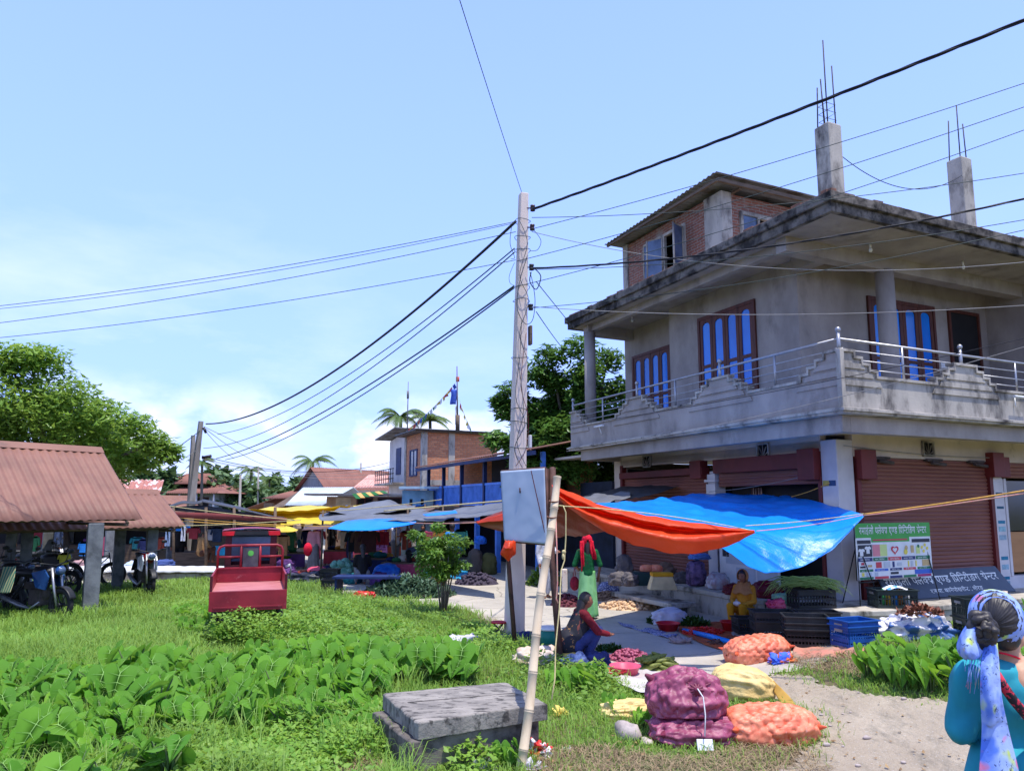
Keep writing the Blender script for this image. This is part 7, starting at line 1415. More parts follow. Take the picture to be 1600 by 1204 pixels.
p = G(985, 1124); sack('cloth_sack', 'crumpled yellow fabric sack lying in the grass left of the purple sacks', 'sack', (p.x+.04, p.y+.12, p.z-.02), (.66, .34, .22), .18, m_ysk, 0, folds=.035, seed=5)
p = G(1170, 1100); sack('cloth_sack', 'pale yellow fabric sack standing behind the orange onion sack', 'sack', (p.x, p.y+.25, p.z), (.68, .50, .42), -.25, m_ysk, 0, folds=.028, seed=6, ry=.12)
tarp('cloth', 'stiff mustard cloth corner sticking up behind the pale yellow sack', 'cloth', M('mustard_flap', c8(186, 146, 68), None, 4), [[G(1208, 1096)+V3(0, .12, .18), G(1216, 1096)+V3(0, .12, .2)], [G(1216, 1100)+V3(0, .05, .08), G(1236, 1102)+V3(0, .05, .09)], [G(1222, 1104)+V3(0, 0, .01), G(1244, 1104)+V3(0, 0, .02)]], 6, 8, .02)
tarp('plastic_sheet', 'greyish white plastic sheet spread under the cucumbers', 'sheet', M('grey_plastic_sheet', c8(214, 206, 200), c8(180, 172, 168), 3, rough=.45), [[G(890, 1040)+V3(0, 0, .06), G(960, 1036)+V3(0, 0, .04), G(1050, 1048)+V3(0, 0, .04)], [G(905, 1052)+V3(0, 0, .14), G(965, 1062)+V3(0, 0, .06), G(1040, 1070)+V3(0, 0, .05)], [G(945, 1064)+V3(0, 0, .14), G(985, 1085)+V3(0, 0, .09), G(1030, 1092)+V3(0, 0, .07)]], 26, 14, .04)
# heaps of small produce
def veg(name, label, cat, group, n, center, rx_, ry_, hh, size, mat, shape=(1, .85, .8), jit=.25, seed=0, rot=None):
    rnd = random.Random(seed); pr = None
    for k in range(n):
        a = rnd.uniform(0, 6.283); r = rnd.random()**.5; x, y = math.cos(a)*r, math.sin(a)*r; z = hh*(1-r**2)**.8
        if pr is None:
            m = MB(); m.ell((0, 0, 0), tuple(size*s for s in shape), 8, 6); m.v = [tuple(Vector(v)*(1+.14*N3(v[0]*40, v[1]*40, v[2]*40))) for v in m.v]; pr = m.build(name, mat); props(pr, label, cat, group); o = pr
        else: o = pr.copy(); link(o)
        o.location = (center[0]+x*rx_, center[1]+y*ry_, center[2]+z+size*.5+rnd.uniform(-.3, .3)*size); o.rotation_euler = (rnd.uniform(-.5, .5), rnd.uniform(-.5, .5), rnd.uniform(0, 6.28) if rot is None else rot+rnd.uniform(-.25, .25)); s = rnd.uniform(1-jit, 1+jit); o.scale = (s, s, s)
    m = MB(); m.grid(lambda u, v: V3(center[0]+math.cos(6.283*u)*v*rx_*1.03, center[1]+math.sin(6.283*u)*v*ry_*1.03, center[2]+hh*(max(0, 1-v**2))**.8*.92), 30, 8, closeu=True); o = m.build(name+'_heap', mat); props(o, None, kind='stuff')
m_pot = M('potato_skin', c8(222, 190, 150), c8(190, 150, 112), 30, bump=.1); m_on = M('red_onion_skin', c8(176, 92, 112), c8(128, 50, 72), 14, rough=.4, bump=.05); m_chi = M('red_chilli', c8(206, 48, 36), c8(170, 28, 24), 10, rough=.35); m_cuc = M('cucumber_skin', c8(120, 126, 52), c8(74, 84, 36), 8, .4, .6, .45, dirt=c8(180, 176, 84), dscale=6, dlo=.56, dhi=.7)
c = at(985, 950); veg('potato', 'pale potato in the broad sunlit heap before the plinth', 'potato', 'potatoes heaped in the sun', 260, (c.x, c.y+.1, .01), .62, .5, .15, .036, m_pot, (1.25, .9, .8), seed=1)
c = at(984, 1030); veg('red_onion', 'small red onion in the seated woman\'s heap', 'onion', 'red onions heaped before the flowered-top seller', 150, (c.x, c.y, .01), .28, .24, .11, .025, m_on, (1, 1, .85), seed=2)
c = at(1025, 1046); veg('cucumber', 'yellow-green cucumber in the pile beside the red onions', 'cucumber', 'cucumbers piled beside the red onions', 34, (c.x, c.y, .02), .24, .22, .09, .105, m_cuc, (1, .27, .27), .15, seed=3, rot=.2)
c = at(1100, 990); veg('red_chilli', 'red vegetable in the flat heap on the blue-edged mat', 'vegetable', 'red vegetables on the blue-edged mat', 130, (c.x, c.y, .03), .36, .26, .07, .027, m_chi, (1.5, .6, .6), seed=4)
c = at(1140, 1006); veg('brown_root', 'small brown root in the heap right of the red vegetables', 'vegetable', 'brown roots on the mat', 90, (c.x, c.y+.1, .03), .30, .22, .07, .024, M('brown_roots', c8(110, 78, 62), c8(70, 48, 44), 20), (1.5, .6, .6), seed=5)
c = at(1168, 994); veg('garlic', 'white garlic bulb on the mat by the crates', 'garlic', 'garlic bulbs on the mat', 46, (c.x, c.y, .04), .2, .1, .05, .02, m_white, seed=6)
c = at(885, 945); veg('dark_onion', 'dark red onion in the shaded heap behind the pole', 'onion', 'dark onions in the shade behind the bamboo', 110, (c.x, c.y, .01), .34, .4, .2, .032, M('dark_onions', c8(110, 50, 60), c8(70, 34, 44), 14, bump=0), seed=7)
c = at(950, 940); veg('small_brown_potato', 'small brownish potato in the dim heap behind the sunlit ones', 'potato', 'brown potatoes behind the sunlit heap', 90, (c.x, c.y+.35, .01), .4, .3, .16, .03, M('brown_potatoes', c8(150, 120, 96), c8(110, 86, 70), 14, bump=0), seed=8)
c = at(534, 905); veg('cabbage', 'pale green cabbage heaped beside the black crate in the market', 'cabbage', 'cabbages heaped in the market', 26, (c.x, c.y, .2), .38, .3, .28, .1, M('pale_cabbage', c8(130, 180, 160), c8(90, 150, 130), 9, bump=.1), (1, 1, .85), seed=9)
c = at(745, 912); veg('dark_root', 'dark root vegetable in the heap at the blue house corner', 'vegetable', 'dark roots heaped by the blue house', 90, (c.x, c.y, .0), .6, .45, .26, .05, M('dark_roots', c8(74, 66, 84), c8(50, 44, 56), 9, bump=0), seed=10)
def leafpile(name, label, cat, c, rx_, ry_, hh, n, size, mat, z0=0):
    r = RNG.random(n)**.5; a = RNG.uniform(0, 6.283, n); C = np.stack([c[0]+np.cos(a)*r*rx_, c[1]+np.sin(a)*r*ry_, z0+hh*(1-r**2)*RNG.uniform(.5, 1.1, n)], 1); o = leafs(C, RNG.uniform(.6, 1.3, n)*size, RNG.uniform(-.4, .9, n), name, label, mat, .6, loc=(c[0], c[1], 0)); return props(o, label, cat)
m_lg = leafmat('grey_green_leaves', (.06, .13, .075, 1), (.13, .22, .13, 1), .5, .15, 3); c = at(632, 934); leafpile('leafy_greens', 'broad heap of dusty grey-green leafy vegetables at the plaza edge', 'greens', (c.x, c.y+.5), 1.1, .7, .42, 2600, .15, m_lg)
c = at(955, 1020); leafpile('bean_pile', 'dark green beans heaped behind the red onions', 'beans', (c.x, c.y+.15), .2, .16, .08, 500, .07, m_dense); c = at(1082, 978); leafpile('leafy_greens', 'green leafy bundle lying between the white sack and the red heap', 'greens', (c.x, c.y+.1), .34, .22, .12, 900, .09, m_dense)
c = at(1040, 975); leafpile('leafy_greens', 'dark greens spilling from the white sack', 'greens', (c.x-.1, c.y+.1), .2, .16, .16, 500, .09, m_dense); c = at(848, 905); leafpile('leafy_greens', 'fresh green bundle behind the bamboo pole', 'greens', (c.x, c.y-1.5), .5, .4, .5, 900, .12, m_mid)
def basin(label, p, r, h, mat, name='basin'):
    m = MB(); pr = [(0, 0), (.72, 0), (1, 1), (1.06, 1), (1.06, .94), (.95, .9), (.68, .08), (0, .08)]; m.grid(lambda u, v: V3(math.cos(6.283*u), math.sin(6.283*u))*r*pr[min(7, int(v*7+.5))][0]+V3(0, 0, h*pr[min(7, int(v*7+.5))][1]), 28, 7, closeu=True); o = m.build(name, mat); o.location = p; return props(o, label, 'basin')
m_pkp = M('pink_plastic', c8(226, 92, 120), None, 5, rough=.35, bump=0); m_rdp = M('red_plastic', c8(206, 40, 48), None, 5, rough=.35, bump=0)
basin('pink plastic basin beside the cucumbers', G(978, 1058)+V3(0, .05, .0), .19, .14, m_pkp); basin('red plastic basin tilted in front of the pink one', G(958, 1062)+V3(0, .0, .02), .15, .1, m_rdp); basin('red plastic basin standing before the white sack', G(1044, 985), .2, .14, m_rdp); basin('red plastic tub behind the red vegetables', G(1142, 985), .17, .16, m_rdp)
m_wsk = M('white_woven_sack', c8(206, 202, 212), c8(176, 172, 184), 5, .4, .65, .7, .4, 18); m_gsk = M('grey_woven_sack', c8(110, 104, 104), c8(76, 72, 76), 6, .4, .65, .8, .4, 18); m_bsk = M('blue_plastic_sack', c8(40, 120, 220), c8(24, 84, 180), 5, .4, .65, .35, .5, 10); m_psk = M('patterned_sack', c8(120, 96, 132), c8(70, 54, 84), 9, .45, .6, .7); m_dot = flower_mat('dotted_blue_sack', c8(90, 96, 140), c8(210, 210, 226), c8(200, 200, 220), 26, .56)
def sk(label, px, py, dims, mat, rz=0, z=None, dy=.2, seed=0, name='sack', cat='sack', folds=.05, ry=0, group=None):
    p = G(px, py, z) if z is not None else at(px, py); return sack(name, label, cat, (p.x, p.y+dy, p.z-.01), dims, rz, mat, 0, folds=folds, seed=seed, ry=ry, nu=44, group=group)
sk('white woven sack lying open with greens on the plaza', 1050, 978, (.62, .45, .36), m_wsk, .2, seed=11); sk('blue-white dotted sack slumped behind the potato heap', 966, 938, (.75, .4, .4), m_dot, .4, dy=.9, seed=12); sk('thin white plastic bag lying in the weeds near the slab', 721, 1014, (.46, .26, .2), m_wsk, .1, seed=13, name='plastic_bag', cat='bag', folds=.09)
sk('tan paper and cloth heap beside the squatting woman\'s stall', 845, 1040, (.7, .4, .2), M('tan_paper', c8(206, 180, 158), c8(214, 204, 200), 5), .1, seed=14, name='rag_heap', cat='rags', folds=.12); sk('blue and white plastic bag by the squatting woman\'s feet', 905, 1048, (.36, .3, .22), M('blue_white_plastic', c8(190, 198, 220), c8(80, 96, 150), 7, rough=.4), .6, seed=15, name='plastic_bag', cat='bag', folds=.09); sk('dark blue bundle right of the white plastic bag', 935, 1046, (.34, .3, .24), m_navy, 0, seed=16, name='cloth_bundle', cat='bundle')
sk('crumpled blue cloth in the weeds at the pole foot', 780, 1004, (.34, .2, .1), m_navy, .2, seed=17, name='cloth_bundle', cat='bundle'); sk('navy cloth lying behind the pole foot', 815, 1004, (.5, .3, .16), m_navy, .1, seed=18, name='cloth_bundle', cat='bundle')
Z = PZ
for a in [('dark woven sack on the plinth, front one of three', 968, 915, (.4, .34, .34), m_gsk, .1), ('dark woven sack on the plinth, right one of three', 986, 916, (.36, .34, .34), m_gsk, .5), ('tall pointed grey sack behind the two dark ones on the plinth', 978, 908, (.34, .34, .74), m_gsk, .2), ('brown sack leaning with a tied neck above the cream basket', 1044, 909, (.4, .4, .5), M('brown_sack', c8(130, 106, 88), c8(104, 84, 70), 5), .3), ('big patterned purple sack leaning by the white column', 1092, 916, (.4, .42, .66), m_psk, -.2), ('pale bulging bag of bags right of the patterned sack', 1126, 921, (.44, .36, .4), M('pale_mixed_bag', c8(190, 190, 196), c8(170, 130, 130), 6), .1), ('dark red bag on the plinth behind the woman in yellow', 1205, 935, (.5, .4, .38), M('dark_red_bag', c8(120, 24, 44), None, 5, rough=.4), .1), ('dark red bag just left of the woman in yellow', 1150, 930, (.3, .3, .26), M('dark_red_bag2', c8(104, 22, 38), None, 5, rough=.4), .1), ('pale green plastic bag before the black crate of greens', 1230, 944, (.34, .24, .2), M('pale_green_plastic', c8(170, 214, 180), c8(110, 170, 130), 6, rough=.4), 0), ('pink plastic bag drooping over the plinth edge', 1220, 953, (.26, .2, .2), M('pink_plastic_bag', c8(206, 70, 104), c8(160, 50, 84), 6, rough=.4), .3), ('dark net bundle on the plinth left of the patterned sack', 1068, 912, (.3, .3, .3), m_gsk, 0)]: sk(a[0], a[1], a[2], a[3], a[4], a[5], z=Z, seed=hash(a[1]) % 50)
sk('blue cloth draped over the patterned purple sack', 1098, 916, (.44, .3, .14), M('light_blue_cloth', c8(96, 136, 206), None, 5), 0, z=Z, dy=.2, seed=3, name='cloth', cat='cloth'); SC.objects['cloth.001'].location.z += .55
for q_, lb in ((1015, 'left'), (1030, 'right')): t = sack('onion_sack', 'small orange net of onions on the green box, %s of two' % lb, 'onion sack', G(q_, 915, Z)+V3(0, .3, .27), (.26, .22, .17), .1, m_onet, 60, .05, .015, 9, nu=44)
o = MB().bb(-.22, .22, -.15, .15, 0, .27).build('green_box', M('dark_green_box', c8(28, 62, 64), None, 4, rough=.5), None, bevel=.01); o.location = G(1006, 916, Z)+V3(0, .3, 0); props(o, 'dark green box on the plinth under the small onion nets', 'box')
t = thing('basket', 'cream trapezoid basket with a mustard rim at the plinth edge', 'basket', G(1038, 922, Z)+V3(0, .22, 0)); m = MB(); m.add([(x*.28, y*.16, 0) for x, y in ((-1, -1), (1, -1), (1, 1), (-1, 1))]+[(x*.2, y*.13, .26) for x, y in ((-1, -1), (1, -1), (1, 1), (-1, 1))], [(0, 1, 5, 4), (1, 2, 6, 5), (2, 3, 7, 6), (3, 0, 4, 7), (0, 1, 2, 3), (4, 5, 6, 7)]); m.build('body', M('cream_basket', c8(216, 196, 150), None, 4), t, bevel=.01); MB().bb(-.21, .21, -.14, .14, .262, .33).build('rim', M('mustard_rim', c8(216, 156, 30), None, 4), t, bevel=.01)
# plastic crates
def crate(label, loc, rz, mat, w=.54, d=.36, h=.29, group='plastic crates around the sellers', rx=0, ry=0, nm='crate'):
    t = thing(nm, label, 'crate', loc, rz, group); t.rotation_euler = (rx, ry, rz); m = MB(); th = .012
    for z0, z1 in ((0, .05), (h*.48, h*.54), (h-.09, h-.02)):
        for y in (-d/2, d/2-th): m.bb(-w/2+.01, w/2-.01, y, y+th, z0, z1)
        for x in (-w/2, w/2-th): m.bb(x, x+th, -d/2+.01, d/2-.01, z0, z1)
    for k in range(13):
        x = -w/2+.012+(w-.036)*k/12
        for y in (-d/2+.002, d/2-th-.002): m.bb(x, x+.014, y, y+th, .04, h-.03)
    for k in range(9):
        y = -d/2+.012+(d-.036)*k/8
        for x in (-w/2+.002, w/2-th-.002): m.bb(x, x+th, y, y+.014, .04, h-.03)
    m.bb(-w/2+.01, w/2-.01, -d/2+.01, d/2-.01, .004, .016); m.build('body', mat, t)
    m = MB(); r = .02
    m.bb(-w/2-r, w/2+r, -d/2-r, -d/2+.01, h-.02, h).bb(-w/2-r, w/2+r, d/2-.01, d/2+r, h-.02, h).bb(-w/2-r, -w/2+.01, -d/2+.01, d/2-.01, h-.02, h).bb(w/2-.01, w/2+r, -d/2+.01, d/2-.01, h-.02, h); m.build('rim', mat, t, bevel=.004)
    for sx in (-1, 1): MB().bb(sx*w/2-.011, sx*w/2+.011, -.07, .07, h-.085, h-.05).build('handle', m_gwire if mat is not m_black else m_black, t)
    return t
m_crb = M('blue_crate_plastic', c8(28, 84, 160), c8(20, 64, 130), 4, rough=.4, bump=.05); m_crg = M('dark_grey_green_crate', c8(44, 54, 52), c8(30, 38, 38), 4, rough=.45, bump=.05)
def cr_(label, px, py, rz, mat, z=None, up_=0, **k): p = G(px, py, z) if z is not None else at(px, py); return crate(label, (p.x, p.y+.18, p.z+up_), rz, mat, **k)
cr_('black crate heaped with long green onions on the plinth', 1275, 950, .1, m_black, Z, w=.66, d=.42, h=.3); cr_('dark crate holding bottles and packets on the plinth before the banner', 1404, 950, -.05, m_crg, Z, w=.66, d=.4, h=.3)
for k in range(3): cr_('black crate in the nested stack by the blue crate, level %s' % ('one at the bottom', 'two', 'three on top')[k], 1268, 1012, -.22, m_black, None, .085*k, w=.58, d=.40, h=.25)
for k in range(2): cr_('black crate beside the woman in yellow, %s' % ('lower one', 'upper one holding dark bags')[k], 1215, 1000, -.1, m_black, None, .14*k, w=.6, d=.4, h=.27)
cr_('low black crate behind the nested stack against the plinth', 1285, 985, -.1, m_black, None, .0, w=.6, d=.36, h=.27); cr_('black crate in front of the woman in yellow', 1178, 990, .05, m_black, None, 0, w=.5, d=.34, h=.24)
for k in range(2): cr_('blue crate of the pair by the taro clump, %s' % ('lower one', 'upper one nested inside')[k], 1346, 1012, .3, m_crb, None, .07*k, w=.5, d=.36, h=.28)
for k in range(2): cr_('dark crate stacked behind the turquoise dress, %s of two' % ('lower', 'upper')[k], 1540, 1000, -.05, m_crg, None, .27*k, w=.44, d=.36, h=.28)
cr_('black crate in the market left of the seated seller in black', 513, 912, 0, m_black, None, .1, w=.5, d=.36, h=.3); cr_('black crate with red packets on the market ground', 516, 924, .1, m_black, None, 0, w=.5, d=.36, h=.3)
# long green onions lying across their crate
m = MB(); pc = G(1275, 950, Z)+V3(0, .18, .3)
for k in range(170):
    a = random.uniform(-.5, .35)+(math.pi if k % 5 == 0 else 0); L_g = random.uniform(.35, .62); y = random.uniform(-.17, .17); z = random.uniform(0, .13); x0 = random.uniform(-.3, .05); dr = 1 if k % 4 else -1
    P_ = [Vector((x0-.12*dr, y, z+.03)), Vector((x0+.2*dr, y+.03*math.sin(k), z+.07)), Vector((x0+L_g*dr*.75, y+.08*math.sin(k*2), z-.0)), Vector((x0+L_g*dr*.95, y+.1*math.sin(k*2), z-random.uniform(.02, .16)))]; m.tube(P_, [.006, .007, .005, .002], 4)
o = m.build('green_onions', leafmat('spring_onion', (.3, .5, .1, 1), (.52, .66, .22, 1), .4, .2), None); o.location = pc; props(o, 'bunches of long green onions heaped over the black crate', 'green onions')
for k, (c_, lb) in enumerate([(c8(60, 160, 90), 'green'), (c8(230, 180, 60), 'yellow'), (c8(40, 110, 190), 'blue'), (c8(210, 120, 50), 'orange'), (c8(230, 232, 236), 'white')]):
    m = MB(); m.tube([(0, 0, 0), (0, 0, .2), (0, 0, .24), (0, 0, .28)], [.035, .035, .015, .013], 10); o = m.build('bottle', M(lb+'_packaging', c_, None, 4, rough=.3, bump=0)); o.location = G(1404, 950, Z)+V3(-.2+.1*k, .08+.04*(k % 2), .03); props(o, '%s bottle standing in the crate before the banner' % lb, 'bottle', 'bottles in the crate')
m = MB(); m.grid(lambda u, v: V3(-.16+.32*u, -.1+.2*v, .05*math.sin(3.1*u)+.03*math.sin(7*v)), 12, 8); o = m.build('food_packet', M('blue_white_packet', c8(80, 160, 230), c8(236, 236, 240), 9, .45, .55, .3)); o.location = G(1404, 950, Z)+V3(.02, .12, .28); props(o, 'shiny blue and white packet on top of the bottle crate', 'packet')
# mats, flat cloths, table
tarp('mat', 'orange and blue edged mat under the red vegetables', 'mat', M('orange_mat', c8(190, 96, 50), c8(150, 70, 40), 4), [[G(1062, 978)+V3(0, 0, .02), G(1120, 972)+V3(0, 0, .02), G(1190, 980)+V3(0, 0, .02)], [G(1060, 986)+V3(0, 0, .02), G(1120, 998)+V3(0, 0, .02), G(1190, 1004)+V3(0, 0, .02)], [G(1066, 992)+V3(0, 0, .03), G(1110, 1012)+V3(0, 0, .03), G(1165, 1022)+V3(0, 0, .03)]], 24, 12, .01)
a_, b_ = G(1068, 988), G(1160, 1014); o = MB().tube([a_*0+V3(0, 0, .05), (b_-a_)*.5+V3(0, 0, .06), (b_-a_)+V3(0, 0, .05)], [.03, .045, .04], 10).build('rolled_mat_edge', m_tblu); o.location = a_; props(o, 'rolled royal blue edge of the mat before the red vegetables', 'mat')
tarp('mat', 'blue mat strip trailing left of the red vegetables', 'mat', m_dot, [[G(965, 972)+V3(0, 0, .02), G(1060, 992)+V3(0, 0, .02)], [G(970, 978)+V3(0, 0, .03), G(1050, 1000)+V3(0, 0, .03)]], 20, 6, .03)
sk('crumpled pale rag at the mat\'s left corner', 1068, 1008, (.3, .26, .08), M('pale_rag', c8(170, 150, 146), None, 5), 0, seed=21, name='rag', cat='rag', folds=.1)
tarp('cloth', 'pinkish folded cloth and sacking beside the nested crates', 'cloth', M('pink_sacking', c8(206, 130, 110), c8(150, 130, 110), 5), [[G(1245, 1012)+V3(0, 0, .05), G(1290, 1008)+V3(0, 0, .03), G(1350, 1016)+V3(0, 0, .04)], [G(1240, 1024)+V3(0, 0, .08), G(1290, 1020)+V3(0, 0, .05), G(1350, 1022)+V3(0, 0, .05)], [G(1238, 1032)+V3(0, 0, .02), G(1285, 1028)+V3(0, 0, .02), G(1340, 1028)+V3(0, 0, .01)]], 20, 10, .05)
sk('blue and orange crumpled wrapper at the end of the onion sack', 1232, 1040, (.3, .2, .1), M('blue_orange_wrapper', c8(70, 110, 220), c8(230, 120, 60), 8, .48, .52), .2, seed=22, name='wrapper', cat='wrapper', folds=.1)
pm = at(1448, 1000); sack('tarp_mound', 'white and blue plastic sheeting mound behind the taro clump', 'plastic sheeting', (pm.x, pm.y+.25, pm.z-.05), (.95, .6, .44), .1, M('white_blue_sheeting', c8(222, 216, 216), c8(60, 96, 150), 3.2, .5, .54, .4, .4), 0, folds=.13, seed=23, flat=.2)
leafpile('dry_leaves', 'withered brown leaves drooping over the plastic mound', 'dry leaves', (pm.x-.05, pm.y+.0), .3, .14, .12, 300, .085, M('withered_leaves', c8(150, 96, 76), c8(110, 70, 56), 9), z0=.34+pm.z)
tarp('plastic_sheet', 'light blue ground sheet behind the trunk of the small tree', 'sheet', M('cyan_sheet', c8(60, 170, 220), None, 4, rough=.4), [[at(655, 893)+V3(0, 0, .03), at(730, 890)+V3(0, 0, .03)], [at(660, 903)+V3(0, 0, .03), at(735, 906)+V3(0, 0, .03)]], 14, 8, .02)
sk('bulky bright blue plastic bundle in the middle of the market', 601, 912, (.75, .6, .66), m_bsk, .3, seed=31, dy=.3); sk('white and blue sacks slumped behind the sacking-topped wall', 318, 893, (1.2, .8, .8), m_wsk, .1, seed=32, dy=2.2); sk('smaller white sack right of the slumped sacks, beside the cart', 350, 895, (.8, .6, .45), m_wsk, .1, seed=33, dy=2.2); sk('black plastic heap on the ground right of the cart', 476, 912, (1.0, .5, .36), M('black_shiny_plastic', c8(40, 42, 52), c8(96, 96, 108), 4, .5, .6, .3), .1, seed=34, folds=.12); sk('pink cloth bundle above the black plastic heap', 492, 900, (.6, .4, .34), m_pkp, .1, seed=35); sk('dark red plastic bag on the grass edge before the greens', 566, 936, (.55, .3, .16), m_rdp, .1, seed=36, folds=.1)
sk('tall grey-brown sack with a blue top by the blue house, left one', 742, 898, (.46, .46, 1.0), M('brown_tall_sack', c8(100, 88, 80), None, 4), .1, seed=37); sk('tall olive sack by the blue house, right one', 764, 898, (.46, .46, .86), M('olive_sack', c8(96, 94, 52), None, 4), .1, seed=38); sk('light blue plastic bag on top of the tall grey-brown sack', 750, 898, (.36, .3, .3), m_bsk, .1, seed=39); SC.objects[[o.name for o in SC.objects if o.name.startswith('sack') and o.type == 'EMPTY'][-1]].location.z += .95
o = MB().bb(-.8, .8, -.3, .3, .42, .47).bb(-.75, -.7, -.25, .25, 0, .42).bb(.7, .75, -.25, .25, 0, .42).build('low_table', m_blued); o.location = at(575, 930); props(o, 'low dark blue table before the seated seller in black', 'table')
basin('orange bowl of produce on the ground under the yellow awning', D(462, 868, 26), .35, .15, M('orange_bowl', c8(220, 120, 40), None, 4, bump=0)); basin('yellow-green bowl beside the orange bowl', D(449, 873, 25), .3, .12, M('lime_bowl', c8(110, 170, 40), None, 4, bump=0))
for px, py, Y, lb, c_ in ((210, 888, 21.9, 'pale blue bag on the sacking wall behind the shed pillar', c8(190, 206, 226)), (255, 885, 21.9, 'striped blue bag at the end of the sacking wall', c8(70, 90, 150)), (158, 884, 22, 'white bag standing on the wall between the shed pillars', c8(210, 214, 220)), (130, 885, 22.4, 'pinkish cloth on the wall behind the bicycle', c8(190, 150, 150)), (545, 862, 28, 'brown bundle on the sunlit far lane', c8(120, 60, 40))): t = sack('sack', lb, 'sack', D(px, py+4, Y), (.6, .4, .34), .1, M('sack_cloth', c_, None, 4), 0, folds=.08, seed=px, nu=32)
# green tub, red stool, step slab, kettle, posters, litter
t = thing('tub', 'teal printed tub with a white lid beside the bamboo pole', 'tub', G(858, 1010)); MB().tube([(0, 0, 0), (0, 0, .26)], [.14, .17], 24).build('body', M('teal_tub', c8(24, 120, 104), c8(190, 220, 200), 7, .62, .66, .35, 0), t); MB().tube([(0, 0, .262), (0, 0, .30)], [.175, .165], 24).build('lid', m_white, t)
t = thing('stool', 'small red-topped folding stool at the plaza edge left of the pole', 'stool', G(779, 992)); MB().tube([(0, 0, .2), (0, 0, .225)], .13, 18).build('seat', m_rdp, t)
for a, b in (((-.08, -.05, 0), (.08, -.05, .2)), ((.08, -.05, 0), (-.08, -.05, .2)), ((-.08, .05, 0), (.08, .05, .2)), ((.08, .05, 0), (-.08, .05, .2))): MB().tube([a, b], .01, 5).build('leg', m_rebar, t)
a_ = HW(-1.75, 3.6); o = MB().bb(-.25, .35, -1.3, .9, .17, .26).bb(-.1, .3, -1.2, -.9, 0, .17).bb(-.1, .3, .5, .8, 0, .17).build('step', m_plinth, None, bevel=.02); o.location = a_; o.rotation_euler.z = AZ; props(o, 'low concrete step slab in front of the plinth by the potatoes', 'step')
t = thing('steelyard', 'small black hanging scale with a round loop beside the woman in yellow', 'scale', (pY.x+.38, 12.7, 0)); MB().tube([(math.cos(a)*.1, 0, .42+math.sin(a)*.12) for a in np.linspace(0, 6.28, 17)], .012, 5).tube([(0, 0, .2), (0, 0, .54)], .01, 5).build('loop', m_black, t); MB().bb(-.14, .14, -.1, .1, 0, .2).build('base', m_black, t, bevel=.01)
t = thing('poster_board', 'white printed poster panels leaning in the dark shop front behind the woman in yellow', 'poster', HW(-.1, 3.1, PZ), AZ); MB().bb(0, .02, -1.7, .0, .0, .95).build('panel', m_white, t)
for k, (y0, y1, z0, z1, c_) in enumerate([(-1.65, -1.1, .1, .4, 'grey'), (-1.05, -.5, .1, .4, 'grey'), (-1.65, -.9, .46, .52, 'navy'), (-.85, -.2, .46, .8, 'grey'), (-.3, -.1, .6, .86, 'dark'), (-1.6, -1.0, .6, .9, 'grey')]): MB().bb(-.004, -.001, y0, y1, z0, z1).build('print', cols[c_], t)
sk('crumpled red and white wrapper in the grass right of the bamboo foot', 842, 1180, (.13, .09, .13), M('red_white_wrapper', c8(220, 50, 50), c8(236, 230, 230), 12, .48, .52, .4), .2, dy=0, seed=41, name='wrapper', cat='wrapper', folds=.12); sk('small white scrap on the dry straw', 885, 1172, (.05, .05, .03), m_white, 0, dy=0, seed=42, name='wrapper', cat='wrapper'); sk('pale crumpled plastic beside the bamboo foot', 828, 1200, (.16, .1, .05), m_wsk, .3, dy=0, seed=43, name='wrapper', cat='wrapper', folds=.1); sk('grey striped plastic scrap before the slab', 757, 1203, (.16, .1, .06), M('striped_scrap', c8(200, 204, 210), c8(60, 70, 80), 14, .48, .52, .4), .3, dy=0, seed=44, name='wrapper', cat='wrapper', folds=.1)
sk('yellow blossom scrap in the grass beside the taro patch', 290, 1024, (.08, .06, .05), M('yellow_flower', c8(250, 214, 100), None, 4), 0, dy=0, seed=45, name='flower', cat='flower', folds=.15); sk('small yellow flower in the weeds right of the bamboo', 878, 1118, (.03, .03, .03), M('yellow_flower2', c8(250, 224, 120), None, 4), 0, dy=0, seed=46, name='flower', cat='flower', folds=.15)
sk('royal blue plastic scrap shining inside the taro clump', 1405, 1050, (.14, .1, .26), m_bsk, 0, dy=-.1, seed=47, name='plastic_bag', cat='bag', folds=.12)
MB().tube([(0, 0, 0), (.02, 0, .55)], .035, 7).build('stake', m_bam, None); o = SC.objects['stake']; o.location = at(1598, 990)+V3(.05, .4, 0); props(o, 'short pale wooden stake at the right picture edge', 'stake')

# ------------------------------------------------------------------ the woman in turquoise, close to the camera
t_ = NT('turquoise_kurta'); t_.col(t_.mix(t_.mr(t_.noise(2.2, 6), .35, .7), c8(30, 158, 172), c8(22, 132, 148))); t_.b.inputs['Roughness'].default_value = .8; t_.bump(t_.noise(4.2, 1.2, .4, (1.8, 1.8, .8), (.5, .3, 0)), .9, .11); m_turq = t_.mat
def scarf_mat():
    t_ = NT('floral_scarf'); t_.b.inputs['Roughness'].default_value = .7; c = t_.mix(t_.mr(t_.noise(7, 4), .4, .62), c8(160, 182, 232), c8(112, 142, 222)); c = t_.mix(t_.mr(t_.noise(13, 2, .5, (1, 1, .7)), .52, .62), c, c8(84, 122, 214)); c = t_.mix(t_.mr(t_.noise(11, 2, .5, (1, 1, .8), (1, 2, 0)), .57, .64), c, c8(186, 204, 104)); c = t_.mix(t_.mr(t_.noise(10, 2, .5, (1, 1, 1), (3, 0, 1)), .62, .68), c, c8(206, 120, 160)); c = t_.mix(t_.mr(t_.noise(30, 5, .8, (1, 1, 1), (0, 2, 1)), .59, .62), c, c8(36, 50, 96)); t_.col(c); t_.bump(t_.noise(14, 6), .3, .01); return t_.mat
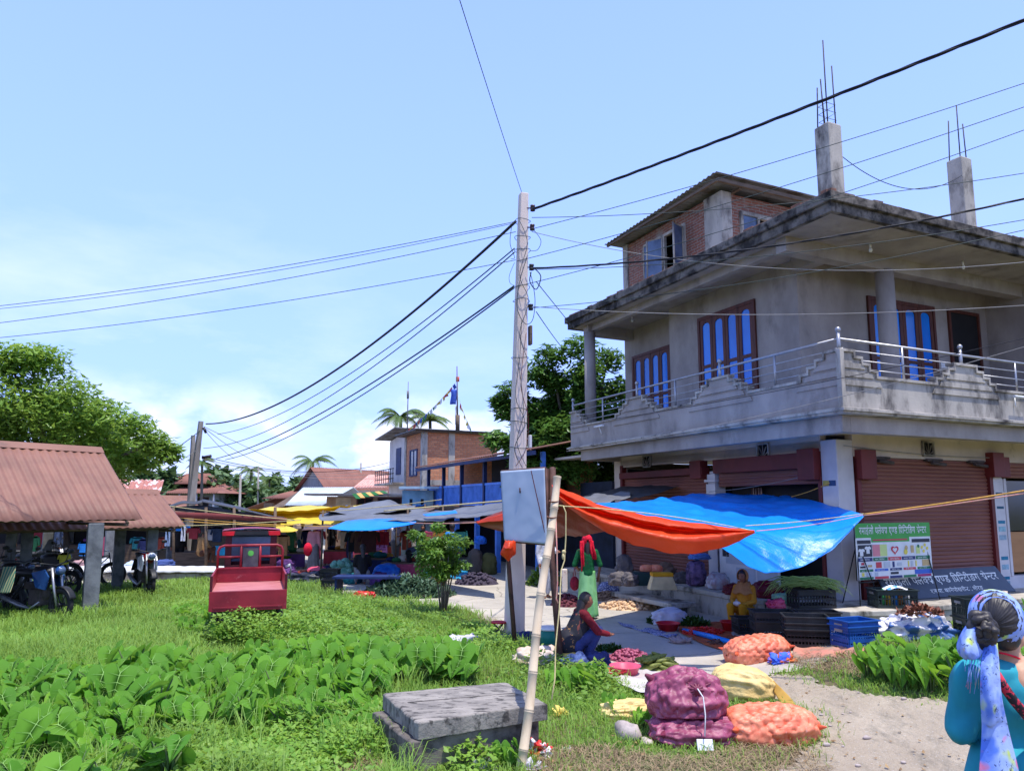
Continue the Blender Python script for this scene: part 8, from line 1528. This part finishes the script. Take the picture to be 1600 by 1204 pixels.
m_scarf = scarf_mat(); WY = 2.9; wx = D(1575, 789, WY).x; wz = terr(wx, WY); o_ = Vector((wx, WY, wz))
lady = thing('person', 'woman in a turquoise kurta with a blue floral scarf tied round her dark bun', 'person', o_)
L = lambda px, py, Y=WY: D(px, py, Y)-o_
hc = L(1557, 968, 2.93)+V3(0, .0, 0); nk = L(1570, 1022, 2.93)
m = MB(); m.ell(hc, (.078, .094, .112), 22, 16, R=Matrix.Rotation(-.5, 3, 'Z')); m.ell(hc+V3(.035, .05, -.05), (.055, .055, .06), 14, 10); m.cap(hc+V3(0.01, 0, -.06), nk+V3(0, 0, -.03), .055, .06)
m.ell(L(1591, 984, 2.90), (.012, .016, .032), 10, 8).cap(hc+V3(.05, .0, -.03), L(1589, 1000, 2.93), .035, .03); m.cap(hc+V3(.05, .098, .0), hc+V3(.062, .112, -.03), .01, .014)
m.ell(nk+V3(.03, -.01, -.085), (.115, .085, .07), 18, 10); m.cap(V3(0, .02, nk.z-.12), V3(.02, .02, .75), .12, .13)
sL, sR = L(1512, 1053), L(1650, 1053); eL, eR = L(1502, 1142, 2.93), L(1662, 1142, 2.9)
for s_, e_, hx in ((sL, eL, 1), (sR, eR, -1)): m.cap(s_, e_, .045, .038); w_ = e_+V3(.2*hx, .2, -.06); m.cap(e_, w_, .036, .026); m.cap(w_, w_+V3(.01*hx, .06, -.03), .028, .03)
for x in (-.1, .1): m.cap((x, 0, .75), (x, .02, .42), .08, .055); m.cap((x, .02, .42), (x, 0, .08), .05, .035); m.cap((x, 0, .04), (x, .17, .03), .035, .03)
bd_ = remesh(m, 'body', m_skin2, lady, .008, 4)
m = MB()
for s_, e_, hx in ((sL, eL, 1), (sR, eR, -1)):
    w_ = e_+V3(.21*hx, .26, -.09)
    for q_, (o2, ln) in enumerate(((-.026, .06), (-.009, .07), (.009, .066), (.025, .052))): m.tube([w_+V3(o2, .03, 0), w_+V3(o2, .03+ln*.6, -.01), w_+V3(o2, .03+ln*.8, -.03)], [.009, .0085, .007], 6)
    m.tube([w_+V3(.03*hx, 0, 0), w_+V3(.05*hx, .04, -.01)], [.01, .008], 6)
x_ = m.build('tmp', m_skin2, None); bmx = bmesh.new(); bmx.from_mesh(bd_.data); bmx.from_mesh(x_.data); bmx.to_mesh(bd_.data); bmx.free(); bpy.data.objects.remove(x_); bd_.data.polygons.foreach_set('use_smooth', [True]*len(bd_.data.polygons))
# kurta
m = MB(); cz = sL.z
m.cap(sL+V3(.02, 0, -.01), sR+V3(-.02, 0, -.01), .062, .062).cap(sL, eL, .06, .053).cap(sR, eR, .06, .053); w1 = eL+V3(.18, .18, -.05); m.cap(eL, w1, .056, .045); w2_ = eR+V3(-.18, .18, -.05); m.cap(eR, w2_, .056, .045)
m.ell(V3(-.005, .01, cz-.44), (.235, .17, .17), 20, 14).ell(V3(0, .01, cz-.12), (.20, .115, .17), 20, 14).ell(V3(.01, .01, cz-.30), (.175, .115, .2), 20, 14).ell(V3(.02, .02, cz-.56), (.20, .16, .2), 20, 14).cap(L(1535, 1046)+V3(0, .01, -.01), L(1620, 1046)+V3(0, .01, -.015), .058, .058)
ku = remesh(m, 'kurta', m_turq, lady, .009, 8)
for v in ku.data.vertices:
    c_ = v.co; f = .011*math.sin(c_.x*38+6*N3(c_.x*4, c_.z*3, 0))*smooth((cz-.15-c_.z)/.25)+.013*N3(c_.x*9, c_.y*9, c_.z*14)+.008*N3(c_.x*5, c_.y*3, c_.z*22)*smooth((.10-abs(c_.z-(cz-.27)))/.1); v.co = c_+v.normal*f
q = MB(); q.grid(lambda u, v: V3(math.cos(6.283*u)*(.175+.16*v**.8)*(1+.05*v*math.sin(u*56.5)), .02+math.sin(6.283*u)*(.125+.13*v**.8)*(1+.05*v*math.sin(u*56.5)), cz-.25-.6*v), 90, 14, closeu=True); q.build('kurta_skirt', m_turq, lady, solid=.006)
q = MB()
for x in (-.1, .1): q.cap((x, 0, .7), (x, .02, .42), .095, .075); q.cap((x, .02, .42), (x, 0, .1), .07, .055)
remesh(q, 'trousers', m_wt, lady, .014)
# hair, bun and scarf
m = MB(); m.ell(hc+V3(-.008, -.012, .010), (.078, .092, .108), 22, 16, R=Matrix.Rotation(-.5, 3, 'Z')).ell(hc+V3(.0, -.045, -.06), (.055, .045, .05), 14, 10)
m.v = [tuple(Vector(v)+Vector(v).normalized()*.002*math.sin(v[0]*400)) for v in m.v]; bdir = Vector((-.42, -.88, .22)).normalized(); e1 = bdir.cross(Z3).normalized(); e2 = e1.cross(bdir)
def comb(u, v):
    a = 6.283*u; ph = .02+1.75*v; bx_ = (L(1536, 986, 2.83)-hc).normalized(); f1 = bx_.cross(Z3).normalized(); f2 = f1.cross(bx_); dd = bx_*math.cos(ph)+f1*(math.cos(a)*math.sin(ph))+f2*(math.sin(a)*math.sin(ph)); q_ = math.sin(ph)
    r_ = .1+(.0012*math.sin(a*19+2.5*math.sin(ph*2.2))+.0009*math.sin(a*47+ph*5)+.004*N3(math.cos(a)*2, math.sin(a)*2, ph*.5, 2))*q_
    return hc+V3(-.010, -.013, .008)+Vector((dd.x*r_*.86, dd.y*r_*.97, dd.z*r_*1.08))
m.grid(comb, 240, 26, closeu=True); hr = m.build('hair', m_hair, lady)
bc = L(1534, 983, 2.80); m = MB()
for k in range(4):
    r0 = .046-.009*k; ph = k*1.3; m.tube([bc+V3(math.cos(a+ph)*r0*.8+.004*math.sin(5*a), -.012*k-.01*math.sin(2*a+k), math.sin(a+ph)*r0*1.25) for a in np.linspace(0, 5.6, 26)], [.017+.005*math.sin(7*a+k) for a in np.linspace(0, 5.6, 26)], 10)
m.ell(bc+V3(.004, .012, 0), (.045, .03, .06), 14, 10); m.ell(bc+V3(-.003, -.04, -.004), (.02, .014, .028), 10, 8); m.build('bun', m_hair, lady)
bdir = Vector((-.42, -.88, .22)).normalized(); e1 = bdir.cross(Z3).normalized(); e2 = e1.cross(bdir)
def band(u, v):
    a = 6.283*u; ph = .70+.95*v; rr_ = .091+.0035*math.sin(v*22+2*math.sin(a)+3*N3(math.cos(a)*2, math.sin(a)*2, 0)); dd = bdir*math.cos(ph)+e1*(math.cos(a)*math.sin(ph))+e2*(math.sin(a)*math.sin(ph))
    return hc+V3(-.008, -.010, .006)+Vector((dd.x*rr_*.98, dd.y*rr_*1.08, dd.z*rr_*1.2))
q = MB(); q.grid(band, 64, 14, closeu=True); sc_ = q.build('scarf', m_scarf, lady, solid=.004)
def lay(name, rows, mat, nu=30, nv=70, wr=.016, ws=16):
    o = tarp(name, None, None, mat, [[p_+o_ for p_ in r] for r in rows], nu, nv, wr, .003, ws); o.parent = lady; o.location = Vector(o.location)-o_; return o
lay('scarf_tail', [[L(1538, 1003, 2.80), L(1548, 1001, 2.77), L(1558, 1004, 2.80)], [L(1533, 1035, 2.76), L(1548, 1035, 2.73), L(1561, 1038, 2.76)], [L(1532, 1085, 2.74), L(1547, 1085, 2.71), L(1565, 1088, 2.74)], [L(1534, 1140, 2.76), L(1553, 1140, 2.73), L(1577, 1145, 2.76)], [L(1529, 1215, 2.74), L(1560, 1215, 2.71), L(1594, 1218, 2.74)], [L(1525, 1300, 2.74), L(1560, 1300, 2.71), L(1600, 1300, 2.74)]], m_scarf)
lay('scarf_loop', [[L(1521, 962, 2.86), L(1526, 968, 2.80), L(1530, 985, 2.79)], [L(1504, 985, 2.86), L(1512, 992, 2.76), L(1528, 1002, 2.78)], [L(1495, 1008, 2.86), L(1508, 1014, 2.74), L(1531, 1012, 2.77)], [L(1500, 1024, 2.84), L(1516, 1028, 2.76), L(1536, 1016, 2.78)]], m_scarf, 20, 24, .016)
m = MB()
for k in range(16):
    x = 1509+k*2.1; y1 = 1048+18*abs(math.sin(k*1.7))+10*(k % 3); m.tube([L(x+6, 1020, 2.78), L(x+2*math.sin(k), (1022+y1)/2, 2.755), L(x-1+3*math.sin(k*2.2), y1, 2.76)], .0011, 4)
m.build('fringe', m_scarf, lady)
m = MB(); st = [L(1556, 1052, 2.772), L(1567, 1070, 2.762), L(1584, 1094, 2.76), L(1606, 1120, 2.765), L(1640, 1160, 2.79)]
m.tube(st, .017, 8); m.v = m.v; sp_ = m.build('bag_strap', flower_mat('red_black_strap', c8(190, 34, 58), c8(30, 14, 24), c8(30, 14, 24), 30, .5), lady)
m = MB(); m.tube([L(1561, 1019, 2.86), L(1572, 1021, 2.855), L(1588, 1026, 2.87), L(1604, 1034, 2.9)], .004, 6); m.build('neck_cord', m_redsc, lady)
# ------------------------------------------------------------------ the crowded middle of the market
for k, (pts, mt, lb) in enumerate([([(-9.5, 24.5, 2.05), (-5.4, 24.2, 2.15), (-5.6, 27.6, 2.2), (-9.3, 27.8, 2.1)], m_tyel, 'yellow shade cloth added low over the clothes sellers for shade'),
                                   ([(-5.6, 21.4, 2.0), (-3.0, 20.8, 2.05), (-3.2, 24.0, 2.15), (-5.8, 24.4, 2.1)], m_tgry, 'dark shade cloth added to shade the seated seller in black'),
                                   ([(-7.2, 28.5, 2.1), (-3.4, 28.2, 2.2), (-3.6, 31.8, 2.25), (-7.3, 31.8, 2.15)], m_tblu, 'blue shade cloth added to shade the lane far back'),
                                   ([(-3.9, 24.4, 2.1), (-2.2, 23.0, 2.1), (-2.8, 27.2, 2.2), (-4.2, 28.0, 2.2)], tarpmat('faded_brown_tarp', (.2, .12, .09, 1), (.14, .09, .07, 1), .7, .1), 'faded brown shade cloth added to shade the ground beside the blue veranda')]):
    tarp('added_shade_cloth', lb, 'tarpaulin', mt, [[Vector(pts[0]), (Vector(pts[0])+Vector(pts[1]))/2-Z3*.12, Vector(pts[1])], [(Vector(pts[0])+Vector(pts[3]))/2-Z3*.1, (Vector(pts[0])+Vector(pts[2]))/2-Z3*.25, (Vector(pts[1])+Vector(pts[2]))/2-Z3*.1], [Vector(pts[3]), (Vector(pts[3])+Vector(pts[2]))/2-Z3*.12, Vector(pts[2])]], 16, 14, .06)  # cloths added overhead to put the market ground in shade
    m = MB()
    for p_, nm in ((pts[0], 'near left'), (pts[1], 'near right')): o = MB().tube([(0, 0, 0), (0, 0, p_[2])], .03, 6).build('awning_post', m_timber); o.location = (p_[0], p_[1], 0); props(o, 'thin timber post at the %s corner of the %s' % (nm, ' '.join(lb.split()[:3])), 'post')
rc = random.Random(4); pal = [C_('cloth_'+n, *c) for n, c in (('teal', (30, 110, 120)), ('rose', (190, 80, 110)), ('ochre', (190, 140, 60)), ('navy', (36, 44, 90)), ('green', (50, 110, 70)), ('cream', (206, 196, 180)), ('purple', (96, 60, 120)), ('brick', (150, 66, 50)))]
cn = ['teal', 'rose', 'ochre', 'navy', 'green', 'cream', 'purple', 'brick']
ppl = [(456, 26.2, 2), (474, 27.4, 5), (498, 29.0, 6), (549, 26.0, 0), (591, 25.4, 7), (600, 28.4, 3), (643, 24.8, 1), (662, 23.6, 4), (684, 22.6, 7)]
where = ['beside the tan coat', 'behind the pink-topped walker', 'far behind the man in black', 'by the hanging jackets', 'next to the red rack', 'behind the white-shirted man', 'just left of the small tree', 'behind the small tree crown', 'right of the small tree crown', 'by the tall sacks', 'under the veranda near the board']
for (px, Yd, c_), w_ in zip(ppl, where):
    mk('%s-clad shopper standing %s' % (cn[c_], w_), px, 889, rc.uniform(-180, 180), rc.uniform(1.5, 1.66), STAND, pal[c_], pal[(c_+3) % 8], rc.choice((.5, 1)), Yd=Yd, skirt=rc.random() < .4)
tb = [(-7.9, 25.2, 1.7, 'left'), (-6.0, 26.6, 1.6, 'middle'), (-4.3, 22.6, 1.3, 'right'), (-3.1, 21.0, 1.2, 'nearest'), (-5.2, 29.4, 1.8, 'farthest')]
for x, y, w_, lb in tb:
    t = thing('stall_table', 'low market table heaped with goods, %s one of five under the shade cloths' % lb, 'table', (x, y, 0), rc.uniform(-.2, .2), 'market tables'); MB().bb(-w_/2, w_/2, -.4, .4, .5, .54).build('top', m_timber, t); MB().bb(-w_/2, w_/2, -.41, -.40, .08, .5).build('front_cloth', rc.choice(pal), t)
    for sx in (-1, 1):
        for sy in (-1, 1): MB().bb(sx*(w_/2-.06)-.03, sx*(w_/2-.06)+.03, sy*.36-.03, sy*.36+.03, 0, .5).build('leg', m_timber, t)
    for q_ in range(5):
        s_ = rc.uniform(.1, .17); c_ = rc.randrange(8); m = MB(); m.ell((0, 0, s_*.5), (s_*1.3, s_, s_*.6), 12, 8); m.v = [tuple(Vector(v)*(1+.2*N3(v[0]*14+q_, v[1]*14, v[2]*14))) for v in m.v]; o = m.build('bundle', pal[c_]); o.location = (x-w_/2+.2+q_*(w_-.4)/4, y+rc.uniform(-.2, .15), .54); props(o, '%s bundle on the %s market table, number %s from its left end' % (cn[c_], lb, ('one', 'two', 'three', 'four', 'five')[q_]), 'bundle', 'bundles on the market tables')
gi = 0
for x, y in ((-6.9, 22.6), (-6.2, 21.7), (-5.2, 21.0), (-5.9, 23.5), (-4.8, 24.3), (-2.6, 19.2), (-1.9, 18.4), (-3.6, 19.9), (-7.4, 23.8), (-2.2, 21.6), (-4.4, 20.3), (-3.3, 23.2)):
    c_ = rc.randrange(8); d_ = (rc.uniform(.35, .7), rc.uniform(.3, .5), rc.uniform(.2, .5)); sack('sack', '%s sack of goods on the market ground, %s' % (cn[c_], ['beside the black heap', 'behind the black heap', 'left of the cabbages', 'under the tan coat', 'behind the seated black-clad seller', 'by the tree trunk', 'left of the tall sacks', 'beside the leafy heap', 'beyond the cart cab', 'before the pale green block', 'near the low blue table', 'left of the pale green block', 'left of the power pole', 'just behind the power pole'][gi]), 'sack', (x, y, 0), d_, rc.uniform(0, 3), pal[c_], 0, folds=.06, seed=60+gi, nu=40); gi += 1
for k, (px, py, Y, c_) in enumerate([(455, 828, 25, 4), (480, 827, 26, 3), (497, 827, 27, 1), (596, 829, 25, 6), (636, 828, 22.5, 7), (648, 828, 23, 5), (672, 829, 22, 1), (690, 828, 21.5, 2), (720, 826, 20, 0), (540, 827, 26, 5), (250, 838, 24, 7), (228, 840, 23, 3), (216, 838, 24, 0), (170, 838, 24, 1), (140, 838, 25, 6), (52, 836, 24, 4)]): garment('%s garment on a line, %s' % (cn[c_], ['just right of the tan coat', 'above the pink walker', 'right of the pink walker', 'left of the man in white', 'left of the small tree top', 'touching the small tree top', 'right of the tree top', 'second right of the tree top', 'before the blue posts', 'left of the black jacket', 'under the shed eave end', 'behind the second shed pillar', 'left of the second shed pillar', 'right of the nearest pillar', 'left of the nearest pillar', 'far left between two pillars'][k]), px, py, Y, rc.uniform(.35, .6), rc.uniform(.4, .7), pal[c_])
